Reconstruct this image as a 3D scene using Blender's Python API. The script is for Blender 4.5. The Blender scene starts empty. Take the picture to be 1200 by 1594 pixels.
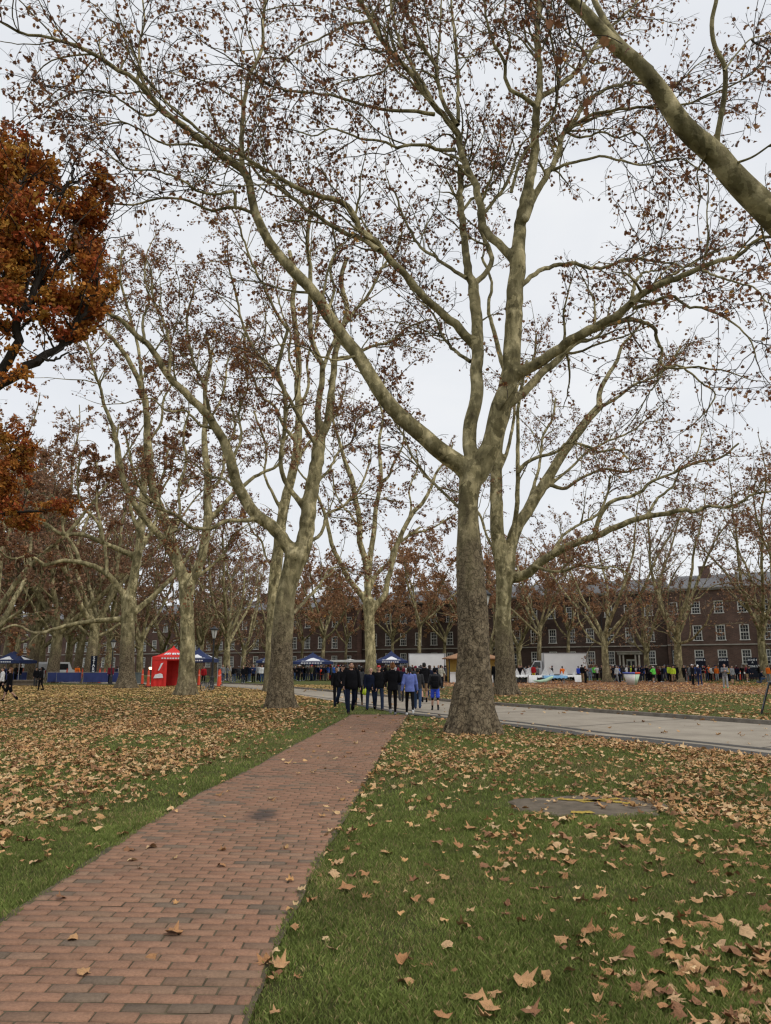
import bpy, bmesh, math, random
import numpy as np
from mathutils import Vector, Matrix, noise

rng = np.random.default_rng(7)
random.seed(7)
scene = bpy.context.scene
COL = scene.collection
FPX, PITCH, EYE = 1197.0, math.radians(11.4), 1.6
CP, SP = math.cos(PITCH), math.sin(PITCH)


def ray(px, py):
    dx, dy = (px - 600.0) / FPX, (797.0 - py) / FPX
    return dx, CP - dy * SP, SP + dy * CP


def at(px, py, Y):
    """world point seen at a pixel of the photograph when it stands Y metres ahead"""
    dx, dY, dZ = ray(px, py)
    t = Y / dY
    return np.array([dx * t, Y, EYE + dZ * t])


def gp(px, py):
    dx, dY, dZ = ray(px, py)
    t = -EYE / dZ
    return np.array([dx * t, dY * t, 0.0])


def zcam(p):
    return p[1] * CP + (p[2] - EYE) * SP


# ------------------------------------------------------------------ objects
def link(o, parent=None):
    COL.objects.link(o)
    if parent is not None:
        o.parent = parent
    return o


def tag(o, label=None, cat=None, group=None, kind=None):
    if label:
        o['label'] = label
    if cat:
        o['category'] = cat
    if group:
        o['group'] = group
    if kind:
        o['kind'] = kind
    return o


def empty(name, loc=(0, 0, 0), rz=0.0, label=None, cat=None, group=None):
    o = bpy.data.objects.new(name, None)
    o.empty_display_size = 0.2
    o.location = loc
    o.rotation_euler = (0, 0, rz)
    link(o)
    return tag(o, label, cat, group)


def mesh_np(name, V, F, mats=(), midx=None, smooth=False, col=None):
    V = np.asarray(V, dtype=np.float32).reshape(-1, 3)
    F = np.asarray(F, dtype=np.int32)
    n, k = F.shape
    me = bpy.data.meshes.new(name)
    me.vertices.add(len(V))
    me.vertices.foreach_set('co', V.ravel())
    me.loops.add(n * k)
    me.loops.foreach_set('vertex_index', F.ravel())
    me.polygons.add(n)
    me.polygons.foreach_set('loop_start', np.arange(0, n * k, k, dtype=np.int32))
    if smooth:
        me.polygons.foreach_set('use_smooth', np.ones(n, dtype=bool))
    for m in mats:
        me.materials.append(m)
    if midx is not None:
        me.polygons.foreach_set('material_index', np.asarray(midx, dtype=np.int32))
    if col is not None:
        ca = me.color_attributes.new('tint', 'FLOAT_COLOR', 'POINT')
        c4 = np.ones((len(V), 4), dtype=np.float32)
        c4[:, :3] = col
        ca.data.foreach_set('color', c4.ravel())
    me.update(calc_edges=True)
    me.validate()
    return me


def add(name, me, parent=None, loc=None):
    o = bpy.data.objects.new(name, me)
    if loc is not None:
        o.location = loc
    return link(o, parent)


class MB:
    """collects boxes, bars, lofts into ONE mesh (several material slots)"""
    def __init__(self):
        self.v, self.f, self.m = [], [], []

    def poly(self, vs, faces, mi=0):
        b = len(self.v)
        self.v += [tuple(map(float, q)) for q in vs]
        for fc in faces:
            self.f.append(tuple(b + i for i in fc))
            self.m.append(mi)
        return self

    def box(self, c, s, mi=0, bev=0.0, rz=0.0):
        x, y, z = (q / 2 for q in s)
        ca, sa = math.cos(rz), math.sin(rz)

        def T(p):
            return (c[0] + p[0] * ca - p[1] * sa, c[1] + p[0] * sa + p[1] * ca, c[2] + p[2])
        if bev <= 0:
            vs = [T((sx * x, sy * y, sz * z)) for sz in (-1, 1) for sy in (-1, 1) for sx in (-1, 1)]
            return self.poly(vs, [(0, 2, 3, 1), (4, 5, 7, 6), (0, 1, 5, 4), (2, 6, 7, 3), (0, 4, 6, 2), (1, 3, 7, 5)], mi)
        bm = bmesh.new()
        bmesh.ops.create_cube(bm, size=1)
        for q in bm.verts:
            q.co = Vector((q.co.x * 2 * x, q.co.y * 2 * y, q.co.z * 2 * z))
        bmesh.ops.bevel(bm, geom=bm.edges[:], offset=bev, segments=2, affect='EDGES', profile=0.6)
        bm.verts.index_update()
        vs = [T(q.co) for q in bm.verts]
        fs = [[q.index for q in fc.verts] for fc in bm.faces]
        bm.free()
        return self.poly(vs, fs, mi)

    def tube(self, pts, rs, n=8, mi=0, cap=True, sq=None):
        pts = [Vector(p) for p in pts]
        if not hasattr(rs, '__len__'):
            rs = [rs] * len(pts)
        u = None
        rings = []
        for i, p in enumerate(pts):
            t = (pts[min(i + 1, len(pts) - 1)] - pts[max(i - 1, 0)]).normalized()
            if u is None:
                ref = Vector((0, 0, 1)) if abs(t.z) < 0.8 else Vector((1, 0, 0))
                u = t.cross(ref).normalized()
            else:
                u = (u - t * u.dot(t)).normalized()
            w = t.cross(u)
            rings.append([p + (u * math.cos(a) + w * math.sin(a)) * rs[i] for a in [2 * math.pi * k / n for k in range(n)]])
        vs = [q for r in rings for q in r]
        fs = [(i * n + k, i * n + (k + 1) % n, (i + 1) * n + (k + 1) % n, (i + 1) * n + k) for i in range(len(pts) - 1) for k in range(n)]
        if cap:
            fs.append(tuple(reversed(range(n))))
            fs.append(tuple((len(pts) - 1) * n + k for k in range(n)))
        return self.poly(vs, fs, mi)

    def loft(self, rings, n=14, mi=0):
        """rings: (centre, rx, ry) horizontal ellipses, bottom to top, capped"""
        vs = [(c[0] + rx * math.cos(a), c[1] + ry * math.sin(a), c[2]) for c, rx, ry in rings for a in [2 * math.pi * k / n for k in range(n)]]
        fs = [(i * n + k, i * n + (k + 1) % n, (i + 1) * n + (k + 1) % n, (i + 1) * n + k) for i in range(len(rings) - 1) for k in range(n)]
        fs.append(tuple(reversed(range(n))))
        fs.append(tuple((len(rings) - 1) * n + k for k in range(n)))
        return self.poly(vs, fs, mi)

    def capsule(self, p0, p1, r0, r1, n=10, mi=0):
        p0, p1 = Vector(p0), Vector(p1)
        d = (p1 - p0)
        L = max(d.length, 1e-4)
        d = d / L
        pts, rs = [], []
        for a in (-80, -50, -20):
            s = math.radians(a)
            pts.append(p0 + d * r0 * math.sin(s)); rs.append(r0 * math.cos(s))
        for a in (20, 50, 80):
            s = math.radians(a)
            pts.append(p1 + d * r1 * math.sin(s)); rs.append(r1 * math.cos(s))
        return self.tube(pts, rs, n, mi)

    def ball(self, c, r, n=14, mi=0):
        if not hasattr(r, '__len__'):
            r = (r, r, r)
        rings = []
        for k in range(1, 9):
            a = -math.pi / 2 + math.pi * k / 9
            rings.append(((c[0], c[1], c[2] + r[2] * math.sin(a)), r[0] * math.cos(a), r[1] * math.cos(a)))
        return self.loft(rings, n, mi)

    def mesh(self, name, mats, smooth=False):
        me = bpy.data.meshes.new(name)
        me.from_pydata(self.v, [], self.f)
        for m in (mats if isinstance(mats, (list, tuple)) else [mats]):
            me.materials.append(m)
        me.polygons.foreach_set('material_index', self.m)
        if smooth:
            me.polygons.foreach_set('use_smooth', [True] * len(self.f))
        me.update()
        return me

    def build(self, name, mats, parent=None, smooth=False, loc=None):
        return add(name, self.mesh(name, mats, smooth), parent, loc)


def remeshed(mb, voxel, name, mat, smooth_it=2):
    """fuse overlapping closed pieces into one continuous surface"""
    src = mb.mesh('tmp', mat)
    o = bpy.data.objects.new('tmp', src)
    COL.objects.link(o)
    r = o.modifiers.new('r', 'REMESH'); r.mode = 'VOXEL'; r.voxel_size = voxel
    if smooth_it:
        s = o.modifiers.new('s', 'SMOOTH'); s.iterations = smooth_it; s.factor = 0.5
    dg = bpy.context.evaluated_depsgraph_get()
    me = bpy.data.meshes.new_from_object(o.evaluated_get(dg))
    bpy.data.objects.remove(o)
    bpy.data.meshes.remove(src)
    me.name = name
    me.materials.clear()
    me.materials.append(mat)
    me.polygons.foreach_set('use_smooth', [True] * len(me.polygons))
    return me


# ------------------------------------------------------------------ materials
def new_mat(name):
    m = bpy.data.materials.new(name)
    m.use_nodes = True
    nt = m.node_tree
    bsdf = nt.nodes['Principled BSDF']
    return m, nt, bsdf


def nd(nt, typ, **kw):
    n = nt.nodes.new(typ)
    for k, v in kw.items():
        if k == 'op':
            n.operation = v
        elif hasattr(n, k) and not k.startswith('i_'):
            setattr(n, k, v)
    return n


def ramp(nt, fac, stops):
    r = nt.nodes.new('ShaderNodeValToRGB')
    e = r.color_ramp.elements
    while len(e) > 1:
        e.remove(e[-1])
    e[0].position = stops[0][0]; e[0].color = (*stops[0][1], 1)
    for p, c in stops[1:]:
        q = e.new(p); q.color = (*c, 1)
    nt.links.new(fac, r.inputs['Fac'])
    return r.outputs['Color']


def noise_tex(nt, vec, scale, detail=4, rough=0.6, dist=0.0):
    n = nt.nodes.new('ShaderNodeTexNoise')
    n.inputs['Scale'].default_value = scale
    n.inputs['Detail'].default_value = detail
    n.inputs['Roughness'].default_value = rough
    n.inputs['Distortion'].default_value = dist
    if vec is not None:
        nt.links.new(vec, n.inputs['Vector'])
    return n.outputs['Fac']


def mixc(nt, fac, a, b, mode='MIX'):
    n = nt.nodes.new('ShaderNodeMix')
    n.data_type = 'RGBA'
    n.blend_type = mode
    for s, v in ((n.inputs[0], fac), (n.inputs[6], a), (n.inputs[7], b)):
        if isinstance(v, bpy.types.NodeSocket):
            nt.links.new(v, s)
        elif isinstance(v, tuple):
            s.default_value = (*v, 1)
        else:
            s.default_value = v
    return n.outputs[2]


def bump(nt, bsdf, h, strength=0.4, dist=0.02):
    b = nt.nodes.new('ShaderNodeBump')
    b.inputs['Strength'].default_value = strength
    b.inputs['Distance'].default_value = dist
    nt.links.new(h, b.inputs['Height'])
    nt.links.new(b.outputs['Normal'], bsdf.inputs['Normal'])


def mapped(nt, src, sc):
    mp = nt.nodes.new('ShaderNodeMapping')
    mp.inputs['Scale'].default_value = sc
    nt.links.new(src, mp.inputs['Vector'])
    return mp.outputs['Vector']


def posn(nt):
    return nt.nodes.new('ShaderNodeNewGeometry').outputs['Position']


def objc(nt):
    return nt.nodes.new('ShaderNodeTexCoord').outputs['Object']


_pm = {}


def pm(name, c1, c2=None, scale=8.0, rough=0.8, bmp=0.0, metal=0.0, spec=0.3):
    """plain procedural material: noise between two tones"""
    if name in _pm:
        return _pm[name]
    m, nt, b = new_mat(name)
    if c2 is None:
        c2 = tuple(q * 0.75 for q in c1)
    f = noise_tex(nt, objc(nt), scale)
    c = ramp(nt, f, [(0.3, c2), (0.7, c1)])
    nt.links.new(c, b.inputs['Base Color'])
    b.inputs['Roughness'].default_value = rough
    b.inputs['Metallic'].default_value = metal
    b.inputs['Specular IOR Level'].default_value = spec
    if bmp:
        bump(nt, b, f, bmp, 0.02)
    _pm[name] = m
    return m


def tinted(name, rough=0.8, trans=0.0, nscale=30.0, var=0.25, bmp=0.0, spec=0.2):
    """per-piece colour attribute times noise; optionally partly translucent (leaves)"""
    m, nt, b = new_mat(name)
    a = nt.nodes.new('ShaderNodeAttribute'); a.attribute_name = 'tint'
    f = noise_tex(nt, posn(nt), nscale)
    g = ramp(nt, f, [(0.25, (1 - var,) * 3), (0.75, (1 + var,) * 3)])
    c = mixc(nt, 1.0, a.outputs['Color'], g, 'MULTIPLY')
    nt.links.new(c, b.inputs['Base Color'])
    b.inputs['Roughness'].default_value = rough
    b.inputs['Specular IOR Level'].default_value = spec
    if bmp:
        bump(nt, b, f, bmp, 0.01)
    if trans:
        t = nt.nodes.new('ShaderNodeBsdfTranslucent')
        nt.links.new(c, t.inputs['Color'])
        ms = nt.nodes.new('ShaderNodeMixShader'); ms.inputs[0].default_value = trans
        out = nt.nodes['Material Output']
        nt.links.new(b.outputs[0], ms.inputs[1]); nt.links.new(t.outputs[0], ms.inputs[2])
        nt.links.new(ms.outputs[0], out.inputs['Surface'])
    return m


def bark_material(name, pale=1.0, lo=2.2, hi=5.0):
    """plane-tree bark: brown scales low on the trunk, smooth olive and cream patches above"""
    m, nt, b = new_mat(name)
    P = posn(nt)
    sep = nt.nodes.new('ShaderNodeSeparateXYZ'); nt.links.new(P, sep.inputs[0])
    Pv = mapped(nt, P, (1, 1, 0.55))
    # scaly part
    n1 = noise_tex(nt, Pv, 9.0, 8, 0.75, 0.6)
    rough_c = ramp(nt, n1, [(0.30, (0.04, 0.03, 0.02)), (0.43, (0.115, 0.088, 0.056)), (0.55, (0.21, 0.165, 0.105)), (0.72, (0.36, 0.29, 0.19))])
    vor = nt.nodes.new('ShaderNodeTexVoronoi'); vor.feature = 'DISTANCE_TO_EDGE'
    vor.inputs['Scale'].default_value = 8.0
    dv = nt.nodes.new('ShaderNodeVectorMath'); dv.operation = 'ADD'
    nn = nt.nodes.new('ShaderNodeTexNoise'); nn.inputs['Scale'].default_value = 5.0
    nt.links.new(Pv, nn.inputs['Vector'])
    sc = nt.nodes.new('ShaderNodeVectorMath'); sc.operation = 'SCALE'; sc.inputs['Scale'].default_value = 0.35
    nt.links.new(nn.outputs['Color'], sc.inputs[0])
    nt.links.new(mapped(nt, P, (0.8, 0.8, 1.05)), dv.inputs[0]); nt.links.new(sc.outputs[0], dv.inputs[1])
    nt.links.new(dv.outputs[0], vor.inputs['Vector'])
    crack = ramp(nt, vor.outputs['Distance'], [(0.0, (0.25,) * 3), (0.10, (1, 1, 1))])
    rough_c = mixc(nt, 1.0, rough_c, crack, 'MULTIPLY')
    # smooth, patchy part
    n2 = noise_tex(nt, mapped(nt, P, (1, 1, 0.45)), 3.2, 5, 0.62, 0.5)
    k = pale
    sm = ramp(nt, n2, [(0.30, (0.09 * k, 0.075 * k, 0.042 * k)), (0.42, (0.165 * k, 0.142 * k, 0.076 * k)), (0.52, (0.25 * k, 0.216 * k, 0.118 * k)), (0.66, (0.43 * k, 0.37 * k, 0.22 * k))])
    # flaked patches with crisp edges
    vp = nt.nodes.new('ShaderNodeTexVoronoi'); vp.feature = 'F1'; vp.inputs['Scale'].default_value = 4.2
    d2 = nt.nodes.new('ShaderNodeVectorMath'); d2.operation = 'ADD'
    n5 = nt.nodes.new('ShaderNodeTexNoise'); n5.inputs['Scale'].default_value = 3.4; n5.inputs['Detail'].default_value = 5.0
    nt.links.new(P, n5.inputs['Vector'])
    s2 = nt.nodes.new('ShaderNodeVectorMath'); s2.operation = 'SCALE'; s2.inputs['Scale'].default_value = 0.8
    nt.links.new(n5.outputs['Color'], s2.inputs[0])
    nt.links.new(mapped(nt, P, (1, 1, 0.5)), d2.inputs[0]); nt.links.new(s2.outputs[0], d2.inputs[1])
    nt.links.new(d2.outputs[0], vp.inputs['Vector'])
    sx = nt.nodes.new('ShaderNodeSeparateColor'); nt.links.new(vp.outputs['Color'], sx.inputs[0])
    fl = ramp(nt, sx.outputs[0], [(0.0, (0.62, 0.60, 0.56)), (0.27, (0.66, 0.65, 0.58)), (0.30, (1.0, 1.0, 1.0)), (0.70, (1.05, 1.04, 1.0)), (0.73, (1.42, 1.40, 1.36)), (1.0, (1.55, 1.52, 1.5))])
    sm = mixc(nt, 0.85, sm, fl, 'MULTIPLY')
    n3 = noise_tex(nt, P, 22.0, 4, 0.7)
    sp = ramp(nt, n3, [(0.28, (0.45,) * 3), (0.40, (1, 1, 1))])
    sm = mixc(nt, 1.0, sm, sp, 'MULTIPLY')
    mr = nt.nodes.new('ShaderNodeMapRange'); mr.inputs['From Min'].default_value = lo; mr.inputs['From Max'].default_value = hi
    ad = nt.nodes.new('ShaderNodeMath'); ad.operation = 'MULTIPLY_ADD'; ad.inputs[1].default_value = 4.5
    nt.links.new(noise_tex(nt, mapped(nt, P, (1, 1, 0.4)), 2.6, 4, 0.6), ad.inputs[0])
    nt.links.new(sep.outputs['Z'], ad.inputs[2])
    sub = nt.nodes.new('ShaderNodeMath'); sub.operation = 'SUBTRACT'; sub.inputs[1].default_value = 2.25
    nt.links.new(ad.outputs[0], sub.inputs[0]); nt.links.new(sub.outputs[0], mr.inputs['Value'])
    c = mixc(nt, mr.outputs[0], rough_c, sm)
    nt.links.new(c, b.inputs['Base Color'])
    b.inputs['Roughness'].default_value = 0.9
    b.inputs['Specular IOR Level'].default_value = 0.15
    h = nt.nodes.new('ShaderNodeMath'); h.operation = 'MULTIPLY_ADD'; h.inputs[1].default_value = 0.5
    nt.links.new(n3, h.inputs[0]); nt.links.new(n1, h.inputs[2])
    bump(nt, b, h.outputs[0], 0.7, 0.05)
    return m


BARK = bark_material('plane_tree_bark')
BARK_HERO = bark_material('scaly_plane_tree_bark', 1.0, 3.4, 6.2)
BARK_PALE = bark_material('pale_plane_tree_bark', 1.1, -0.5, 2.8)
TWIG = pm('twig_bark', (0.085, 0.062, 0.043), (0.045, 0.033, 0.024), 3.0, 0.9)
TWIG_FAR = pm('grey_twig_bark', (0.19, 0.14, 0.10), (0.10, 0.073, 0.052), 1.0, 0.9)
DARK_BARK = pm('oak_bark', (0.045, 0.036, 0.028), (0.02, 0.016, 0.013), 6.0, 0.9, 0.5)
LEAF = tinted('withered_leaf', 0.75, 0.28, 14.0, 0.3)
LITTER = tinted('fallen_leaf_surface', 0.75, 0.10, 25.0, 0.3)
GRASS = tinted('grass_blade', 0.7, 0.2, 1.5, 0.35)
WHITE = pm('white_paint', (0.78, 0.78, 0.76), (0.66, 0.66, 0.64), 3.0, 0.5)
BLACK = pm('black_coating', (0.03, 0.03, 0.032), (0.018, 0.018, 0.02), 6.0, 0.5)
# ------------------------------------------------------------------ camera, sky, light
cam_d = bpy.data.cameras.new('camera')
cam = bpy.data.objects.new('camera', cam_d)
COL.objects.link(cam)
cam.location = (0, 0, EYE)
cam.rotation_euler = (math.pi / 2 + PITCH, 0, 0)
cam_d.sensor_fit = 'VERTICAL'
cam_d.sensor_height = 24.0
cam_d.lens = 24.0 * FPX / 1594.0
cam_d.clip_end = 5000
cam_d.clip_start = 0.05
scene.camera = cam

SUN_EL, SUN_AZ = math.radians(48), math.radians(125)   # azimuth clockwise from +Y
w = bpy.data.worlds.new('World')
scene.world = w
w.use_nodes = True
nt = w.node_tree
bg = nt.nodes['Background']
sky = nt.nodes.new('ShaderNodeTexSky')
sky.sky_type = 'NISHITA'
sky.sun_disc = False
sky.sun_elevation = SUN_EL
sky.sun_rotation = SUN_AZ
nt.links.new(sky.outputs[0], bg.inputs['Color'])
bg.inputs['Strength'].default_value = 0.10
bg2 = nt.nodes.new('ShaderNodeBackground')
gen = nt.nodes.new('ShaderNodeTexCoord').outputs['Generated']
f = noise_tex(nt, mapped(nt, gen, (1, 1, 2.2)), 2.3, 5, 0.55, 0.3)
c = ramp(nt, f, [(0.30, (0.735, 0.76, 0.805)), (0.5, (0.795, 0.815, 0.845)), (0.68, (0.855, 0.865, 0.88))])
nt.links.new(c, bg2.inputs['Color'])
bg2.inputs['Strength'].default_value = 1.0
ms = nt.nodes.new('ShaderNodeMixShader')
ms.inputs[0].default_value = 0.93
nt.links.new(bg.outputs[0], ms.inputs[1])
nt.links.new(bg2.outputs[0], ms.inputs[2])
nt.links.new(ms.outputs[0], nt.nodes['World Output'].inputs['Surface'])

sd = bpy.data.lights.new('sun', 'SUN')
sd.energy = 1.5
sd.angle = math.radians(30)
sd.color = (1.0, 0.95, 0.88)
so = bpy.data.objects.new('sun', sd)
COL.objects.link(so)
dirv = Vector((math.sin(SUN_AZ) * math.cos(SUN_EL), math.cos(SUN_AZ) * math.cos(SUN_EL), math.sin(SUN_EL)))
so.rotation_euler = dirv.to_track_quat('Z', 'Y').to_euler()
so.location = (30, -20, 40)

scene.view_settings.view_transform = 'Standard'
scene.view_settings.look = 'None'
scene.view_settings.gamma = 1.0
scene.view_settings.exposure = 0.12
scene.view_settings.use_curve_mapping = False
scene.cycles.max_bounces = 5
scene.cycles.diffuse_bounces = 3
scene.cycles.transparent_max_bounces = 4
scene.cycles.use_denoising = True
scene.cycles.denoiser = 'OPENIMAGEDENOISE'
scene.cycles.denoising_input_passes = 'RGB_ALBEDO_NORMAL'
scene.cycles.denoising_prefilter = 'ACCURATE'
scene.cycles.pixel_filter_type = 'BLACKMAN_HARRIS'
scene.cycles.filter_width = 1.3


# ------------------------------------------------------------------ value noise for scattering
def vnoise(x, y, scale, seed=0):
    r = np.random.default_rng(1000 + seed)
    T = r.random((64, 64))
    X, Y = x * scale, y * scale
    xi, yi = np.floor(X).astype(int), np.floor(Y).astype(int)
    fx, fy = X - xi, Y - yi
    fx, fy = fx * fx * (3 - 2 * fx), fy * fy * (3 - 2 * fy)
    g = lambda a, b: T[a % 64, b % 64]
    return (g(xi, yi) * (1 - fx) + g(xi + 1, yi) * fx) * (1 - fy) + (g(xi, yi + 1) * (1 - fx) + g(xi + 1, yi + 1) * fx) * fy


# ------------------------------------------------------------------ ground sheets
PL = np.array([(-2.42, -4.0), (-2.42, 5.2), (-2.43, 8.0), (-2.37, 10.0), (-2.12, 12.65), (-1.80, 17.4), (-1.17, 26.3), (-1.05, 28.0)])
PR = np.array([(-0.66, -4.0), (-0.65, 4.6), (-0.63, 5.6), (-0.57, 6.8), (-0.49, 8.0), (-0.33, 10.7), (0.02, 16.7), (0.68, 26.0), (0.80, 28.0)])
path_l = lambda y: np.interp(y, PL[:, 1], PL[:, 0])
path_r = lambda y: np.interp(y, PR[:, 1], PR[:, 0])
NEAR = [(-46, 84), (-30, 77), (-14.3, 66.5), (-9.0, 56), (-5.24, 45.5), (-1.58, 34.6), (0.86, 26.9), (3.21, 22.3), (4.47, 18.9), (5.8, 16.5), (7.0, 14.2), (8.8, 11.5), (12.5, 7.0)]
FAR = [(-44, 90), (-28, 83), (-12.6, 72.5), (-6.6, 59), (-3.0, 50.0), (0.6, 41.5), (3.2, 36.2), (6.5, 30.0), (8.6, 26.2), (10.9, 22.0), (13.2, 18.4), (15.5, 15.3), (19.0, 11.0)]
na, fa = np.array(NEAR, float), np.array(FAR, float)


def road_near_y(x):
    return np.interp(x, na[:, 0], na[:, 1])


def road_far_y(x):
    return np.interp(x, fa[:, 0], fa[:, 1])


m, nt, b = new_mat('lawn_soil')
P = posn(nt)
f1 = noise_tex(nt, P, 0.9, 6, 0.65)
f2 = noise_tex(nt, mapped(nt, P, (1, 1, 1)), 38.0, 6, 0.8)
f3 = noise_tex(nt, P, 260.0, 3, 0.8)
c = ramp(nt, f2, [(0.3, (0.04, 0.05, 0.014)), (0.5, (0.095, 0.115, 0.032)), (0.7, (0.18, 0.185, 0.065))])
c = mixc(nt, ramp(nt, f1, [(0.42, (0, 0, 0)), (0.68, (0.75,) * 3)]), c, (0.10, 0.085, 0.04))
c = mixc(nt, 0.5, c, ramp(nt, f3, [(0.35, (0.5,) * 3), (0.65, (1.5,) * 3)]), 'MULTIPLY')
nt.links.new(c, b.inputs['Base Color'])
b.inputs['Roughness'].default_value = 0.95
b.inputs['Specular IOR Level'].default_value = 0.1
bump(nt, b, f2, 0.9, 0.06)
LAWN = m
mb = MB()
R = 2500
mb.poly([(-R, -300, 0), (R, -300, 0), (R, R, 0), (-R, R, 0)], [(0, 1, 2, 3)])
tag(mb.build('lawn', LAWN), kind='structure')

# road: concrete sheet, asphalt gutter strip, joints, kerb
m, nt, b = new_mat('road_concrete')
P = posn(nt)
f1 = noise_tex(nt, P, 0.7, 8, 0.72)
f2 = noise_tex(nt, P, 60.0, 4, 0.8)
c = ramp(nt, f1, [(0.28, (0.19, 0.16, 0.12)), (0.5, (0.30, 0.257, 0.198)), (0.7, (0.36, 0.312, 0.242))])
c = mixc(nt, 0.6, c, ramp(nt, f2, [(0.3, (0.6,) * 3), (0.7, (1.3,) * 3)]), 'MULTIPLY')
nt.links.new(c, b.inputs['Base Color'])
b.inputs['Roughness'].default_value = 0.9
bump(nt, b, f2, 0.3, 0.01)
ROADM = m
ASPH = pm('patched_asphalt', (0.09, 0.083, 0.073), (0.05, 0.046, 0.041), 30.0, 0.9, 0.4)


def resample(poly, n):
    poly = np.asarray(poly, float)
    d = np.r_[0, np.cumsum(np.linalg.norm(np.diff(poly, axis=0), axis=1))]
    # smooth by cubic hermite (Catmull-Rom) in arclength
    t = np.linspace(0, d[-1], n)
    mtan = np.gradient(poly, d, axis=0)
    k = np.clip(np.searchsorted(d, t, side='right') - 1, 0, len(d) - 2)
    h = (d[k + 1] - d[k])
    u = ((t - d[k]) / h)[:, None]
    h = h[:, None]
    return (2 * u**3 - 3 * u**2 + 1) * poly[k] + (u**3 - 2 * u**2 + u) * h * mtan[k] + (-2 * u**3 + 3 * u**2) * poly[k + 1] + (u**3 - u**2) * h * mtan[k + 1]


rn, rf = resample(NEAR, 120), resample(FAR, 120)
mb = MB()


def strip(mb, A, B, z, mi):
    n = len(A)
    vs = [(a[0], a[1], z) for a in A] + [(q[0], q[1], z) for q in B]
    mb.poly(vs, [(i, i + 1, n + i + 1, n + i) for i in range(n - 1)], mi)


strip(mb, rn, rf, 0.016, 0)
wig = np.array([vnoise(np.array([q[0] * 1.0]), np.array([q[1]]), 0.8, 3)[0] for q in rn])
wid = np.interp(np.arange(120), [0, 60, 75, 90, 119], [0.02, 0.025, 0.035, 0.075, 0.09]) * (0.55 + wig * 0.9)
strip(mb, rn, rn + (rf - rn) * wid[:, None], 0.021, 1)
l0 = 0.135 + 0.01 * wig
strip(mb, rn + (rf - rn) * l0[:, None], rn + (rf - rn) * (l0 + 0.04)[:, None], 0.0215, 1)
for i in (18, 30, 42, 54, 66, 76, 85, 93, 100, 107, 113):
    a, q = rn[i] + (rf[i] - rn[i]) * 0.16, rf[i]
    t = rn[i + 1] - rn[i]
    t = t / np.linalg.norm(t) * 0.025
    jit = np.array([0.0, 0.0])
    mb.poly([(*(a - t), 0.0205), (*(a + t), 0.0205), (*(q + t), 0.0205), (*(q - t), 0.0205)], [(0, 1, 2, 3)], 1)
tag(mb.build('road', [ROADM, ASPH]), kind='structure')
KERBM = pm('kerb_concrete', (0.23, 0.205, 0.17), (0.12, 0.105, 0.085), 4.0, 0.9, 0.4)
nrm = np.gradient(rf, axis=0)
nrm = np.stack([-nrm[:, 1], nrm[:, 0]], 1)
nrm /= np.linalg.norm(nrm, axis=1)[:, None]
if np.mean(np.sum((rf - rn) * nrm, 1)) < 0:
    nrm = -nrm
mb = MB()
A, B = rf, rf + nrm * 0.2
n = len(A)
vs = [(*a, 0.0) for a in A] + [(*(a + k * 0.02), 0.13) for a, k in zip(A, nrm)] + [(*q, 0.13) for q in B] + [(*q, 0.0) for q in B]
mb.poly(vs, [(r * n + i, r * n + i + 1, (r + 1) * n + i + 1, (r + 1) * n + i) for r in range(3) for i in range(n - 1)])
tag(mb.build('kerb', KERBM), kind='structure')

# brown leaf-covered earth in front of the crowd
m, nt, b = new_mat('trampled_earth')
P = posn(nt)
f1 = noise_tex(nt, mapped(nt, P, (0.5, 1, 1)), 1.2, 6, 0.7)
f2 = noise_tex(nt, P, 14.0, 5, 0.8)
c = ramp(nt, f1, [(0.3, (0.115, 0.06, 0.03)), (0.5, (0.19, 0.10, 0.05)), (0.7, (0.27, 0.16, 0.085))])
c = mixc(nt, 0.8, c, ramp(nt, f2, [(0.3, (0.5,) * 3), (0.7, (1.4,) * 3)]), 'MULTIPLY')
nt.links.new(c, b.inputs['Base Color'])
b.inputs['Roughness'].default_value = 0.95
bump(nt, b, f2, 0.8, 0.05)
pp = [gp(*q)[:2] for q in ((560, 1061), (640, 1064), (700, 1068.5), (800, 1070), (900, 1073), (1000, 1076.5), (1100, 1079), (1200, 1081), (1330, 1084))]
pp = resample(pp, 90)
edge = np.array([[q[0], q[1] + 2.4 * (vnoise(q[:1], q[1:2], 0.9, 5)[0] - 0.5)] for q in pp])
far_e = np.stack([edge[:, 0] * 1.25 + 3, 101 - 0.28 * edge[:, 0]], 1)
mb = MB()
strip(mb, edge, far_e, 0.006, 0)
tag(mb.build('bare_earth', m), kind='structure')

# ------------------------------------------------------------------ brick path
m, nt, b = new_mat('brick_paver')
a = nt.nodes.new('ShaderNodeAttribute'); a.attribute_name = 'tint'
P = posn(nt)
f1 = noise_tex(nt, P, 60.0, 5, 0.75)
f2 = noise_tex(nt, P, 2.2, 4, 0.6)
c = mixc(nt, 1.0, a.outputs['Color'], ramp(nt, f1, [(0.25, (0.62,) * 3), (0.75, (1.3,) * 3)]), 'MULTIPLY')
c = mixc(nt, ramp(nt, f2, [(0.45, (0, 0, 0)), (0.75, (0.35,) * 3)]), c, (0.22, 0.15, 0.095))
vd = nt.nodes.new('ShaderNodeVectorMath'); vd.operation = 'DISTANCE'
mpv = mapped(nt, P, (1.0, 0.45, 0.0))
nt.links.new(mpv, vd.inputs[0]); s0 = gp(408, 1273); vd.inputs[1].default_value = (s0[0], s0[1] * 0.45, 0)
ad = nt.nodes.new('ShaderNodeMath'); ad.operation = 'MULTIPLY_ADD'; ad.inputs[1].default_value = 0.30
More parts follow.
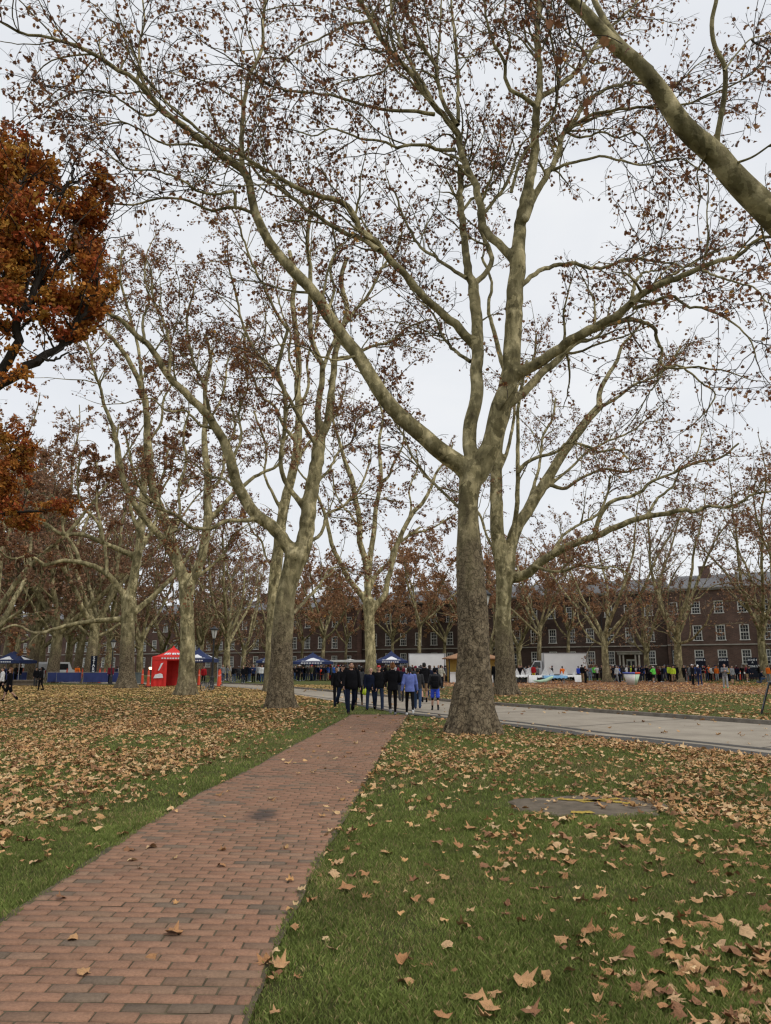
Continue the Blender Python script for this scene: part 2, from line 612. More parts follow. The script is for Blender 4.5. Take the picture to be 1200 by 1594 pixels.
nt.links.new(noise_tex(nt, P, 9.0, 4, 0.7), ad.inputs[0]); nt.links.new(vd.outputs['Value'], ad.inputs[2])
c = mixc(nt, ramp(nt, ad.outputs[0], [(0.22, (0.85,) * 3), (0.37, (0, 0, 0))]), c, (0.055, 0.045, 0.04))
nt.links.new(c, b.inputs['Base Color'])
b.inputs['Roughness'].default_value = 0.82
b.inputs['Specular IOR Level'].default_value = 0.25
bump(nt, b, f1, 0.35, 0.006)
BRICKM = m
BED = pm('path_joint_sand', (0.14, 0.107, 0.065), (0.04, 0.035, 0.022), 7.0, 0.95, 0.6)
rb = np.random.default_rng(5)
V, C, F = [], [], []
y = -1.0
row = 0
while y < 26.75:
    xl, xr = path_l(y) + rb.normal(0, 0.012), path_r(y) + rb.normal(0, 0.012)
    sl = (path_r(y + .3) - path_r(y - .3)) / 0.6 * 0.9 + 0.035      # rows lie square to the path
    off = (row % 2) * 0.107 + rb.normal(0, 0.006)
    x = xl - 0.214 + off
    while x < xr - 0.03:
        x0, x1 = max(x, xl), min(x + 0.203, xr)
        if x1 - x0 > 0.04:
            z = 0.026 + rb.normal(0, 0.0014)
            tx, ty = rb.normal(0, 0.008), rb.normal(0, 0.012)
            y0, y1 = y + 0.005 + rb.normal(0, .0015), y + 0.097 + rb.normal(0, .0012)
            i = len(V)
            for ins, dz in ((0.0, -0.008), (0.0035, 0.0)):
                for qx, qy in ((x0 + ins, y0 + ins), (x1 - ins, y0 + ins), (x1 - ins, y1 - ins), (x0 + ins, y1 - ins)):
                    V.append((qx, qy - sl * (qx - (xl + xr) / 2), z + dz + tx * (qx - x0) + ty * (qy - y0)))
            F += [(i, i + 1, i + 5, i + 4), (i + 1, i + 2, i + 6, i + 5), (i + 2, i + 3, i + 7, i + 6), (i + 3, i, i + 4, i + 7), (i + 4, i + 5, i + 6, i + 7)]
            u = rb.random()
            if u < 0.075:
                col = np.array([0.15, 0.108, 0.076]) * rb.uniform(0.9, 1.2)
            elif u < 0.26:
                col = np.array([0.225, 0.138, 0.09]) * rb.uniform(0.85, 1.2)
            else:
                col = np.array([0.265, 0.146, 0.092]) * rb.uniform(0.86, 1.12)
            C += [col] * 8
        x += 0.214
    y += 0.106
    row += 1
tag(add('brick_path', mesh_np('brick_path', V, F, [BRICKM], col=np.array(C))), kind='structure')
ys = np.linspace(-1.2, 27.0, 300)
mb = MB()
strip(mb, np.stack([path_l(ys) - 0.005 - 0.06 * vnoise(ys, ys, 2.2, 1), ys], 1), np.stack([path_r(ys) + 0.0 + 0.055 * vnoise(ys, ys, 2.2, 2), ys], 1), 0.0195, 0)
tag(mb.build('path', BED), kind='structure')


# worn cover in the right lawn with yellow spray marks
cx, cy = gp(915, 1256)[:2]
mb = MB()
N = 64
pts = []
for k in range(N):
    a = 2 * math.pi * k / N
    r = 1 + 0.26 * (noise.noise(Vector((math.cos(a) * 1.6, math.sin(a) * 1.6, 3.3))))+ 0.12 * noise.noise(Vector((math.cos(a) * 6, math.sin(a) * 6, 1.0)))
    pts.append((0.98 * r * math.cos(a), 0.66 * r * math.sin(a)))
mb.poly([(p[0], p[1], 0.0) for p in pts] + [(p[0] * 0.97, p[1] * 0.97, 0.022) for p in pts] + [(0, 0, 0.03)], [(k, (k + 1) % N, N + (k + 1) % N, N + k) for k in range(N)] + [(N + k, N + (k + 1) % N, 2 * N) for k in range(N)])
COVER = pm('worn_dark_concrete', (0.17, 0.135, 0.095), (0.085, 0.068, 0.048), 5.0, 0.9, 0.7)
cov = mb.build('utility_cover', COVER, loc=(cx, cy, 0.004))
tag(cov, 'flat worn grey utility cover sunk in the right lawn with yellow paint marks', 'utility cover')
YEL = pm('yellow_spray_paint', (0.55, 0.36, 0.03), (0.22, 0.17, 0.05), 26.0, 0.7)
def paint(path, wd):
    mb = MB()
    p = resample(path, 26)
    d = np.gradient(p, axis=0); nn = np.stack([-d[:, 1], d[:, 0]], 1); nn /= np.linalg.norm(nn, axis=1)[:, None]
    ww = wd * (0.7 + 0.6 * np.random.default_rng(int(abs(path[0][0] * 99))).random(26))[:, None]
    vs = [(*q, 0.034) for q in p - nn * ww] + [(*q, 0.034) for q in p + nn * ww]
    mb.poly(vs, [(i, i + 1, 26 + i + 1, 26 + i) for i in range(25)])
    return mb.build('paint_mark', YEL, cov)
paint([(-0.28, 0.34), (0.02, 0.22), (0.25, 0.20), (0.5, 0.02)], 0.055)
paint([(-0.05, 0.12), (0.2, 0.24), (0.48, 0.38)], 0.05)
paint([(-0.32, -0.52), (-0.2, -0.55), (-0.08, -0.53)], 0.065)
# ------------------------------------------------------------------ tree growing (all batches are numpy arrays)
def unit(a):
    return a / np.maximum(np.linalg.norm(a, axis=-1, keepdims=True), 1e-9)


def tube_batch(P, R, S, flat=None):
    """P (N,K,3) centre lines, R (N,K) radii -> vertices, quads"""
    N, K, _ = P.shape
    T = unit(np.gradient(P, axis=1))
    ref = np.where(np.abs(T[:, 0, 2:3]) < 0.8, np.array([[0, 0, 1.0]]), np.array([[1.0, 0, 0]]))
    U = np.empty_like(P)
    u = unit(np.cross(T[:, 0], ref))
    for k in range(K):
        u = unit(u - T[:, k] * np.sum(u * T[:, k], -1, keepdims=True))
        U[:, k] = u
    W = np.cross(T, U)
    a = np.arange(S) * 2 * math.pi / S
    V = P[:, :, None] + (U[:, :, None] * np.cos(a)[:, None] + W[:, :, None] * np.sin(a)[:, None]) * R[:, :, None, None]
    base = (np.arange(N) * K * S)[:, None, None] + (np.arange(K - 1) * S)[None, :, None]
    s = np.arange(S)[None, None, :]
    s2 = (np.arange(S) + 1) % S
    F = np.stack([base + s, base + s2[None, None, :], base + S + s2[None, None, :], base + S + s], -1)
    return V.reshape(-1, 3), F.reshape(-1, 4)


def cat(parts):
    Vs, Fs, b = [], [], 0
    for V, F in parts:
        Vs.append(V); Fs.append(F + b); b += len(V)
    return np.concatenate(Vs), np.concatenate(Fs)


def walk(g, P0, D0, L, K, wob, up, droop=0.0):
    N = len(P0)
    P = np.empty((N, K + 1, 3)); P[:, 0] = P0
    D = unit(D0); st = (L / K)[:, None]
    for k in range(K):
        D = unit(D + g.normal(0, wob, (N, 3)) + np.array([0, 0, up - droop * k / K]))
        P[:, k + 1] = P[:, k] + D * st
    return P


def sprout(g, P, R, spacing, t0, t1, ang, lmin, lmax, rmax, rtip, K, wob, up, droop=0.0, taper_len=0.5, rfrac=0.55, rcut=None):
    """children along every parent of a batch"""
    N, K1, _ = P.shape
    L = np.sum(np.linalg.norm(np.diff(P, axis=1), axis=2), 1)
    n = g.poisson(np.maximum(L * (t1 - t0) / spacing, 0.01))
    idx = np.repeat(np.arange(N), n)
    if len(idx) == 0:
        return None
    t = g.uniform(t0, t1, len(idx)) * (K1 - 1)
    k = np.minimum(t.astype(int), K1 - 2); u = (t - k)[:, None]
    P0 = P[idx, k] * (1 - u) + P[idx, k + 1] * u
    T = unit(P[idx, k + 1] - P[idx, k])
    r = R[idx, k] * (1 - u[:, 0]) + R[idx, k + 1] * u[:, 0]
    if rcut is not None:
        kk = (r < rcut) | (g.random(len(r)) < 0.12)
        idx, t, k, u, P0, T, r = idx[kk], t[kk], k[kk], u[kk], P0[kk], T[kk], r[kk]
    q = unit(np.cross(T, g.normal(0, 1, T.shape)))
    a = np.radians(g.normal(ang[0], ang[1], len(idx)))[:, None]
    D = T * np.cos(a) + q * np.sin(a)
    D[:, 2] += up
    LL = g.uniform(lmin, lmax, len(idx)) * (1 - taper_len * t / (K1 - 1))
    C = walk(g, P0, D, LL, K, wob, up * 0.35, droop)
    r0 = np.minimum(r * rfrac, rmax) * g.uniform(0.7, 1.0, len(idx))
    r0 = np.maximum(r0, rtip * 1.2)
    RR = r0[:, None] + (rtip - r0[:, None]) * (np.linspace(0, 1, K + 1)[None, :] ** 0.8)
    return C, RR


# star-shaped withered leaf, slightly curled: outline + centre fan
LA = np.radians([90, 70, 48, 25, 0, -40, -90, -140, 180, 155, 132, 110])
LR = np.array([1.0, .62, .90, .58, .74, .5, .40, .5, .74, .58, .90, .62])
LEAFV = np.concatenate([[[0, 0, 0]], np.stack([LR * np.cos(LA), LR * np.sin(LA), 0.30 * LR**2 * np.cos(2 * LA) - 0.1 * LR], 1)])
LEAFF = np.array([[0, i + 1, (i + 1) % 12 + 1] for i in range(12)])
SMALLV = np.array([[0, -.6, 0], [.55, -.1, .22], [.35, .6, .1], [0, 1, -.15], [-.4, .55, .12], [-.6, -.1, .25]])
SMALLF = np.array([[0, 1, 2], [0, 2, 3], [0, 3, 4], [0, 4, 5]])


def rand_rot(g, n):
    q = unit(g.normal(0, 1, (n, 4)))
    w, x, y, z = q.T
    return np.stack([np.stack([1 - 2 * (y*y + z*z), 2 * (x*y - z*w), 2 * (x*z + y*w)], -1),
                     np.stack([2 * (x*y + z*w), 1 - 2 * (x*x + z*z), 2 * (y*z - x*w)], -1),
                     np.stack([2 * (x*z - y*w), 2 * (y*z + x*w), 1 - 2 * (x*x + y*y)], -1)], 1)


def scatter(shapeV, shapeF, pos, rot, size, tint):
    n, m = len(pos), len(shapeV)
    V = np.einsum('nij,mj->nmi', rot, shapeV) * size[:, None, None] + pos[:, None]
    F = shapeF[None] + (np.arange(n) * m)[:, None, None]
    return V.reshape(-1, 3), F.reshape(-1, 3), np.repeat(tint, m, axis=0)


PAL_BROWN = np.array([(0.22, 0.10, 0.052), (0.27, 0.13, 0.065), (0.17, 0.082, 0.05), (0.32, 0.165, 0.08), (0.24, 0.105, 0.052), (0.46, 0.25, 0.07)])
PAL_FAR = np.array([(0.27, 0.15, 0.088), (0.32, 0.19, 0.115), (0.23, 0.125, 0.078), (0.36, 0.215, 0.125), (0.25, 0.13, 0.078)])
PAL_RUST = np.array([(0.50, 0.19, 0.04), (0.42, 0.13, 0.032), (0.54, 0.25, 0.05), (0.34, 0.105, 0.032), (0.48, 0.27, 0.055), (0.40, 0.085, 0.035)])
PAL_ORANGEBROWN = np.array([(0.38, 0.215, 0.115), (0.33, 0.18, 0.10), (0.43, 0.255, 0.13), (0.29, 0.155, 0.09), (0.38, 0.195, 0.10)])


def leaf_points(g, P, n, t0=0.2, spread=0.06):
    N, K1, _ = P.shape
    i = g.integers(0, N, n)
    t = g.uniform(t0, 1.0, n) * (K1 - 1)
    k = np.minimum(t.astype(int), K1 - 2); u = (t - k)[:, None]
    return P[i, k] * (1 - u) + P[i, k + 1] * u + g.normal(0, spread, (n, 3)) + np.array([0, 0, -spread])


def foliage(g, name, pts, smin, smax, pal, parent, full=True, mat=None):
    n = len(pts)
    tint = pal[g.choice(len(pal), n, p=np.array([.24, .2, .2, .16, .16, .04][:len(pal)]) / sum([.24, .2, .2, .16, .16, .04][:len(pal)]))] * g.uniform(0.75, 1.3, (n, 1))
    V, F, c = scatter(LEAFV if full else SMALLV, LEAFF if full else SMALLF, pts, rand_rot(g, n), g.uniform(smin, smax, n), tint)
    return mesh_np(name, V, F, [mat or LEAF], col=c)


class Limb:
    pass


def trace(spec, Yb, K=26):
    """'w0 w1 dy0 dy1 | x,y x,y ...' : widths in photograph pixels, depth offsets in metres"""
    head, pts = spec.split('|')
    w0, w1, d0, d1 = (float(q) for q in head.split())
    p = np.array([[float(q) for q in s.split(',')] for s in pts.split()])
    p = resample(p, K)
    s = np.linspace(0, 1, K)
    dy = d0 + (d1 - d0) * s
    P = np.array([at(a, c, Yb + e) for (a, c), e in zip(p, dy)])
    W = w0 + (w1 - w0) * s ** 0.85
    z = np.array([zcam(q) for q in P])
    return P, W * 0.5 * z / FPX


def build_tree(name, label, Yb, trunk, limbs, seed, bark, dens=1.0, pal=PAL_BROWN, leaf=(0.055, 0.085), nleaf=9000, group=None, l1=(0.42, 0.9, 3.0), voxel=0.045, t_start=0.25, flare=True, twig=TWIG, thick=0.085, rcut=0.10, wig=0.016):
    """trunk: 'x,y,w ...' pixel centres and widths, base first; limbs: trace specs"""
    g = np.random.default_rng(seed)
    tr = np.array([[float(q) for q in s.split(',')] for s in trunk.split()])
    Pt, Rt = [], []
    for x, y, wd in tr:
        q = at(x, y, Yb)
        Pt.append(q); Rt.append(wd * 0.5 * zcam(q) / FPX)
    base = gp(tr[0, 0], tr[0, 1]) if True else None
    base = np.array([Pt[0][0], Yb, 0.0])
    Pt[0][2] = -0.15
    k = resample(np.column_stack([Pt, Rt]), 30)
    Pt, Rt = k[:, :3], k[:, 3]
    root = empty(name, base, 0, label, 'tree', group)
    off = base
    thick_mb = MB()
    thick_mb.tube(Pt, list(Rt), 20)
    thick_mb.ball(Pt[-1], Rt[-1] * 1.04, 16)
    # root flare: buttress ridges running into the ground
    if flare:
        nr = 9
        for i in range(nr):
            a = 2 * math.pi * (i + g.uniform(-.3, .3)) / nr
            d = np.array([math.cos(a), math.sin(a), 0])
            r = Rt[0]
            pts = [Pt[0] * [1, 1, 0] + d * r * e + np.array([0, 0, z]) for e, z in ((1.22, -0.2), (1.05, 0.02), (0.86, 0.22), (0.66, 0.6), (0.52, 1.2))]
            thick_mb.tube(pts, [r * .10, r * .17, r * .2, r * .22, r * .2], 8)
    Pb, Rb = [], []
    K = 26
    for s in limbs:
        P, Rr = trace(s, Yb, K)
        j = 0
        amp = Rr * 0.35
        P[2:-1] += g.normal(0, 1, (K - 3, 3)) * np.minimum(amp[2:-1, None], wig)
        fl = 1 + 0.10 * np.exp(-np.linspace(0, 12, K))
        Rr = Rr * fl
        nt_ = int(np.sum(Rr > thick))
        if nt_ >= 3:
            thick_mb.tube(P[:nt_ + 1], list(Rr[:nt_ + 1]), 14)
            thick_mb.ball(P[0], Rr[0], 12)
        j = nt_ - 1 if nt_ >= 3 else 0
        Pb.append(P); Rb.append((Rr, j))
    body = remeshed(thick_mb, voxel, 'trunk', bark, 3)
    co = np.empty(len(body.vertices) * 3, np.float32); body.vertices.foreach_get('co', co); co = co.reshape(-1, 3)
    no = np.empty(len(body.vertices) * 3, np.float32); body.vertex_normals.foreach_get('vector', no); no = no.reshape(-1, 3)
    amp = np.clip(1.25 - (co[:, 2] - 1.0) / 5.0, 0.18 if wig else 0.05, 1.25)
    disp = np.array([noise.fractal(Vector((q[0] * 4.5, q[1] * 4.5, q[2] * 1.7)), 1.0, 2.1, 4) for q in co])
    co = co + no * (disp * amp * 0.028)[:, None] - off
    body.vertices.foreach_set('co', co.ravel().astype(np.float32))
    body.update()
    t_o = add('trunk', body, root)
    P1 = np.stack(Pb); R1 = np.stack([r for r, _ in Rb])
    parts = []
    for P, (Rr, j) in zip(Pb, Rb):
        if j < K - 2:
            V, F = tube_batch(P[None, j:], Rr[None, j:], 10 if Rr[j] > 0.05 else 7)
            parts.append((V, F))
    ro = []
    c1 = sprout(g, P1, R1, l1[0] / dens, t_start, 1.0, (48, 16), l1[1], l1[2], 0.05, 0.010, 10, 0.15, 0.10, 0.12, rcut=rcut)
    tip = P1[:, -1]; td = unit(P1[:, -1] - P1[:, -3])
    Lt = g.uniform(1.5, 3.0, len(tip))
    ct = walk(g, tip, td, Lt, 10, 0.15, 0.03)
    thin = R1[:, -1] < 0.05
    ct = ct[thin]
    rt = R1[thin, -1][:, None] * np.linspace(1, 0.18, 11)[None]
    P1b = np.concatenate([c1[0], ct]); R1b = np.concatenate([c1[1], rt])
    big = R1b[:, 0] > 0.017
    c2 = sprout(g, P1b, R1b, 0.27 / dens, 0.12, 1.0, (45, 15), 0.5, 1.7, 0.014, 0.0055, 6, 0.18, 0.06, 0.22)
    c3 = sprout(g, c2[0], c2[1], 0.26 / dens, 0.15, 1.0, (42, 15), 0.18, 0.55, 0.006, 0.0035, 4, 0.22, 0.03, 0.3)
    V, F = cat(parts + [tube_batch(P1b[big], R1b[big], 6)])
    add('branches', mesh_np('branches', V - off, F, [bark], smooth=True), root)
    V, F = cat([tube_batch(P1b[~big], R1b[~big], 5), tube_batch(*c2, 4), tube_batch(*c3, 3)])
    add('twigs', mesh_np('twigs', V - off, F, [twig], smooth=True), root)
    n3 = int(nleaf * 0.6)
    pts = np.concatenate([leaf_points(g, c3[0], n3, 0.3, 0.06), leaf_points(g, c2[0], nleaf - n3, 0.35, 0.06)])
    # withered leaves hang on in clumps
    keep = 0.55 * vnoise(pts[:, 0] + pts[:, 2] * 0.7, pts[:, 1] + pts[:, 2], 0.55, seed % 7) + g.uniform(-0.5, 0.5, len(pts)) > 0.15
    pts = pts[keep]
    add('crown', foliage(g, 'crown', pts - off, leaf[0], leaf[1], pal, root), root)
    return root


ALLEE = 'plane trees in the rows beside the path'
# ---- the great plane tree right of the path
hero_limbs = [
    # left limb and what it carries
    "30 12 0 -1.5|733,740 720,727 702,712 683,700 653,673 630,653 600,620 577,587 557,553 533,523 510,490 483,450 453,420 437,400 415,370 400,340 392,310 385,280 377,262",
    "12 3 -1.5 -3.5|377,263 360,252 327,230 293,203 260,177 233,150 213,127 173,103 140,82 110,68 67,57 33,52 13,40 -25,20",
    "8 4 -1.5 -0.5|377,263 376,220 378,180 383,140 390,110 400,97 410,57 410,20 421,-20",
    "5 2 -1.3 -2.5|396,333 367,322 333,328 283,310 247,308 213,318 173,315 147,307 127,293 103,290 83,300",
    "5 2 -1.6 -3.5|366,325 363,297 350,300 320,302 293,287 267,273 240,265 200,263 170,240",
    "5 2 -2.0 -1.0|213,127 218,100 216,70 224,40 222,0 218,-30",
    "4 2 -1.7 -3.0|327,230 290,225 250,222 222,205 190,190 160,195 130,185",
    "4 2 -1.8 -3.0|250,165 236,180 200,165 180,150 150,140 120,143 100,150 80,165",
    "5 2 -0.9 1.5|510,490 520,450 515,420 522,390 518,350 525,310",
    "4 2 -0.7 -2|557,553 530,560 500,555 470,540 450,535 420,540",
    # middle stem
    "24 17 0 0.8|738,742 733,717 730,693 733,660 740,627 742,587 743,550 743,510 740,477 737,443",
    "14 9 0.8 1.6|737,443 730,427 727,395 720,353 717,310 717,283 716,258",
    "9 4 0.8 2.4|737,443 753,427 765,405 760,385 747,350 755,330 763,320 790,285 800,255",
    "15 9 0.6 -0.6|741,540 723,520 700,497 677,477 657,460 640,437 620,417 600,397 587,377 563,360 550,337 543,323",
    "9 3 -0.6 -3|543,323 523,310 497,305 467,293 440,280 417,267 400,257 373,240 333,222 300,195 265,165 235,130",
    "8 3 -0.5 1.5|590,390 560,370 530,360 500,340 477,327 460,313 433,293 405,275 380,240 350,215 330,180",
    "6 3 0.7 2.2|726,433 700,417 677,400 655,385 640,360 625,330 615,300",
    "6 2 0.5 2.0|732,563 710,547 690,523 680,500 673,487 655,470 640,450",
    "5 2 0 2.5|722,797 693,770 667,743 640,707 630,683 600,633 585,600 560,580",
    "5 2 1.2 3.0|718,330 735,310 755,300 775,275 790,240 800,210",
    # right stem
    "33 25 0 -0.6|742,738 752,722 763,700 773,660 783,620 795,585 797,540 800,490 803,440 806,395",
    "21 12 -0.6 -1.2|806,395 810,350 820,300 830,250 833,207 835,167",
    "11 5 -1.2 -0.8|835,167 840,140 840,100 835,77 837,40 840,0 838,-40",
    "7 3 -1.2 -2.5|833,165 817,152 800,143 788,127 785,93 770,70 760,40 753,0 745,-40",
    "4 2 -1.8 -2.0|787,100 793,57 783,37 788,0 790,-30",
    "14 10 -0.6 0.4|800,405 787,390 770,375 753,353 747,317 737,283 727,263 717,235 712,207",
    "10 6 0.4 -0.4|712,207 693,183 673,160 653,133 633,107 607,77 587,50 573,23 557,-5 545,-40",
    "7 4 0.3 1.2|712,195 693,167 683,140 677,100 657,73 640,33 617,0 600,-40",
    "6 3 0.0 0.8|673,160 655,125 640,100 630,80 613,33 607,0 600,-30",
    "4 2 0.6 1.6|680,100 685,50 687,0 690,-40",
    "6 3 0.4 1.8|713,190 713,150 712,100 707,50 703,17 705,-40",
    "6 2 0.2 -2.5|676,178 633,173 593,170 560,162 527,152 497,145 460,143 420,133 400,117 375,105 350,85",
    "6 2 0.4 -2.0|708,233 683,233 663,225 643,225 620,230 597,220 567,217 540,207 513,200 490,212 465,205",
    "4 2 -0.2 -1.5|622,98 607,103 587,115 560,120 530,128",
    "4 2 -0.3 -2|575,33 543,37 517,50 490,63 470,70 450,87 435,110",
    "12 6 -0.9 -0.2|818,340 830,310 843,287 860,260 870,233 880,200 897,183 910,160",
    "6 3 -0.2 0.5|910,160 923,150 960,133 1000,130 1030,140 1060,125",
    "6 2 -0.4 -1.6|878,205 913,182 963,170 1023,166 1067,163 1100,150 1130,137 1167,117 1190,95",
    "5 2 -0.7 -2.2|860,265 887,255 917,248 943,242 967,250 1000,257 1033,250 1060,247 1085,262",
    "8 3 -1.1 0.8|838,155 843,150 867,137 890,117 913,93 933,60 960,33 987,7 1010,-20",
    "5 3 -0.8 -2.5|795,300 800,283 813,243 833,220 857,187 868,150 867,117 860,67 850,33 830,7 820,-30",
    "3 2 -1.8 -1.0|868,120 883,90 897,60 907,27 915,-20",
    "4 2 -0.3 -1.8|880,205 905,215 940,205 960,215 990,205 1010,225 1020,250",
    "19 11 -0.2 -2.4|792,592 817,577 850,557 883,533 917,515 943,500 967,487 987,467 1013,450",
    "11 4 -2.4 -4.0|1013,450 1040,438 1067,428 1093,415 1120,405 1150,398 1165,385 1180,372 1215,370",
    "15 8 -0.1 1.2|782,635 800,623 820,607 833,590 857,570 877,550 900,530 927,513 950,503 983,497",
    "7 4 1.2 1.8|983,497 1003,502 1020,513 1022,530 1030,547 1030,567 1037,572",
    "4 2 1.8 2.2|1037,572 1057,570 1077,583 1097,600 1113,613 1105,632 1090,650",
    "3 2 1.8 2.5|1036,570 1027,587 1017,603 1007,617 995,640",
    "6 2 -1.9 -2.6|985,480 1013,472 1033,463 1050,463 1070,477 1093,480 1117,488 1133,498 1153,513 1170,533 1177,560",
    "4 2 -3.2 -4.0|1090,420 1120,432 1147,440 1177,450 1190,467 1215,480",
    "8 4 -0.6 0.8|808,447 820,437 833,427 857,415 890,410 923,417 947,415 967,405 997,402",
    "4 2 0.8 1.2|997,402 1017,407 1047,410 1067,415 1095,400 1120,385",
    "7 3 -2.2 -1.6|983,473 987,447 993,432 1003,424 1017,422",
]
build_tree('plane_tree', 'big forked plane tree right of the brick path with a long limb leaning left', 19.55,
           "735,1143,84 736,1128,75 738,1112,70 738,1090,62 738,1067,58 737,1030,52 737,1000,50 736,960,47.5 734,933,46 732,890,43 730,855,40 729,815,33.5 729,780,31 731,757,34 736,735,42",
           hero_limbs, 11, BARK_HERO, dens=1.0, nleaf=34000, leaf=(0.045, 0.084), group=ALLEE, l1=(0.30, 1.2, 4.4), voxel=0.035)

# ---- plane tree behind it
t2 = [
    "24 15 0 -0.5|784,890 778,860 774,830 773,790 772,750 772,715 776,680 788,640 795,600",
    "10 4 -0.5 -2|795,600 780,560 770,520 760,480 765,440 750,400",
    "7 3 -0.5 1|774,740 790,700 800,650 806,600 830,560 835,520",
    "22 12 0 1.5|789,900 795,850 808,815 820,797 843,760 863,727 880,700 900,673 917,650 933,633",
    "9 4 1.5 2.5|933,633 933,613 947,583 960,563 967,540 985,520 1000,500",
    "6 3 1.5 0|930,636 960,620 985,600 1010,590 1035,575 1060,540",
    "9 5 0 -2|797,850 803,800 806,760 806,720 806,680 806,640 812,600 820,560",
    "7 3 -1 -3|806,735 820,720 833,713 867,703 883,690 910,693 933,703 960,700 980,715",
    "7 3 0.8 -1|850,752 880,760 900,747 920,737 943,730 970,735 1000,728",
    "6 2 0.6 3|843,765 880,735 920,700 950,685 985,670 1020,640",
    "7 3 0.4 3|815,800 830,760 840,720 845,680 860,650 865,620",
    "16 8 0 -4|796,900 815,895 845,872 880,852 920,837 960,820 1000,805 1040,799",
    "8 3 -4 -6|1040,799 1065,793 1080,797 1100,788 1127,790 1150,783 1170,770 1200,765",
    "8 3 -2.5 -5|925,835 937,797 953,780 980,773 1000,763 1013,750 1040,740 1083,720 1120,713 1150,690",
    "5 2 -3.6 -3|1005,804 1030,770 1045,760 1060,730 1080,715 1090,690",
    "6 3 -1.5 0|860,862 880,830 905,815 930,800 945,770 950,740",
    "6 2 -1 -4|830,882 870,890 905,880 935,885 955,882 980,895",
    "6 2 0 3|780,870 760,840 750,810 740,790 720,770 690,760",
]
build_tree('plane_tree', 'plane tree across the road behind the big forked one, low limb reaching right', 46.0,
           "787,1083,42 787,1075,37 787,1060,33 786,1027,31 784,990,27 783,960,25 784,930,24 785,905,27 786,892,29",
           t2, 12, BARK, nleaf=19000, dens=0.85, leaf=(0.055, 0.09), group=ALLEE, l1=(0.30, 1.4, 5.4), voxel=0.07)

# ---- plane tree left of the path
tb = [
    "22 16 0 -0.5|459,873 450,853 440,840 420,817 400,803 383,780 370,757 360,720 353,700",
    "15 9 -0.5 -2|353,700 347,683 335,665 323,647 290,613 263,587 233,540 213,523",
    "8 3 -2 -3.5|213,523 190,500 160,480 145,455 135,420 120,390 115,360",
    "6 3 -1 1|330,655 323,630 317,600 300,560 297,543 290,500 300,460",
    "6 3 -1.6 -0.5|262,587 265,550 255,500 240,470 235,420",
    "5 2 -2 -1|225,533 222,500 232,470 225,430 230,390",
    "5 2 -0.5 2|360,720 375,680 372,640 385,600 380,550",
    "27 20 0 0.6|465,868 472,850 477,823 480,797 487,753 495,705 497,680",
    "13 7 0.6 1|498,682 505,670 513,630 518,587 523,543 533,510 540,480 530,440 540,400",
    "11 6 0.6 -0.2|497,682 495,633 500,600 502,570 490,543 483,510 483,467 483,417 478,370 485,330",
    "7 3 0 2|502,575 513,547 540,500 553,483 573,460 587,433 597,413 615,395 625,365",
    "6 3 1 2.4|520,560 545,555 575,540 610,530 635,510 660,500",
    "9 5 0.3 -1.5|476,795 453,763 440,740 437,717 443,667 443,613 433,580 437,550 448,513",
    "5 3 -1.5 -2.5|448,513 430,487 413,450 400,427 385,390 372,350",
    "7 3 0.4 -0.5|492,693 467,653 443,607 420,570 400,550 380,510 370,470 360,430",
    "5 2 0.5 2|486,755 510,735 530,700 545,690 560,650 580,640",
    "6 2 0 2.5|456,955 480,930 500,907 513,887 528,882 545,890",
    "8 4 -0.3 -2|405,806 380,810 350,812 330,822 300,822 270,800 240,790",
    "5 2 -0.5 1|372,765 345,745 325,742 300,720 280,715",
    "5 2 -0.6 -2.5|338,668 310,660 290,640 260,640 235,620 215,622",
    "6 3 0 3|470,850 500,830 510,800 530,790 560,760 575,720",
    "5 2 -2.8 -2|165,485 150,500 130,500 110,485 90,490",
]
build_tree('plane_tree', 'stout mottled plane tree on the leafy lawn just left of the brick path', 31.15,
           "436,1104,50 437,1092,44 437,1070,40 438,1033,35 439,1000,33.5 441,967,32 444,933,30 450,905,30 457,880,33 461,868,36",
           tb, 13, BARK, nleaf=33000, dens=0.9, leaf=(0.046, 0.078), group=ALLEE, l1=(0.27, 1.2, 5.2), voxel=0.05)

# ---- slender plane tree right behind that one
tb2 = [
    "18 13 0 0|430,880 434,850 440,800 446,770 456,735 462,700 464,680",
    "12 7 0 1|464,680 465,640 463,600 465,570 461,517 455,470 460,430 450,390",
    "7 3 0 -2|463,690 440,660 425,630 410,620 395,590 380,540 385,500",
    "6 3 0 2|462,720 480,690 500,670 520,650 535,610",
    "6 3 0 -1|440,800 425,770 412,740 415,700 402,660 395,640",
    "6 3 0 1|466,640 480,600 478,560 490,520 500,470",
    "5 2 0 2|430,890 415,870 405,840 395,830 380,800",
    "5 2 0 1|463,590 450,560 452,520 440,490 430,450",
]
build_tree('plane_tree', 'slender plane tree half hidden behind the stout mottled tree left of the path', 52.0,
           "424,1072,30 424,1050,26 425,1000,23 426,950,21 428,900,19 430,878,19", tb2, 14, BARK_PALE, nleaf=12000, dens=0.75, leaf=(0.055, 0.09), group=ALLEE, l1=(0.36, 1.2, 4.6), voxel=0.08)

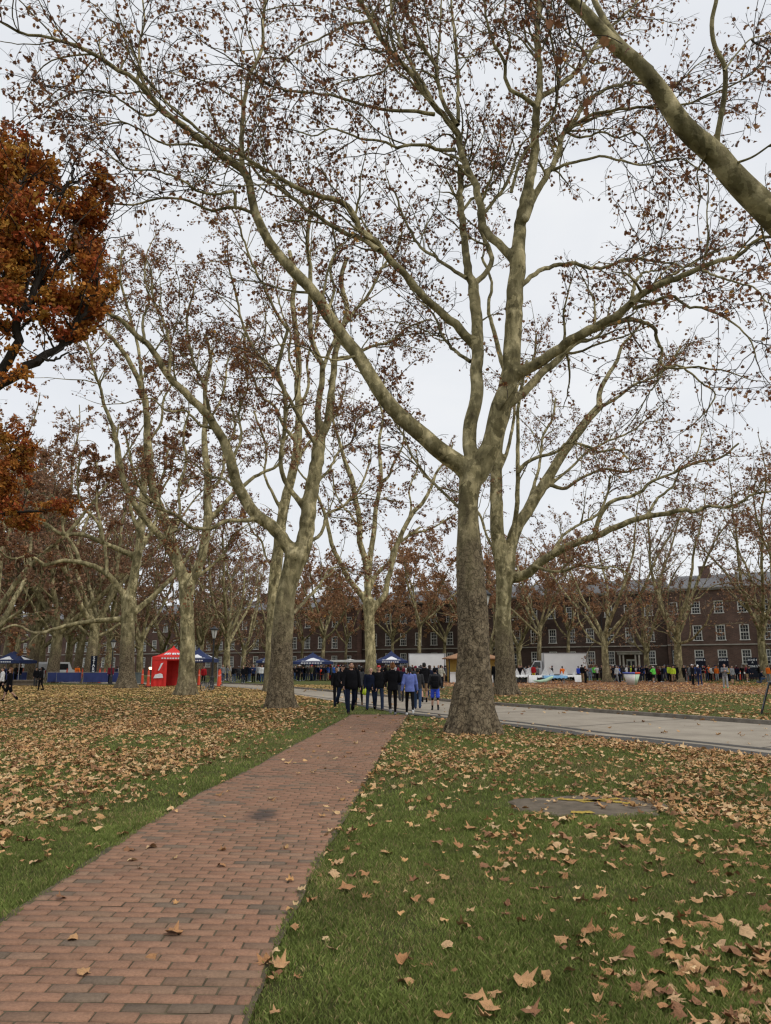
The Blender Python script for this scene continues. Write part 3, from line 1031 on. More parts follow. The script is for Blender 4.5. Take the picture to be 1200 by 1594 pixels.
# ---- left row
ta = [
    "17 13 0 -1|288,912 285,900 277,877 267,840 257,810 243,777 235,745 230,700",
    "13 6 -1 -3|232,712 228,660 227,627 213,587 200,560 180,533 157,510",
    "6 3 -3 -4|157,510 140,495 130,470 115,450 110,420",
    "7 3 -1.5 -1|229,640 222,600 213,533 200,483 187,433 190,390",
    "13 7 0 -2.5|283,895 267,860 247,833 227,810 207,780 193,750 187,717 177,667",
    "7 3 -2.5 -4|177,667 163,633 157,607 143,567 140,547 125,520",
    "16 12 0 0.5|295,910 303,895 313,867 320,833 323,810 323,767 323,735",
    "11 5 0.5 1|323,735 318,683 320,647 320,600 328,560 320,520",
    "9 4 0.5 2|324,812 335,800 360,773 380,755 400,740 430,725 445,700",
    "6 3 0.5 2|322,770 345,740 350,700 365,670 360,630",
    "6 3 -1 1|265,840 280,800 278,760 290,720 285,680 295,640",
    "6 3 -1 -3|245,785 225,770 210,740 200,700 195,670",
    "6 2 0 2|296,905 330,880 350,860 365,830 380,820",
    "5 2 0.8 2|320,660 335,640 350,600 355,560 375,530",
    "5 2 -1 1|229,690 250,660 255,620 270,590 268,550",
]
build_tree('plane_tree', 'pale plane tree beside the red tent in the left row, forking in a wide v', 45.0,
           "289,1085,36 290,1076,31 290,1060,27 291,1030,24 292,1000,22.5 291,960,21 290,930,22 291,913,25", ta, 15, BARK_PALE,
           nleaf=32000, dens=0.8, leaf=(0.052, 0.088), group=ALLEE, l1=(0.27, 1.4, 6.0), voxel=0.06)

t4 = [
    "15 10 0 0|201,930 206,915 210,887 217,850 220,817 223,767 225,700",
    "7 3 0 1|225,700 228,650 220,610 228,570",
    "11 6 0 -2|196,932 185,915 173,900 150,883 123,875 100,873 70,880",
    "6 2 -2 -4|70,880 45,865 20,870 -10,850",
    "6 3 -1 0|167,897 163,850 157,817 150,780 155,740 140,700",
    "9 5 0 -2|208,865 180,853 153,842 133,833 93,830 70,815 40,810",
    "9 4 0 -3|188,964 165,965 143,967 100,975 75,983 53,985 20,973 0,982",
    "10 5 0 2|207,955 233,933 255,912 270,897 283,880 300,850",
    "7 3 0 2|217,852 233,833 245,800 250,767 265,740 270,700",
    "7 3 0 -1|218,830 205,800 200,770 185,740 180,700 185,660",
    "6 3 -1 -2|125,876 115,850 100,830 95,790 80,770",
    "6 3 0 2|222,790 240,770 255,735 262,700 280,670",
    "6 3 -1 -3|160,842 150,810 130,790 120,750 125,710",
]
build_tree('plane_tree', 'thick plane tree before the blue barriers with a low limb reaching left', 59.5,
           "196,1074,34 197,1062,29 197,1050,25 198,1010,22 199,980,21 200,955,21 200,935,23", t4, 16, BARK,
           nleaf=30000, dens=0.72, leaf=(0.06, 0.10), group=ALLEE, l1=(0.32, 1.5, 6.0), voxel=0.08)

tc = [
    "10 7 0 0.5|577,955 587,940 597,930 603,907 613,867 620,843 633,815 645,795",
    "7 3 0.5 1|645,795 657,783 670,760 680,735 695,715 705,690",
    "11 8 0 -0.5|573,935 572,915 572,887 567,867 560,843 560,813 553,777 547,743 540,727",
    "7 3 -0.5 -2|540,727 533,705 527,683 517,647 520,615 510,590",
    "10 6 0 1|573,905 577,860 582,827 587,780 593,750 592,717",
    "6 3 1 2|592,725 590,687 596,650 590,620 600,590",
    "5 2 1 0|594,750 600,747 613,720 627,693 630,660 645,640",
    "10 5 0 -2|570,937 558,920 547,907 530,877 517,850 510,817 503,793 493,770",
    "5 2 -2 -3|493,770 480,750 470,740 455,710 450,690",
    "8 4 0 2|572,925 580,905 587,893 607,873 612,855 635,835 655,820",
    "5 2 1.5 3|640,830 665,825 690,812 710,800",
    "5 2 -1 1|562,830 545,800 535,790 520,760 518,730",
    "5 2 0.5 2|625,835 640,790 637,760 650,730 648,700",
]
build_tree('plane_tree', 'pale forked plane tree at the far end of the path behind the walking people', 70.0,
           "577,1066,24 577,1050,19.5 577,1030,17.5 576,1000,16.5 575,970,16 574,950,17 574,937,18", tc, 17, BARK_PALE,
           nleaf=9000, dens=0.65, leaf=(0.06, 0.10), group=ALLEE, l1=(0.42, 1.4, 4.6), voxel=0.08)

# ---- plane tree beyond the right edge: its limb crosses the upper right corner
te = [
    "54 14 0 -1.2|1290,430 1250,385 1215,347 1190,323 1163,297 1137,270 1113,240 1080,213 1053,183 1033,150 1013,123 990,97 963,75 940,53 913,22 890,0 860,-30",
    "13 8 -0.8 -0.3|1012,110 985,85 960,60 940,30 925,0 915,-40",
    "9 6 -0.4 -1.0|1116,238 1116,217 1121,187 1128,143 1127,100 1113,73 1108,33 1115,0 1120,-40",
    "4 2 -0.5 -1.5|1142,255 1170,245 1200,225 1240,200",
    "3 1.5 -0.6 0.5|1100,240 1085,270 1090,300 1086,330",
    "3 1.5 -0.9 0.3|1127,110 1150,80 1170,60 1190,55 1230,30",
    "4 2 -0.2 0.8|1185,325 1185,350 1190,375 1200,400",
    "4 2 -1.0 -2|950,60 930,75 905,80 880,70",
    "40 16 0.2 1.5|1290,430 1320,330 1330,230 1300,120 1280,0",
    "40 14 0 -1.5|1310,450 1380,330 1450,220 1500,100",
]
def near_tree():
    return build_tree('plane_tree', 'plane tree past the right edge whose smooth bare limb crosses the upper right corner', 9.3,
           "1330,1420,120 1330,1380,105 1328,1250,92 1325,1100,86 1322,950,82 1318,800,78 1312,650,76 1302,520,76 1295,440,76", te, 18, BARK,
           nleaf=320, dens=0.6, leaf=(0.05, 0.085), group=ALLEE, l1=(0.9, 0.9, 2.4), voxel=0.028, t_start=0.45, rcut=0.045, wig=0.0, flare=False)
near_tree()


# ---- procedural trees for the rows farther back
def template(seed, height=21.0, fork=5.2, r=0.5, spread=1.0, nl=5, leafn=7000, pal=PAL_FAR, leaf=(0.11, 0.19), dense=1.0, nlow=2, bark=BARK, twig=TWIG_FAR, crown_t=0.2):
    g = np.random.default_rng(seed)
    zs = np.linspace(-0.1, fork, 9)
    lean = g.normal(0, 0.03, 2)
    Pt = np.stack([lean[0] * zs + 0.05 * np.sin(zs + seed), lean[1] * zs, zs], 1)
    Rt = r * (1.45 * np.exp(-zs * 2.2) * 0.35 + 1.0 - 0.055 * zs)
    tv = [tube_batch(Pt[None], Rt[None], 12)]
    az = g.uniform(0, 6.28) + np.arange(nl) * 2 * math.pi / nl + g.normal(0, .25, nl)
    el = np.radians(g.uniform(48, 74, nl))
    D = np.stack([np.cos(az) * np.cos(el), np.sin(az) * np.cos(el), np.sin(el)], 1)
    start = Pt[-1] + np.stack([0 * az, 0 * az, -g.uniform(0.1, 1.6, nl)], 1)
    L = (height - fork) * g.uniform(0.8, 1.12, nl) / np.sin(el) * 0.95 * spread ** 0.3
    D[:, :2] *= spread
    P = walk(g, start, D, L, 18, 0.085, 0.025)
    R = (r * 0.55) * g.uniform(0.75, 1.0, nl)[:, None] * (1 - 0.86 * np.linspace(0, 1, 19)[None])
    # low, wide-reaching limbs
    a2 = g.uniform(0, 6.28, nlow)
    s2 = Pt[-3] + np.zeros((nlow, 3))
    D2 = np.stack([np.cos(a2), np.sin(a2), 0.45 + 0 * a2], 1)
    if nlow:
        P2 = walk(g, s2, D2, g.uniform(5, 8, nlow) * spread, 18, 0.11, 0.03)
        R2 = 0.14 * np.ones((nlow, 1)) * (1 - 0.8 * np.linspace(0, 1, 19)[None])
        P, R = np.concatenate([P, P2]), np.concatenate([R, R2])
    tv.append(tube_batch(P, R, 8))
    c0 = sprout(g, P, R, 1.5 / dense, 0.12, 0.92, (42, 12), 3.0, 6.5, 0.13, 0.02, 10, 0.13, 0.10, 0.05)
    tv.append(tube_batch(*c0, 5))
    V, F = cat(tv)
    trunk = mesh_np('trunk', V, F, [bark], smooth=True)
    P1, R1 = np.concatenate([P[:, 8:], c0[0][:, :11]]), np.concatenate([R[:, 8:], c0[1][:, :11]])
    c1 = sprout(g, P1, R1, 0.5 / dense, crown_t, 1.0, (45, 14), 0.9, 2.6, 0.03, 0.011, 6, 0.18, 0.08, 0.12)
    c2 = sprout(g, *c1, 0.36 / dense, 0.15, 1.0, (42, 14), 0.4, 1.4, 0.014, 0.008, 4, 0.2, 0.05, 0.2)
    V, F = cat([tube_batch(*c1, 4), tube_batch(*c2, 3)])
    tw = mesh_np('twigs', V, F, [twig], smooth=True)
    pts = np.concatenate([leaf_points(g, c2[0], int(leafn * 0.7), 0.2, 0.10), leaf_points(g, c1[0], leafn - int(leafn * 0.7), 0.3, 0.10)])
    keep = vnoise(pts[:, 0] + pts[:, 2] * 0.7, pts[:, 1] + pts[:, 2], 0.4, seed % 7) + g.uniform(-0.4, 0.4, len(pts)) > 0.22
    cr = foliage(g, 'crown', pts[keep], leaf[0], leaf[1], pal, None, full=False)
    return trunk, tw, cr


TPL = {
    'a': template(101), 'b': template(102, 22, 4.6, 0.48, 1.1, 4), 'c': template(103, 20, 5.8, 0.55, 1.0, 6), 'd': template(104, 23, 5.0, 0.5, 1.2, 5),
    'p': template(105, 20, 4.8, 0.42, 1.0, 4, leafn=2300, bark=BARK_PALE),
    'q': template(106, 21, 5.2, 0.45, 1.15, 5, leafn=2500, bark=BARK_PALE),
    'o': template(107, 19, 7.5, 0.34, 1.15, 6, nlow=0, leafn=8500, pal=PAL_ORANGEBROWN, leaf=(0.13, 0.22), dense=1.15),
    'u': template(108, 19, 7.0, 0.36, 1.3, 6, nlow=0, leafn=7000, pal=PAL_ORANGEBROWN, leaf=(0.13, 0.22), dense=1.1),
}


def plant(px, Y, t, s, label, group, rz=None, grow=1.0):
    X = (px - 600.0) / FPX * (Y * CP + (0 - EYE) * SP)
    trunk, tw, cr = TPL[t]
    rz = random.uniform(0, 6.28) if rz is None else rz
    root = empty('plane_tree' if t not in 'ou' else 'autumn_tree', (X, Y, 0), rz, label, 'tree', group)
    root.scale = (s, s, s * grow)
    add('trunk', trunk, root); add('twigs', tw, root); add('crown', cr, root)
    return root


G1 = 'bare plane trees filling the background on the left'
back_left = [(6, 84, 'a', 1.3, 'plane tree trunk rising from behind the far left navy tent'),
             (46, 84, 'c', 1.3, 'plane tree right of the far left navy tent, by the low ledge'),
             (81, 80, 'b', 1.3, 'plane tree between the far left navy tent and the white van'),
             (139, 79, 'd', 1.22, 'plane tree standing before the dark blue barrier, left of the vertical banner'),
             (216, 90, 'p', 1.0, 'plane tree behind the thick row tree, left of the red tent'),
             (118, 104, 'a', 1.25, 'bare plane tree behind the white van by the brick wall'),
             (166, 100, 'q', 1.25, 'bare plane tree behind the vertical banner and lamp post'),
             (252, 112, 'b', 1.0, 'bare plane tree directly behind the red tent'),
             (308, 104, 'c', 1.0, 'bare plane tree behind the navy tent next to the red one'),
             (353, 92, 'q', 1.0, 'pale plane tree right of the left lamp post, behind the leaning bicycles'),
             (378, 108, 'p', 0.9, 'thin plane tree between the lamp post and the stout mottled tree'),
             (20, 118, 'd', 1.35, 'bare plane tree in the back row above the far left navy tent'),
             (64, 124, 'b', 1.35, 'bare plane tree in the back row above the white van'),
             (104, 128, 'd', 1.3, 'bare plane tree in the back row above the dark blue barrier'),
             (190, 120, 'a', 1.3, 'bare plane tree in the back row behind the thick row tree'),
             (-40, 100, 'b', 1.35, 'bare plane tree past the left edge beside the navy tent'),
             (282, 122, 'd', 1.0, 'bare plane tree in the back row right of the red tent'),
             (-25, 66, 'd', 1.15, 'bare plane tree past the left edge, nearest of the left background'),
             (416, 122, 'a', 0.95, 'bare plane tree before the brick wall, left of the stout mottled tree'),
             (332, 124, 'a', 0.95, 'bare plane tree before the brick wall behind the left lamp post'),
             (148, 134, 'c', 1.05, 'bare plane tree in the back row behind the vertical banner')]
for px, Y, t, s, lab in back_left:
    plant(px, Y, t, s, lab, G1)
G2 = 'orange brown trees in front of the brick building'
for px, Y, t, s, lab in [(652, 104, 'o', 1.0, 'orange brown leafy tree in front of the left white truck'),
                         (690, 124, 'u', 0.95, 'orange brown tree behind the big forked plane tree'),
                         (612, 122, 'u', 0.9, 'orange brown tree behind the navy tent at the end of the path'),
                         (500, 104, 'u', 0.92, 'rusty brown tree behind the wide navy tent right of the stout mottled tree'),
                         (468, 124, 'o', 0.8, 'rusty brown tree against the brick wall right of the stout mottled tree'),
                         (536, 126, 'o', 0.85, 'rusty brown tree against the brick wall left of the pale forked tree'),
                         (839, 98, 'u', 0.95, 'brown leafed tree in front of the cab of the right white truck'),
                         (884, 107, 'o', 0.9, 'brown leafed tree behind the right white truck')]:
    plant(px, Y, t, s, lab, G2)
G3 = 'bare plane trees in front of the brick building on the right'
for px, Y, t, s, lab in [(945, 86, 'q', 1.0, 'bare plane tree standing left of the white portico'),
                         (1057, 85, 'p', 1.12, 'pale plane tree between the white portico and the zone signs'),
                         (1193, 87, 'q', 1.12, 'pale plane tree at the right edge beyond the third zone sign'),
                         (1008, 97, 'p', 0.9, 'bare plane tree just right of the white portico'),
                         (1262, 84, 'b', 1.1, 'bare plane tree past the right edge of the brick building'),
                         (765, 112, 'b', 0.95, 'bare plane tree behind the tan roofed kiosk'),
                         (810, 116, 'p', 1.0, 'bare plane tree between the kiosk and the right white truck')]:
    plant(px, Y, t, s, lab, G3)


# ---- the rust coloured oaks at the left edge
def oak(name, label, base, limbs, hull, n, seed, leaf, pal=PAL_RUST):
    """limbs: 3D polylines (points, r0, r1); hull: ellipsoids (centre, radii) that the leaf clumps fill"""
    g = np.random.default_rng(seed)
    base = np.array(base, float)
    root = empty(name, base, 0, label, 'tree')
    Ps, Rs = [], []
    for pts, r0, r1 in limbs:
        P = resample(np.array(pts, float), 22)
        P[2:-1] += g.normal(0, 0.03, (19, 3))
        Ps.append(P); Rs.append(np.linspace(r0, r1, 22))
    P, R = np.stack(Ps), np.stack(Rs)
    V, F = tube_batch(P, R, 12)
    add('trunk', mesh_np('trunk', V - base, F, [DARK_BARK], smooth=True), root)
    # side branches, spray twigs, and leaves on the twigs; the crown's outline is kept ragged
    c1 = sprout(g, P[1:], R[1:], 0.16, 0.15, 1.0, (50, 16), 1.2, 3.2, 0.04, 0.010, 9, 0.16, 0.12, 0.04)
    c2 = sprout(g, *c1, 0.20, 0.12, 1.0, (48, 15), 0.4, 1.3, 0.012, 0.005, 6, 0.18, 0.05, 0.10)

    def inside(q, k):
        m_ = np.zeros(len(q), bool)
        for c, r, _ in hull:
            m_ |= np.sum(((q - np.array(c)) / (np.array(r) * k)) ** 2, 1) < 1 + 0.5 * (vnoise(q[:, 0] + q[:, 1], q[:, 2], 1.3, seed) - 0.5)
        return m_
    q3 = c2[0][:, 3]
    ok = inside(q3, 1.12) & (0.6 * vnoise(q3[:, 0] + q3[:, 1] * .7, q3[:, 2] + q3[:, 1] * .4, 1.15, seed + 2) + 0.4 * vnoise(q3[:, 0] + q3[:, 1] * .5, q3[:, 2], 2.6, seed + 3) > 0.385)
    tw, rr = c2[0][ok], c2[1][ok]
    ok1 = inside(c1[0][:, 5], 1.25)
    C = tw[:, 0]
    V, F = cat([tube_batch(c1[0][ok1], c1[1][ok1], 5), tube_batch(tw, rr, 3)])
    add('twigs', mesh_np('twigs', V - base, F, [DARK_BARK], smooth=True), root)
    cl = g.integers(0, len(C), n)
    u = g.uniform(1, 6, n); k_ = np.minimum(u.astype(int), 5); u = (u - k_)[:, None]
    pts = tw[cl, k_] * (1 - u) + tw[cl, k_ + 1] * u + g.normal(0, 1, (n, 3)) * np.array([0.10, 0.10, 0.06])
    ok = inside(pts, 1.18)
    cl, pts = cl[ok], pts[ok]
    n = len(pts)
    tone = pal[g.choice(len(pal), len(C))][cl] * 0.7 + pal[g.choice(len(pal), n)] * 0.3
    tone = tone * g.uniform(0.75, 1.3, (n, 1))
    V, F, c = scatter(SMALLV, SMALLF, pts - base, rand_rot(g, n), g.uniform(leaf[0], leaf[1], n), tone)
    add('crown', mesh_np('crown', V, F, [LEAF], col=c), root)
    return root


Yo = 17.0
B = (-11.2, 17.0, 0.0)
oak('oak_tree', 'rust orange oak leaning in from the left edge, high in the picture', B,
    [([B, (-11.1, 17, 3), (-10.9, 17, 5.5), at(-30, 615, Yo)], 0.36, 0.24),
     ([at(-30, 615, Yo), at(0, 597, Yo), at(27, 580, Yo), at(57, 563, Yo + .1), at(87, 543, Yo + .2), at(110, 520, Yo + .2), at(123, 490, Yo + .3), at(128, 450, Yo + .3)], 0.14, 0.035),
     ([at(-20, 610, Yo), at(8, 575, Yo), at(23, 540, Yo - .2), at(28, 500, Yo - .3), at(43, 477, Yo - .4), at(50, 450, Yo - .4), at(57, 417, Yo - .5), at(64, 380, Yo - .5), at(80, 320, Yo - .5)], 0.13, 0.03),
     ([at(-30, 615, Yo), at(-60, 540, Yo + .5), at(-40, 430, Yo + .8), at(0, 340, Yo + 1), at(20, 260, Yo + 1)], 0.15, 0.03),
     ([at(-30, 615, Yo), at(-120, 560, Yo - .5), at(-160, 450, Yo - 1), at(-180, 330, Yo - 1)], 0.16, 0.03),
     ([at(28, 500, Yo - .3), at(10, 470, Yo - .5), at(4, 430, Yo - .6), at(10, 390, Yo - .7)], 0.05, 0.02),
     ([at(43, 477, Yo - .4), at(70, 440, Yo), at(100, 400, Yo + .4), at(125, 350, Yo + .6), at(140, 300, Yo + .6)], 0.06, 0.02),
     ([at(110, 520, Yo + .2), at(135, 480, Yo), at(150, 440, Yo - .2), at(155, 400, Yo - .2)], 0.05, 0.015),
     ([at(0, 340, Yo + 1), at(50, 310, Yo + .5), at(100, 290, Yo + .2), at(140, 270, Yo)], 0.06, 0.02),
     ([at(57, 417, Yo - .5), at(30, 370, Yo - .8), at(20, 320, Yo - .9), at(40, 260, Yo - .8)], 0.06, 0.02),
     ([at(80, 320, Yo - .5), at(110, 280, Yo - .4), at(120, 240, Yo - .3)], 0.05, 0.015),
     ([at(57, 563, Yo), at(80, 560, Yo - .3), at(105, 552, Yo - .5), at(125, 548, Yo - .6)], 0.04, 0.012)],
    [(at(45, 370, Yo), (1.25, 1.5, 1.9), 200), (at(95, 330, Yo + .3), (0.95, 1.2, 1.35), 110), (at(25, 280, Yo + .4), (1.1, 1.3, 1.2), 100), (at(118, 430, Yo), (0.72, 1.1, 1.2), 90),
     (at(20, 460, Yo), (0.9, 1.3, 1.0), 80), (at(-90, 400, Yo), (1.6, 2.2, 2.9), 240), (at(95, 490, Yo), (0.75, 0.9, 0.5), 45), (at(10, 545, Yo), (0.5, 0.8, 0.45), 14), (at(25, 590, Yo - .2), (0.45, .5, .4), 14), (at(128, 285, Yo), (0.6, .8, .75), 18), (at(20, 222, Yo + .4), (.8, .9, .5), 26)],
    35000, 31, (0.044, 0.084))
Y2 = 30.0
B2 = (-17.6, 30.0, 0.0)
oak('oak_tree', 'darker orange oak lower at the left edge behind the rust orange one', B2,
    [([B2, (-17.6, 30, 4), (-17.5, 30, 7), (-17.3, 30, 10)], 0.4, 0.2),
     ([(-17.6, 30, 5), (-16.8, 29.6, 6.2), at(10, 800, Y2), at(60, 795, Y2 - .4), at(115, 790, Y2 - .6)], 0.13, 0.02),
     ([(-17.5, 30, 6.5), at(-30, 760, Y2), at(10, 720, Y2), at(30, 680, Y2)], 0.13, 0.03),
     ([(-17.4, 30, 8), (-18.5, 30, 10.0), (-19, 30.5, 12)], 0.13, 0.03)],
    [(at(15, 690, Y2), (1.0, 1.6, 1.3), 90), (at(0, 755, Y2), (1.1, 1.6, 1.0), 60), (at(45, 735, Y2), (0.7, 1.2, .8), 30), (at(75, 790, Y2 - .4), (1.5, 1.0, 0.32), 50), (at(-90, 700, Y2), (2.4, 2.4, 2.6), 150), (at(20, 800, Y2), (1.3, 1.3, .7), 40)],
    15000, 32, (0.06, 0.10), PAL_RUST * 0.85)
# ------------------------------------------------------------------ grass blades
gg = np.random.default_rng(77)


def on_lawn(x, y, pad=0.0):
    p = (x > path_l(y) - pad) & (x < path_r(y) + pad) & (y < 27)
    yn, yf = road_near_y(x), road_far_y(x)
    rd = (y > yn - pad) & (y < yf + 0.25 + pad)
    return ~p & ~rd


def in_cover(x, y, k=1.0):
    return ((x - cx) / (0.98 * k)) ** 2 + ((y - cy) / (0.66 * k)) ** 2 < 1


def blades(n, y0, y1, h0, h1, wd, pw):
    u = gg.random(n)
    y = (y0 ** pw + u * (y1 ** pw - y0 ** pw)) ** (1 / pw)
    x = gg.uniform(-0.66, 0.74, n) * y * 1.02
    k = on_lawn(x, y, -0.02) & (on_lawn(x, y, 0.09) | (gg.random(n) < 0.75)) & ~in_cover(x, y, 0.93)
    x, y = x[k], y[k]
    n = len(x)
    cl = vnoise(x, y, 7.0, 1) * 0.6 + vnoise(x, y, 1.3, 2) * 0.4
    k = gg.random(n) < 0.25 + 1.1 * cl
    x, y, cl = x[k], y[k], cl[k]
    n = len(x)
    h = gg.uniform(h0, h1, n) * (0.6 + 0.8 * cl)
    a = gg.uniform(0, 6.28, n)
    ln = gg.uniform(0.15, 0.9, n) * h
    b = gg.uniform(0, 6.28, n)
    dx, dy = np.cos(a) * wd, np.sin(a) * wd
    z = np.zeros(n)
    V = np.stack([np.stack([x - dx, y - dy, z], 1), np.stack([x + dx, y + dy, z], 1),
                  np.stack([x + dx * .7 + np.cos(b) * ln * .4, y + dy * .7 + np.sin(b) * ln * .4, h * .65], 1), np.stack([x + np.cos(b) * ln, y + np.sin(b) * ln, h], 1)], 1)
    F = np.array([[0, 1, 2], [0, 2, 3]])[None] + (np.arange(n) * 4)[:, None, None]
    g1, g2, g3 = np.array([0.125, 0.172, 0.036]), np.array([0.24, 0.275, 0.078]), np.array([0.34, 0.27, 0.125])
    t = gg.random((n, 1)); dry = vnoise(x, y, 0.8, 4)
    c = g1 * (1 - t) + g2 * t
    dr = (gg.random(n) < 0.08 + 0.7 * np.clip(dry - 0.45, 0, 1))[:, None]
    c = np.where(dr, g3, c) * gg.uniform(0.75, 1.25, (n, 1))
    return V.reshape(-1, 3), F.reshape(-1, 3), np.repeat(c, 4, axis=0)


sets = [blades(490000, 3.2, 9.0, 0.016, 0.046, 0.0019, 0.6), blades(270000, 8.0, 19.0, 0.022, 0.05, 0.004, 0.9), blades(140000, 18, 46, 0.03, 0.06, 0.009, 1.0)]
V, F = cat([(a, q) for a, q, _ in sets])
tag(add('grass', mesh_np('grass', V, F, [GRASS], col=np.concatenate([q for _, _, q in sets]))), 'short green lawn grass on both sides of the brick path', 'grass', kind='stuff')

# ------------------------------------------------------------------ fallen leaves
FULLV = np.concatenate([[[0, 0, 0]], LEAFV[1:] * [.45, .45, .2], LEAFV[1:]])
_f = []
for i in range(12):
    j = (i + 1) % 12
    _f += [[0, 1 + i, 1 + j], [1 + i, 13 + i, 13 + j], [1 + i, 13 + j, 1 + j]]
FULLF = np.array(_f)
OA = np.radians([90, 75, 62, 50, 30, 15, 0, -25, -90, -155, 180, 165, 150, 130, 118, 105])
OR = np.array([1.0, .35, .85, .30, .72, .25, .6, .2, .25, .2, .6, .25, .72, .30, .85, .35])
OAKV = np.concatenate([[[0, 0, 0]], np.stack([OR * np.cos(OA) * .85, OR * np.sin(OA), 0 * OA], 1)])
OAKF = np.array([[0, i + 1, (i + 1) % 16 + 1] for i in range(16)])
PAL_TAN = np.array([(0.53, 0.31, 0.145), (0.46, 0.255, 0.115), (0.58, 0.37, 0.195), (0.36, 0.19, 0.09), (0.50, 0.275, 0.12), (0.60, 0.41, 0.23), (0.27, 0.135, 0.07)]) * [1.0, 1.03, 1.0]
PAL_YEL = np.array([(0.54, 0.36, 0.14), (0.46, 0.29, 0.12), (0.58, 0.41, 0.15), (0.38, 0.23, 0.10), (0.50, 0.32, 0.15)])


def curled(base, curl, twist, fold, g):
    v = base.copy()
    x, y = base[:, 0], base[:, 1]
    v[:, 2] = curl * (x**2) + fold * np.maximum(y, 0)**2 + twist * x * y + 0.13 * np.sin(4.5 * x + g.uniform(0, 6)) + 0.11 * np.sin(5.5 * y + g.uniform(0, 6))
    s = 1 - 0.30 * np.abs(curl) * np.abs(x)
    v[:, 0] *= s
    return v


SHAPES = []
for i in range(10):
    if i < 7:
        SHAPES.append((curled(FULLV, gg.uniform(-.3, .75), gg.uniform(-.8, .8), gg.uniform(-.35, .6), gg) * [gg.uniform(.75, 1.05), 1, 1], FULLF, 'plane'))
    else:
        SHAPES.append((curled(OAKV, gg.uniform(-.1, .5), gg.uniform(-.4, .4), gg.uniform(-.1, .4), gg), OAKF, 'oak'))


def flat_rot(g, n, tilt):
    a = g.uniform(0, 6.28, n)
    R = np.zeros((n, 3, 3)); ca, sa = np.cos(a), np.sin(a)
    R[:, 0, 0] = ca; R[:, 0, 1] = -sa; R[:, 1, 0] = sa; R[:, 1, 1] = ca; R[:, 2, 2] = 1
    t, b = np.abs(g.normal(0, tilt, n)), g.uniform(0, 6.28, n)
    t = np.minimum(t, 1.2)
    k = np.stack([np.cos(b), np.sin(b), 0 * b], 1)
    Kx = np.zeros((n, 3, 3))
    Kx[:, 0, 2] = k[:, 1]; Kx[:, 1, 2] = -k[:, 0]; Kx[:, 2, 0] = -k[:, 1]; Kx[:, 2, 1] = k[:, 0]
    Q = np.eye(3)[None] + np.sin(t)[:, None, None] * Kx + (1 - np.cos(t))[:, None, None] * (Kx @ Kx)
    return Q @ R


def density(x, y):
    """leaves per square metre"""
    d = np.zeros_like(x)
    left = x < path_l(y)
    dl = path_l(y) - x
    nz = vnoise(x, y, 0.55, 11) * 0.55 + vnoise(x, y, 1.7, 12) * 0.3 + vnoise(x, y, 4.5, 13) * 0.15
    ramp_l = np.clip((dl - 0.15 - 0.9 * vnoise(x, y, 0.6, 14)) / (0.9 + 0.03 * y), 0.07, 1)
    ll = ramp_l * (15 + 130 * np.clip((nz - 0.34) / 0.33, 0, 1))
    d = np.where(left, ll, d)
    right = (x > path_r(y)) & (y < road_near_y(x))
    rr = 13 + 95 * np.clip((nz - 0.50) / 0.25, 0, 1) ** 1.5 + 20 * np.clip((nz - 0.34) / 0.2, 0, 1)
    side = np.clip((x - path_r(y) + .5) / 2.0, 0.3, 1.25) * (1 + 0.9 * np.clip((x - 0.9) / 1.2, 0, 1) * np.clip((6.2 - y) / 1.5, 0, 1))
    d = np.where(right, rr * side, d)
    edge = np.abs(x - path_r(y))
    d = np.where((edge < 0.22) & (y < 26), d + 26, d)
    onp = (x > path_l(y)) & (x < path_r(y)) & (y < 27)
    d = np.where(onp, 2.2 + 6 * np.exp(-(path_r(y) - x) / 0.12), d)
    yf, yn = road_far_y(x), road_near_y(x)
    d = np.where((y > yn) & (y < yf), np.where(yf - y < 0.7, 16 * (vnoise(x, y, 0.7, 20) > 0.45), 0.9), d)
    far = y > yf + 0.3
    d = np.where(far & ~left, 6 + 30 * np.clip((nz - 0.36) / 0.3, 0, 1), d)
    return d


def sample(y0, y1, xw0, xw1, dmax, scale_area=1.0):
    ny = 0
    A = 0.5 * (y1**2 - y0**2) * (xw1 - xw0)
    n = int(A * dmax * scale_area)
    y = np.sqrt(gg.uniform(y0**2, y1**2, n))
    x = gg.uniform(xw0, xw1, n) * y
    k = gg.random(n) * dmax < density(x, y)
    return x[k], y[k]


def size_of(n):
    return np.clip(gg.normal(0.056, 0.018, n), 0.024, 0.10)


near = sample(3.3, 7.6, -0.62, 0.72, 160)
mid = sample(7.6, 24, -0.62, 0.72, 150)
far = sample(24, 70, -0.56, 0.56, 80, 0.6)
parts, cols = [], []
xy = np.stack(near, 1)
sz = size_of(len(xy))
vis = np.abs(xy[:, 0]) < xy[:, 1] * 0.495 + 0.05
score = np.where(vis & (xy[:, 1] > 3.75), sz / (xy[:, 1] + 0.4), 0)
order = np.argsort(-score)
single, rest = order[:290], order[290:]


def litter(x, y, s, pal, shapes, tilt, zlift):
    n = len(x)
    which = gg.choice(len(shapes), n, p=np.array([1.0 if SHAPES[q][2] == 'plane' else 0.5 for q in shapes]) / sum(1.0 if SHAPES[q][2] == 'plane' else 0.5 for q in shapes)) if n else []
    onb = ~on_lawn(x, y)
    for wi, q in enumerate(shapes):
        m = which == wi
        if not np.any(m):
            continue
        v, f, _ = SHAPES[q]
        k = int(m.sum())
        pos = np.stack([x[m], y[m], np.where(onb[m], 0.034, gg.uniform(0.014, 0.05, k) + zlift)], 1)
        c = pal[gg.choice(len(pal), k)] * gg.uniform(0.72, 1.22, (k, 1))
        V, F, c = scatter(v, f, pos, flat_rot(gg, k, tilt), s[m], c)
        parts.append((V, F)); cols.append(c)


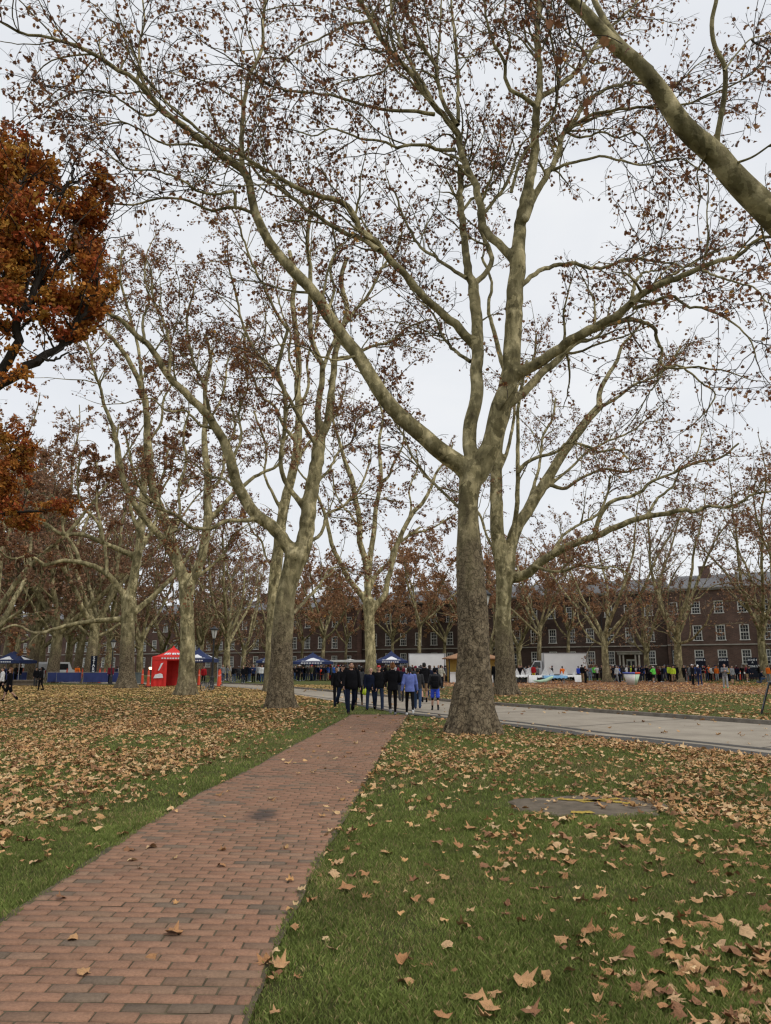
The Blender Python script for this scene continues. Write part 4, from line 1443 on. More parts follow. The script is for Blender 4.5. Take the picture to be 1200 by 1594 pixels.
allsh = list(range(10))
litter(xy[rest, 0], xy[rest, 1], sz[rest], PAL_TAN, allsh, 0.22, 0.01)
litter(mid[0], mid[1], size_of(len(mid[0])) * 1.05, PAL_TAN, allsh, 0.28, 0.012)


def litter_far(x, y, s, pal):
    n = len(x)
    pos = np.stack([x, y, np.full(n, 0.035)], 1)
    c = pal[gg.choice(len(pal), n)] * gg.uniform(0.75, 1.25, (n, 1))
    V, F, c = scatter(SMALLV, SMALLF, pos, flat_rot(gg, n, 0.35), s, c)
    parts.append((V, F)); cols.append(c)


lf = far[0] < path_l(np.minimum(far[1], 27))
yell = lf & (gg.random(len(lf)) < np.clip((far[1] - 26) / 22, 0, 1))
litter_far(far[0][~yell], far[1][~yell], size_of(int((~yell).sum())) * 1.35, PAL_TAN)
litter_far(far[0][yell], far[1][yell], size_of(int(yell.sum())) * 1.4, PAL_YEL)
# drift of leaves on the bare earth in front of the crowd
xe = gg.uniform(-3, 40, 9000); ye = gg.uniform(45, 95, 9000)
k = ye > np.interp(xe, edge[:, 0], edge[:, 1])
litter_far(xe[k], ye[k], gg.uniform(0.06, 0.12, int(k.sum())), PAL_TAN * [1.0, 0.8, 0.7])
V, F = cat(parts)
tag(add('leaf_litter', mesh_np('leaf_litter', V, F, [LITTER], col=np.concatenate(cols))), 'tan fallen leaves carpeting the lawns and gathered along the kerb', 'fallen leaves', kind='stuff')

# the leaves that show largest are things of their own
LT = {'pale tan': (0.57, 0.37, 0.20), 'tan': (0.49, 0.28, 0.135), 'warm brown': (0.41, 0.21, 0.095), 'dark brown': (0.27, 0.135, 0.07)}
LM = {}
for nme, c in LT.items():
    m, nt, b = new_mat(nme.replace(' ', '_') + '_leaf')
    f = noise_tex(nt, objc(nt), 2.4, 5, 0.7)
    c2 = ramp(nt, f, [(0.25, tuple(q * 0.55 for q in c)), (0.5, c), (0.8, tuple(min(q * 1.2, .7) for q in c))])
    nt.links.new(c2, b.inputs['Base Color']); b.inputs['Roughness'].default_value = 0.75
    b.inputs['Specular IOR Level'].default_value = 0.2
    bump(nt, b, f, 0.5, 0.1)
    LM[nme] = m
leaf_me = []
for v, f, kind in SHAPES:
    me = mesh_np('fallen_leaf', v, f, [LM['tan']])
    leaf_me.append((me, kind))
stemmb = None
shape_word = ['shallow cupped', 'curled up', 'twisted', 'flat spread', 'folded', 'crumpled', 'half rolled', 'narrow lobed', 'spiky lobed', 'small pointed']
names = list(LT)
for i in single:
    x, y = xy[i]
    q = int(gg.choice(10, p=np.array([1, 1, 1, 1, 1, 1, 1, .55, .55, .55]) / 8.65))
    tn = names[int(gg.choice(4, p=[.20, .32, .30, .18]))]
    o = bpy.data.objects.new('fallen_leaf', leaf_me[q][0])
    onb = path_l(y) < x < path_r(y)
    s = sz[i] * 1.02
    o.location = (x, y, 0.036 if onb else 0.022 + gg.uniform(0, .022))
    o.scale = (s, s, s)
    o.rotation_euler = (gg.normal(0, .2), gg.normal(0, .2), gg.uniform(0, 6.28))
    o.material_slots[0].link = 'OBJECT' if o.material_slots else 'DATA'
    COL.objects.link(o)
    o.material_slots[0].link = 'OBJECT'
    o.material_slots[0].material = LM[tn]
    dr = x - path_r(y)
    if onb:
        if dr > -0.3:
            where, grp = 'at the right edge of the brick path', 'fallen leaves on the brick path'
        else:
            where, grp = 'lying on the bricks of the path', 'fallen leaves on the brick path'
    elif x < path_l(y):
        where, grp = 'on the left lawn beside the brick path', 'fallen leaves on the left lawn'
    else:
        grp = 'fallen leaves on the right lawn'
        where = 'in the grass close to the path edge' if dr < 0.5 else ('in the grass below the worn utility cover' if x > 1.0 and y > 5.8 else ('on the open grass right of the path' if dr < 1.7 else 'in the thick scatter at the bottom right'))
    tag(o, f'{shape_word[q]} {tn} fallen leaf {where}', 'leaf', grp)
# ------------------------------------------------------------------ brick building behind the trees
def brick_wall_mat(name, c1, c2, mort):
    m, nt, b = new_mat(name)
    t = nt.nodes.new('ShaderNodeTexCoord').outputs['Object']
    mp = nt.nodes.new('ShaderNodeMapping'); mp.inputs['Rotation'].default_value = (math.pi / 2, 0, 0)
    nt.links.new(t, mp.inputs['Vector'])
    br = nt.nodes.new('ShaderNodeTexBrick')
    br.inputs['Scale'].default_value = 1.0
    br.inputs['Brick Width'].default_value = 0.42; br.inputs['Row Height'].default_value = 0.14; br.inputs['Mortar Size'].default_value = 0.012
    br.inputs['Color1'].default_value = (*c1, 1); br.inputs['Color2'].default_value = (*c2, 1); br.inputs['Mortar'].default_value = (*mort, 1)
    nt.links.new(mp.outputs[0], br.inputs['Vector'])
    f = noise_tex(nt, posn(nt), 0.35, 6, 0.7)
    g = ramp(nt, f, [(0.3, (0.65,) * 3), (0.7, (1.35,) * 3)])
    c = mixc(nt, 1.0, br.outputs['Color'], g, 'MULTIPLY')
    nt.links.new(c, b.inputs['Base Color'])
    b.inputs['Roughness'].default_value = 0.9; b.inputs['Specular IOR Level'].default_value = 0.2
    return m


BRW1 = brick_wall_mat('red_brown_brick', (0.14, 0.08, 0.062), (0.10, 0.06, 0.048), (0.14, 0.115, 0.098))
BRW2 = brick_wall_mat('dark_brown_brick', (0.09, 0.055, 0.045), (0.065, 0.042, 0.035), (0.09, 0.075, 0.065))
BRW3 = brick_wall_mat('plum_brown_brick', (0.125, 0.067, 0.054), (0.088, 0.05, 0.041), (0.12, 0.095, 0.082))
STONE = pm('pale_stone', (0.40, 0.37, 0.32), (0.25, 0.23, 0.20), 1.5, 0.85)
SLATE = pm('grey_slate', (0.17, 0.17, 0.175), (0.10, 0.10, 0.105), 3.0, 0.8)
FRAME = pm('white_window_paint', (0.72, 0.71, 0.67), (0.58, 0.57, 0.53), 2.0, 0.5)
m, nt, b = new_mat('dark_window_glass')
f = noise_tex(nt, posn(nt), 0.6, 3, 0.5)
nt.links.new(ramp(nt, f, [(0.4, (0.012, 0.013, 0.015)), (0.7, (0.045, 0.048, 0.05))]), b.inputs['Base Color'])
b.inputs['Roughness'].default_value = 0.12
b.inputs['Specular IOR Level'].default_value = 0.5
GLASS = m


def window_mesh(wd, h, arched):
    fr, pn = MB(), MB()
    t = 0.13
    fr.box((-wd / 2 + t / 2, 0.03, h / 2), (t, 0.12, h))
    fr.box((wd / 2 - t / 2, 0.03, h / 2), (t, 0.12, h))
    fr.box((0, 0.032, h - t / 2), (wd - 2 * t, 0.11, t))
    fr.box((0, 0.0, 0.05), (wd + 0.18, 0.24, 0.1))
    fr.box((0, 0.045, h * 0.5), (wd - 2 * t, 0.09, 0.10))
    for sx in (-1, 1):
        fr.box((sx * (wd - 2 * t) / 6, 0.05, h * 0.25 + 0.05), (0.035, 0.05, h * 0.5 - 0.2))
        fr.box((sx * (wd - 2 * t) / 6, 0.05, h * 0.75 - 0.03), (0.035, 0.05, h * 0.5 - 0.22))
    fr.box((0, 0.052, h * 0.27), (wd - 2 * t, 0.04, 0.035))
    fr.box((0, 0.052, h * 0.74), (wd - 2 * t, 0.04, 0.035))
    if arched:
        n = 10
        vs, fs = [], []
        for i in range(n + 1):
            a = math.pi * i / n
            x = -math.cos(a) * wd / 2
            vs += [(x, -0.02, h - 0.02), (x, -0.02, h + 0.02 + 0.30 * math.sin(a)), (x, 0.1, h + 0.02 + 0.30 * math.sin(a))]
        for i in range(n):
            fs += [(3 * i, 3 * i + 3, 3 * i + 4, 3 * i + 1), (3 * i + 1, 3 * i + 4, 3 * i + 5, 3 * i + 2)]
        fr.poly(vs, fs)
    pn.poly([(-wd / 2 + t, 0.07, 0.1), (wd / 2 - t, 0.07, 0.1), (wd / 2 - t, 0.07, h - t), (-wd / 2 + t, 0.07, h - t)], [(0, 1, 2, 3)])
    return fr.mesh('window', FRAME), pn.mesh('pane', GLASS)


WIN = {0: window_mesh(1.2, 2.0, True), 1: window_mesh(1.2, 2.15, False), 2: window_mesh(1.2, 1.75, False)}
ANG = math.atan2(41.0, -72.6)
FAC_A = np.array([48.2, 105.0])
FAC_D = np.array([-72.6, 41.0]) / 83.38


def block(label, s0, s1, bays, set_back, brick, drop, skip=(), eave=12.2, roof_h=2.1, pipes=(), doors=()):
    """a wing of the building; local x runs along the front from right to left, local -y faces the camera"""
    # local frame: x axis = -FAC_D (so that +x is to the right in the picture), origin at s1 end
    o = FAC_A + FAC_D * s1
    nrm = np.array([-FAC_D[1], FAC_D[0]])
    if nrm[1] > 0:
        nrm = -nrm
    o = o - nrm * set_back
    L = s1 - s0
    root = empty('brick_building', (o[0], o[1], 0), math.atan2(-FAC_D[1], -FAC_D[0]), label, 'building')
    xs = [s1 - q for q in bays]
    sills = (1.95 - drop, 5.15 - drop, 8.85 - drop)
    op = []
    for k, (zs, hh) in enumerate(zip(sills, (2.0, 2.15, 1.75))):
        for i, x in enumerate(xs):
            if (k, i) in skip:
                continue
            op.append((x - 0.6, x + 0.6, zs, zs + hh, k))
    X = sorted({0.0, L} | {q for r in op for q in r[:2]})
    Z = sorted({-0.2, eave - drop} | {q for r in op for q in r[2:4]})
    mb = MB()
    for a, c in zip(X[:-1], X[1:]):
        for e, g in zip(Z[:-1], Z[1:]):
            mx, mz = (a + c) / 2, (e + g) / 2
            if any(r[0] < mx < r[1] and r[2] < mz < r[3] for r in op):
                continue
            mb.poly([(a, 0, e), (c, 0, e), (c, 0, g), (a, 0, g)], [(0, 1, 2, 3)])
    for x0, x1, z0, z1, k in op:
        d = 0.2
        mb.poly([(x0, 0, z0), (x1, 0, z0), (x1, 0, z1), (x0, 0, z1), (x0, d, z0), (x1, d, z0), (x1, d, z1), (x0, d, z1)],
                [(0, 1, 5, 4), (1, 2, 6, 5), (2, 3, 7, 6), (3, 0, 4, 7)])
    D = 13.0
    H = eave - drop
    mb.poly([(0, 0, -.2), (L, 0, -.2), (L, 0, H), (0, 0, H), (0, D, -.2), (L, D, -.2), (L, D, H), (0, D, H)], [(1, 5, 6, 2), (5, 4, 7, 6), (4, 0, 3, 7)])
    mb.build('wall', brick, root)
    rb_ = MB()
    o2 = 0.45
    rb_.poly([(-.1, -o2, H + .28), (L + .1, -o2, H + .28), (L + .1, D + o2, H + .28), (-.1, D + o2, H + .28), (1.0, D / 2, H + roof_h + .6), (L - 1.0, D / 2, H + roof_h + .6)],
             [(0, 1, 5, 4), (1, 2, 5), (2, 3, 4, 5), (3, 0, 4)])
    rf_ = rb_.build('roof', SLATE, root)
    for q in np.arange(5.0, L - 3, 17.0):
        cb = MB()
        cb.box((q, D / 2 - 1.5, H + roof_h + 0.6), (1.5, 0.8, 2.0)); cb.box((q, D / 2 - 1.5, H + roof_h + 1.66), (1.64, 0.94, 0.13))
        cb.build('chimney', brick, rf_)
    cb = MB()
    cb.box((L / 2, -0.16, H + 0.03), (L, 0.36, 0.22)); cb.box((L / 2, -0.26, H + 0.2), (L + .1, 0.5, 0.13))
    cb.build('cornice', STONE, root)
    cb = MB()
    cb.box((L / 2, -0.05, 4.62 - drop), (L, 0.14, 0.16))
    cb.build('string_course', STONE, root)
    for x0, x1, z0, z1, k in op:
        w_ = add('window', WIN[k][0], root, ((x0 + x1) / 2, 0.06, z0))
        add('pane', WIN[k][1], w_)
    for q in pipes:
        pb = MB()
        pb.tube([(s1 - q, -0.12, 0), (s1 - q, -0.12, H)], 0.075, 8)
        for z in np.arange(1.5, H, 2.4):
            pb.box((s1 - q, -0.06, z), (0.24, 0.14, 0.06))
        pb.build('downpipe', BLACK, root)
    for q in doors:
        x = s1 - q
        p = MB()
        for sx in (-1.35, -0.85, 0.85, 1.35):
            p.tube([(x + sx, -1.1, 0.3), (x + sx, -1.1, 0.45), (x + sx, -1.1, 3.2), (x + sx, -1.1, 3.35)], [0.2, 0.15, 0.13, 0.19], 12)
        p.box((x, -0.68, 0.15), (3.6, 1.32, 0.3)); p.box((x, -0.62, 3.55), (3.3, 1.22, 0.34)); p.box((x, -0.66, 3.78), (3.7, 1.36, 0.12))
        po = p.build('portico', STONE, root)
        dmb = MB()
        dmb.box((x, 0.02, 1.5), (1.3, 0.1, 2.4), 0); dmb.box((x - 0.3, -0.04, 1.9), (0.42, 0.04, 1.1), 1); dmb.box((x + 0.3, -0.04, 1.9), (0.42, 0.04, 1.1), 1)
        dmb.build('door', [FRAME, GLASS], po)
    return root


block('far left end of the brick building beyond the navy tent and row trees', 158.4, 262, [161 + 2.95 * k for k in range(33)], 0.4, BRW2, 0.3)
block('red brown brick wing at the right with arched ground floor windows behind the zone signs', -30, 9.75, [2.72 + 2.97 * k for k in range(-10, 3)], 0.0, BRW1, 0.0, pipes=(9.2, -2.0))
block('dark brick wing in the middle with a white columned portico, behind the white trucks', 9.95, 60.4, [12.2 + 2.87 * k for k in range(17)], 0.8, BRW2, 0.05, skip=((0, 1),), doors=(12.2 + 2.87,), pipes=(19.0, 39.5))
block('plum brown brick wing on the left seen between the row trees and the tents', 60.6, 158, [62.4 + 2.9 * k for k in range(33)], -0.6, BRW3, 0.4, pipes=(75.5, 98.0), doors=())
# ------------------------------------------------------------------ tents
NAVY = pm('navy_canvas', (0.022, 0.036, 0.11), (0.014, 0.024, 0.075), 2.5, 0.7)
RED = pm('red_canvas', (0.72, 0.035, 0.028), (0.58, 0.026, 0.022), 2.5, 0.7)
MARK = pm('white_print', (0.78, 0.79, 0.82), (0.68, 0.69, 0.72), 3.0, 0.7)
STEEL = pm('grey_steel', (0.42, 0.42, 0.43), (0.3, 0.3, 0.31), 5.0, 0.4, metal=0.6)
ORANGE = pm('orange_plastic', (0.72, 0.085, 0.035), (0.6, 0.065, 0.03), 4.0, 0.5)
HIVIS = pm('hi_vis_orange', (0.85, 0.2, 0.03), None, 4.0, 0.6)


def tent(label, px, Y, W, D, he, hp, mat, rz=0.0, walls=(), group=None, logo=True):
    X = (px - 600) / FPX * (Y * CP - EYE * SP)
    root = empty('canopy_tent', (X, Y, 0), rz, label, 'tent', group)
    mb = MB()
    # four roof faces that sag a little between eave and peak, plus a valance
    n = 6
    cs = [(-W / 2, -D / 2), (W / 2, -D / 2), (W / 2, D / 2), (-W / 2, D / 2)]
    for i in range(4):
        a, c = np.array(cs[i]), np.array(cs[(i + 1) % 4])
        vs, fs = [], []
        for k in range(n + 1):
            t = k / n
            z = he + (hp - he) * t - 0.16 * math.sin(math.pi * t)
            vs += [(*(a * (1 - t)), z), (*(c * (1 - t)), z)]
        for k in range(n):
            fs.append((2 * k, 2 * k + 1, 2 * k + 3, 2 * k + 2))
        mb.poly(vs, fs)
        m_ = (a + c) / 2
        mb.poly([(*a, he), (*c, he), (*c, he - 0.27), (*m_, he - 0.31), (*a, he - 0.27)], [(4, 3, 2, 1, 0)])
    mb.ball((0, 0, hp - 0.01), (0.08, 0.08, 0.07), 10)
    roof = mb.build('roof', mat, root)
    so_ = roof.modifiers.new('thickness', 'SOLIDIFY'); so_.thickness = 0.02; so_.offset = -1
    if logo:
        for face in range(4):
            lm = MB()
            a, c = np.array(cs[face]), np.array(cs[(face + 1) % 4])
            nrm = np.array([(a + c)[0], (a + c)[1]]); nrm = nrm / np.linalg.norm(nrm)

            def S(u, t, lift=0.05):
                p = (a * (0.5 - u) + c * (0.5 + u)) * (1 - t)
                z = he + (hp - he) * t - 0.16 * math.sin(math.pi * t)
                return (p[0] + nrm[0] * lift, p[1] + nrm[1] * lift, z + lift)
            if logo == 'text':
                for j, wd in enumerate((.09, .09, .05, .1, .07, .09, .06)):
                    u0 = -0.33 + 0.095 * j
                    lm.poly([S(u0, .28), S(u0 + wd * .8, .28), S(u0 + wd * .8, .5), S(u0, .5)], [(0, 1, 2, 3)])
            else:
                for tri in (((-.20, .14), (.20, .14), (.23, .26), (.13, .44), (.05, .53), (-.06, .50), (-.17, .33)),):
                    lm.poly([S(*q) for q in tri], [tuple(range(len(tri)))])
                lm.poly([S(-.30, .045), S(.30, .045), S(.29, .10), S(-.29, .10)], [(0, 1, 2, 3)])
            lm.build('logo', MARK, root)
        lm = MB()
        for j in range(8):
            x = -W * 0.26 + W * 0.065 * j
            lm.box((x, -D / 2 - 0.02, he - 0.14), (W * 0.045, 0.012, 0.11))
        lm.build('lettering', MARK, root)
    for sx, sy in ((-1, -1), (1, -1), (1, 1), (-1, 1)):
        lb = MB()
        lb.tube([(sx * (W / 2 - .06), sy * (D / 2 - .06), 0), (sx * (W / 2 - .06), sy * (D / 2 - .06), he - 0.03)], 0.035, 8)
        lb.box((sx * (W / 2 - .06), sy * (D / 2 - .06), 0.012), (0.14, 0.14, 0.024))
        lb.build('leg', STEEL if mat is NAVY else RED, root)
    for wl in walls:
        wb = MB()
        x0, x1, y0, y1 = {'back': (-W / 2, W / 2, D / 2 - .05, D / 2 - .05), 'left': (-W / 2 + .03, -W / 2 + .03, -D / 2, D / 2), 'right': (W / 2 - .03, W / 2 - .03, -D / 2, D / 2),
                          'frontleft': (-W / 2, -W * 0.14, -D / 2 + .03, -D / 2 + .03), 'frontright': (W * 0.36, W / 2, -D / 2 + .03, -D / 2 + .03)}[wl]
        N = 14
        vs, fs = [], []
        for i in range(N + 1):
            t = i / N
            x, y = x0 + (x1 - x0) * t, y0 + (y1 - y0) * t
            r = 0.03 * math.sin(t * 19 + 1)
            dx, dy = (0, r) if abs(x1 - x0) > abs(y1 - y0) else (r, 0)
            vs += [(x + dx, y + dy, 0.03), (x + dx * .3, y + dy * .3, he - 0.1)]
        for i in range(N):
            fs.append((2 * i, 2 * i + 2, 2 * i + 3, 2 * i + 1))
        wb.poly(vs, fs)
        wo = wb.build('side_wall', mat, root)
        sm = wo.modifiers.new('thickness', 'SOLIDIFY'); sm.thickness = 0.015
        if wl == 'frontleft':
            lm = MB()
            cxw = -W * 0.32
            lm.poly([(cxw + .02, -D / 2 - 0.06, 1.35), (cxw + .30, -D / 2 - .06, 1.95), (cxw + .12, -D / 2 - .06, 1.90), (cxw - .1, -D / 2 - .06, 1.3)], [(0, 1, 2, 3)])
            lm.poly([(cxw - .42, -D / 2 - .06, .7), (cxw + .35, -D / 2 - .06, .74), (cxw + .28, -D / 2 - .06, 1.02), (cxw + .1, -D / 2 - .06, 1.1), (cxw - .3, -D / 2 - .06, 1.0)], [(0, 1, 2, 3, 4)])
            lm.build('logo', MARK, wo)
    return root


GT = 'navy pop-up tents of the event'
tent('red pop-up tent with red side walls and white lettering, in front of the left row', 267, 66, 3.3, 3.2, 2.45, 3.3, RED, 0.27, ('back', 'left', 'frontleft'), None, 'text')
tent('navy pop-up tent partly behind the red tent and the pale row tree', 307, 70, 3.1, 3.2, 2.3, 3.25, NAVY, 0.05, (), GT)
tent('navy pop-up tent at the far left edge beside the low ledge', 17, 80, 3.4, 3.2, 2.25, 3.25, NAVY, -0.1, (), GT)
tent('navy pop-up tent half hidden by the trunk of the stout mottled tree, left side', 421, 96, 3.6, 3.2, 2.35, 3.3, NAVY, 0.15, (), GT)
tent('wide navy pop-up tent just right of the stout mottled tree', 486, 94, 4.9, 3.4, 2.2, 3.3, NAVY, 0.1, (), GT)
tent('navy pop-up tent between the pale forked tree and the left white truck', 609, 97, 4.0, 3.6, 2.35, 3.55, NAVY, 0.0, (), GT)
WCAN = pm('white_canvas', (0.7, 0.7, 0.68), (0.55, 0.55, 0.54), 2.0, 0.7)
tent('long white canopy between the wide navy tent and the pale forked tree', 545, 108, 5.6, 3.0, 2.55, 2.7, WCAN, 0.05, (), None, False)

# kiosk with a tan hipped roof
kY = 84
kX = (731 - 600) / FPX * kY
k_ = empty('kiosk', (kX, kY, 0), 0.05, 'small kiosk with a tan hipped roof behind the big forked plane tree', 'kiosk')
TAN = pm('tan_shingle', (0.36, 0.20, 0.11), (0.24, 0.13, 0.07), 6.0, 0.85)
YWALL = pm('ochre_panel', (0.42, 0.28, 0.06), (0.3, 0.19, 0.045), 3.0, 0.7)
mb = MB()
for i in range(4):
    h = [(-2.9, -2), (2.9, -2), (2.9, 2), (-2.9, 2)]
    a, c = h[i], h[(i + 1) % 4]
    mb.poly([(*a, 2.55), (*c, 2.55), (c[0] * .3, c[1] * .06, 3.25), (a[0] * .3, a[1] * .06, 3.25)], [(0, 1, 2, 3)])
    mb.poly([(*a, 2.43), (*c, 2.43), (*c, 2.55), (*a, 2.55)], [(0, 1, 2, 3)])
mb.poly([(-.87, -.12, 3.25), (.87, -.12, 3.25), (.87, .12, 3.25), (-.87, .12, 3.25)], [(0, 1, 2, 3)])
mb.poly([(-2.9, -2, 2.43), (2.9, -2, 2.43), (2.9, 2, 2.43), (-2.9, 2, 2.43)], [(3, 2, 1, 0)])
mb.build('roof', TAN, k_)
mb = MB(); mb.box((0, 0.6, 1.2), (5.0, 2.4, 2.4)); mb.build('wall', YWALL, k_)
mb = MB(); mb.box((0, -0.9, 1.05), (5.0, 0.6, 0.08)); mb.box((0, -1.1, 0.5), (5.0, 0.06, 1.0)); mb.build('counter', WHITE, k_)
for sx in (-2.6, -0.9, 0.9, 2.6):
    mb = MB(); mb.tube([(sx, -1.75, 0), (sx, -1.75, 2.43)], 0.06, 8); mb.build('post', BLACK, k_)

# ------------------------------------------------------------------ vehicles
RUBBER = pm('tyre_rubber', (0.025, 0.025, 0.026), None, 9.0, 0.85)
VANW = pm('van_white', (0.66, 0.67, 0.68), (0.56, 0.57, 0.58), 1.0, 0.35, spec=0.5)
TRUCKW = pm('truck_box_white', (0.82, 0.82, 0.80), (0.74, 0.74, 0.73), 0.8, 0.5)
CARGLASS = pm('car_glass', (0.02, 0.022, 0.025), None, 2.0, 0.1, spec=0.6)


def wheel(root, x, y, r, wd):
    mb = MB()
    mb.tube([(x, y - wd / 2, r), (x, y - wd / 2 + .03, r), (x, y + wd / 2 - .03, r), (x, y + wd / 2, r)], [r * .9, r, r, r * .9], 24)
    w_ = mb.build('wheel', RUBBER, root)
    mb = MB()
    mb.tube([(x, y - wd / 2 - .02, r), (x, y + wd / 2 + .02, r)], [r * .56, r * .56], 18)
    mb.build('rim', STEEL, w_)


def box_truck(label, px, Y, L, rz, cab=True, ends=0):
    X = (px - 600) / FPX * Y
    root = empty('box_truck', (X, Y, 0), rz, label, 'truck')
    mb = MB()
    mb.box((0, 0, 2.0), (L, 2.4, 2.55), 0, 0.05)
    mb.build('cargo_box', TRUCKW, root)
    mb = MB()
    for x, y in ((-L / 2 + .04, -1.21), (L / 2 - .04, -1.21)):
        mb.box((x, y, 2.0), (0.12, 0.05, 2.5))
    mb.box((0, -1.21, 0.75), (L, 0.06, 0.1)); mb.box((0, -1.21, 3.24), (L, 0.06, 0.07))
    mb.box((0, 0, 0.62), (L + 1.6 * cab, 0.9, 0.18))
    mb.build('frame_rail', STEEL, root)
    if cab:
        c_ = MB()
        prof = [(-L / 2 - .12, .5), (-L / 2 - .12, 2.35), (-L / 2 - 1.05, 2.35), (-L / 2 - 1.5, 1.55), (-L / 2 - 2.1, 1.35), (-L / 2 - 2.2, .5)]
        n = len(prof)
        c_.poly([(x, -1.02, z) for x, z in prof] + [(x, 1.02, z) for x, z in prof], [tuple(range(n)), tuple(reversed(range(n, 2 * n)))] + [(i, n + i, n + (i + 1) % n, (i + 1) % n) for i in range(n)])
        cb = c_.build('cab', VANW, root)
        g_ = MB()
        g_.poly([(-L / 2 - .35, -1.03, 1.5), (-L / 2 - .35, -1.03, 2.2), (-L / 2 - 1.02, -1.03, 2.2), (-L / 2 - 1.38, -1.03, 1.55)], [(0, 1, 2, 3)])
        g_.poly([(-L / 2 - 1.08, -.9, 2.3), (-L / 2 - 1.08, .9, 2.3), (-L / 2 - 1.5, .9, 1.6), (-L / 2 - 1.5, -.9, 1.6)], [(0, 1, 2, 3)])
        g_.build('window', CARGLASS, cb)
        wheel(root, -L / 2 - 1.3, -0.95, 0.42, 0.26); wheel(root, -L / 2 - 1.3, 0.95, 0.42, 0.26)
    wheel(root, L / 2 - 1.2, -0.98, 0.42, 0.3); wheel(root, L / 2 - 1.2, 0.98, 0.42, 0.3)
    return root


box_truck('plain white box truck in front of the dark brick wing, left of the kiosk', 664, 98, 4.5, -0.12, False)
box_truck('white box truck with its small cab to the left, behind the white tables', 873, 95, 5.2, -0.10, True)
# van at the left
vY = 88
vX = (97 - 600) / FPX * vY
v_ = empty('white_van', (vX, vY, 0), 1.25, 'white van parked behind the barriers at the left, seen between two trunks', 'van')
mb = MB()
prof = [(-2.4, .35), (-2.4, 1.9), (-2.2, 2.15), (1.0, 2.15), (1.55, 1.35), (2.3, 1.15), (2.45, .9), (2.45, .35)]
n = len(prof)
mb.poly([(x, -.95, z) for x, z in prof] + [(x, .95, z) for x, z in prof], [tuple(range(n)), tuple(reversed(range(n, 2 * n)))] + [(i, n + i, n + (i + 1) % n, (i + 1) % n) for i in range(n)])
mb.build('body', VANW, v_)
for pts in ([(-2.42, -.7, 1.3), (-2.42, .7, 1.3), (-2.33, .7, 1.95), (-2.33, -.7, 1.95)], [(1.03, -.8, 2.1), (1.03, .8, 2.1), (1.53, .8, 1.4), (1.53, -.8, 1.4)], [(-1.9, -.96, 1.3), (.9, -.96, 1.3), (.8, -.96, 1.95), (-1.9, -.96, 1.95)], [(-1.9, .96, 1.3), (.9, .96, 1.3), (.8, .96, 1.95), (-1.9, .96, 1.95)]):
    mb = MB(); mb.poly(pts, [(0, 1, 2, 3)]); mb.build('window', CARGLASS, v_)
REDL = pm('red_lamp_plastic', (0.4, 0.02, 0.02), None, 4.0, 0.3)
for sy in (-.8, .8):
    mb = MB(); mb.box((-2.42, sy, 1.05), (0.06, 0.16, 0.4), 0, .01); mb.build('tail_light', REDL, v_)
for sx in (-1.5, 1.5):
    for sy in (-.85, .85):
        wheel(v_, sx, sy, 0.36, 0.22)


# ------------------------------------------------------------------ lamp posts
LAMPG = pm('frosted_lantern_glass', (0.62, 0.62, 0.60), (0.5, 0.5, 0.48), 3.0, 0.3)
lp0 = empty('lamp_post', (0, 0, 0))
mb = MB()
mb.tube([(0, 0, 0), (0, 0, .1), (0, 0, .12), (0, 0, .8), (0, 0, .9), (0, 0, 3.4), (0, 0, 3.55)], [.22, .22, .16, .13, .075, .055, .09], 14)
mb.build('pole', BLACK, lp0)
mb = MB()
mb.tube([(0, 0, 3.52), (0, 0, 3.6), (0, 0, 4.12)], [.09, .12, .24], 8)
ln = mb.build('lantern', LAMPG, lp0)
mb = MB()
mb.tube([(0, 0, 4.1), (0, 0, 4.16), (0, 0, 4.22), (0, 0, 4.3), (0, 0, 4.42)], [.30, .31, .24, .1, .02], 14)
for a in range(4):
    x, y = math.cos(a * math.pi / 2 + .4), math.sin(a * math.pi / 2 + .4)
    mb.tube([(x * .1, y * .1, 3.55), (x * .25, y * .25, 4.12)], 0.014, 5)
mb.build('lantern_cap', BLACK, ln)


def copy_tree(o, parent=None):
    c_ = o.copy()
    COL.objects.link(c_)
    c_.parent = parent
    for ch in [q for q in o.children]:
        copy_tree(ch, c_)
    return c_


for i, (px, Y, s, lab) in enumerate([(329.5, 59, 1.06, 'black lamp post with a tapering lantern right of the red and navy tents'), (172, 73, 0.95, 'black lamp post beside the thick row tree, before the dark blue barrier'),
                                     (757, 33.5, 1.13, 'black lamp post mostly hidden behind the big forked plane tree')]):
    o = lp0 if i == 0 else copy_tree(lp0)
    o.location = ((px - 600) / FPX * (Y * CP - EYE * SP), Y, 0)
    o.scale = (s, s, s)
    tag(o, lab, 'lamp post', 'black lamp posts of the park')

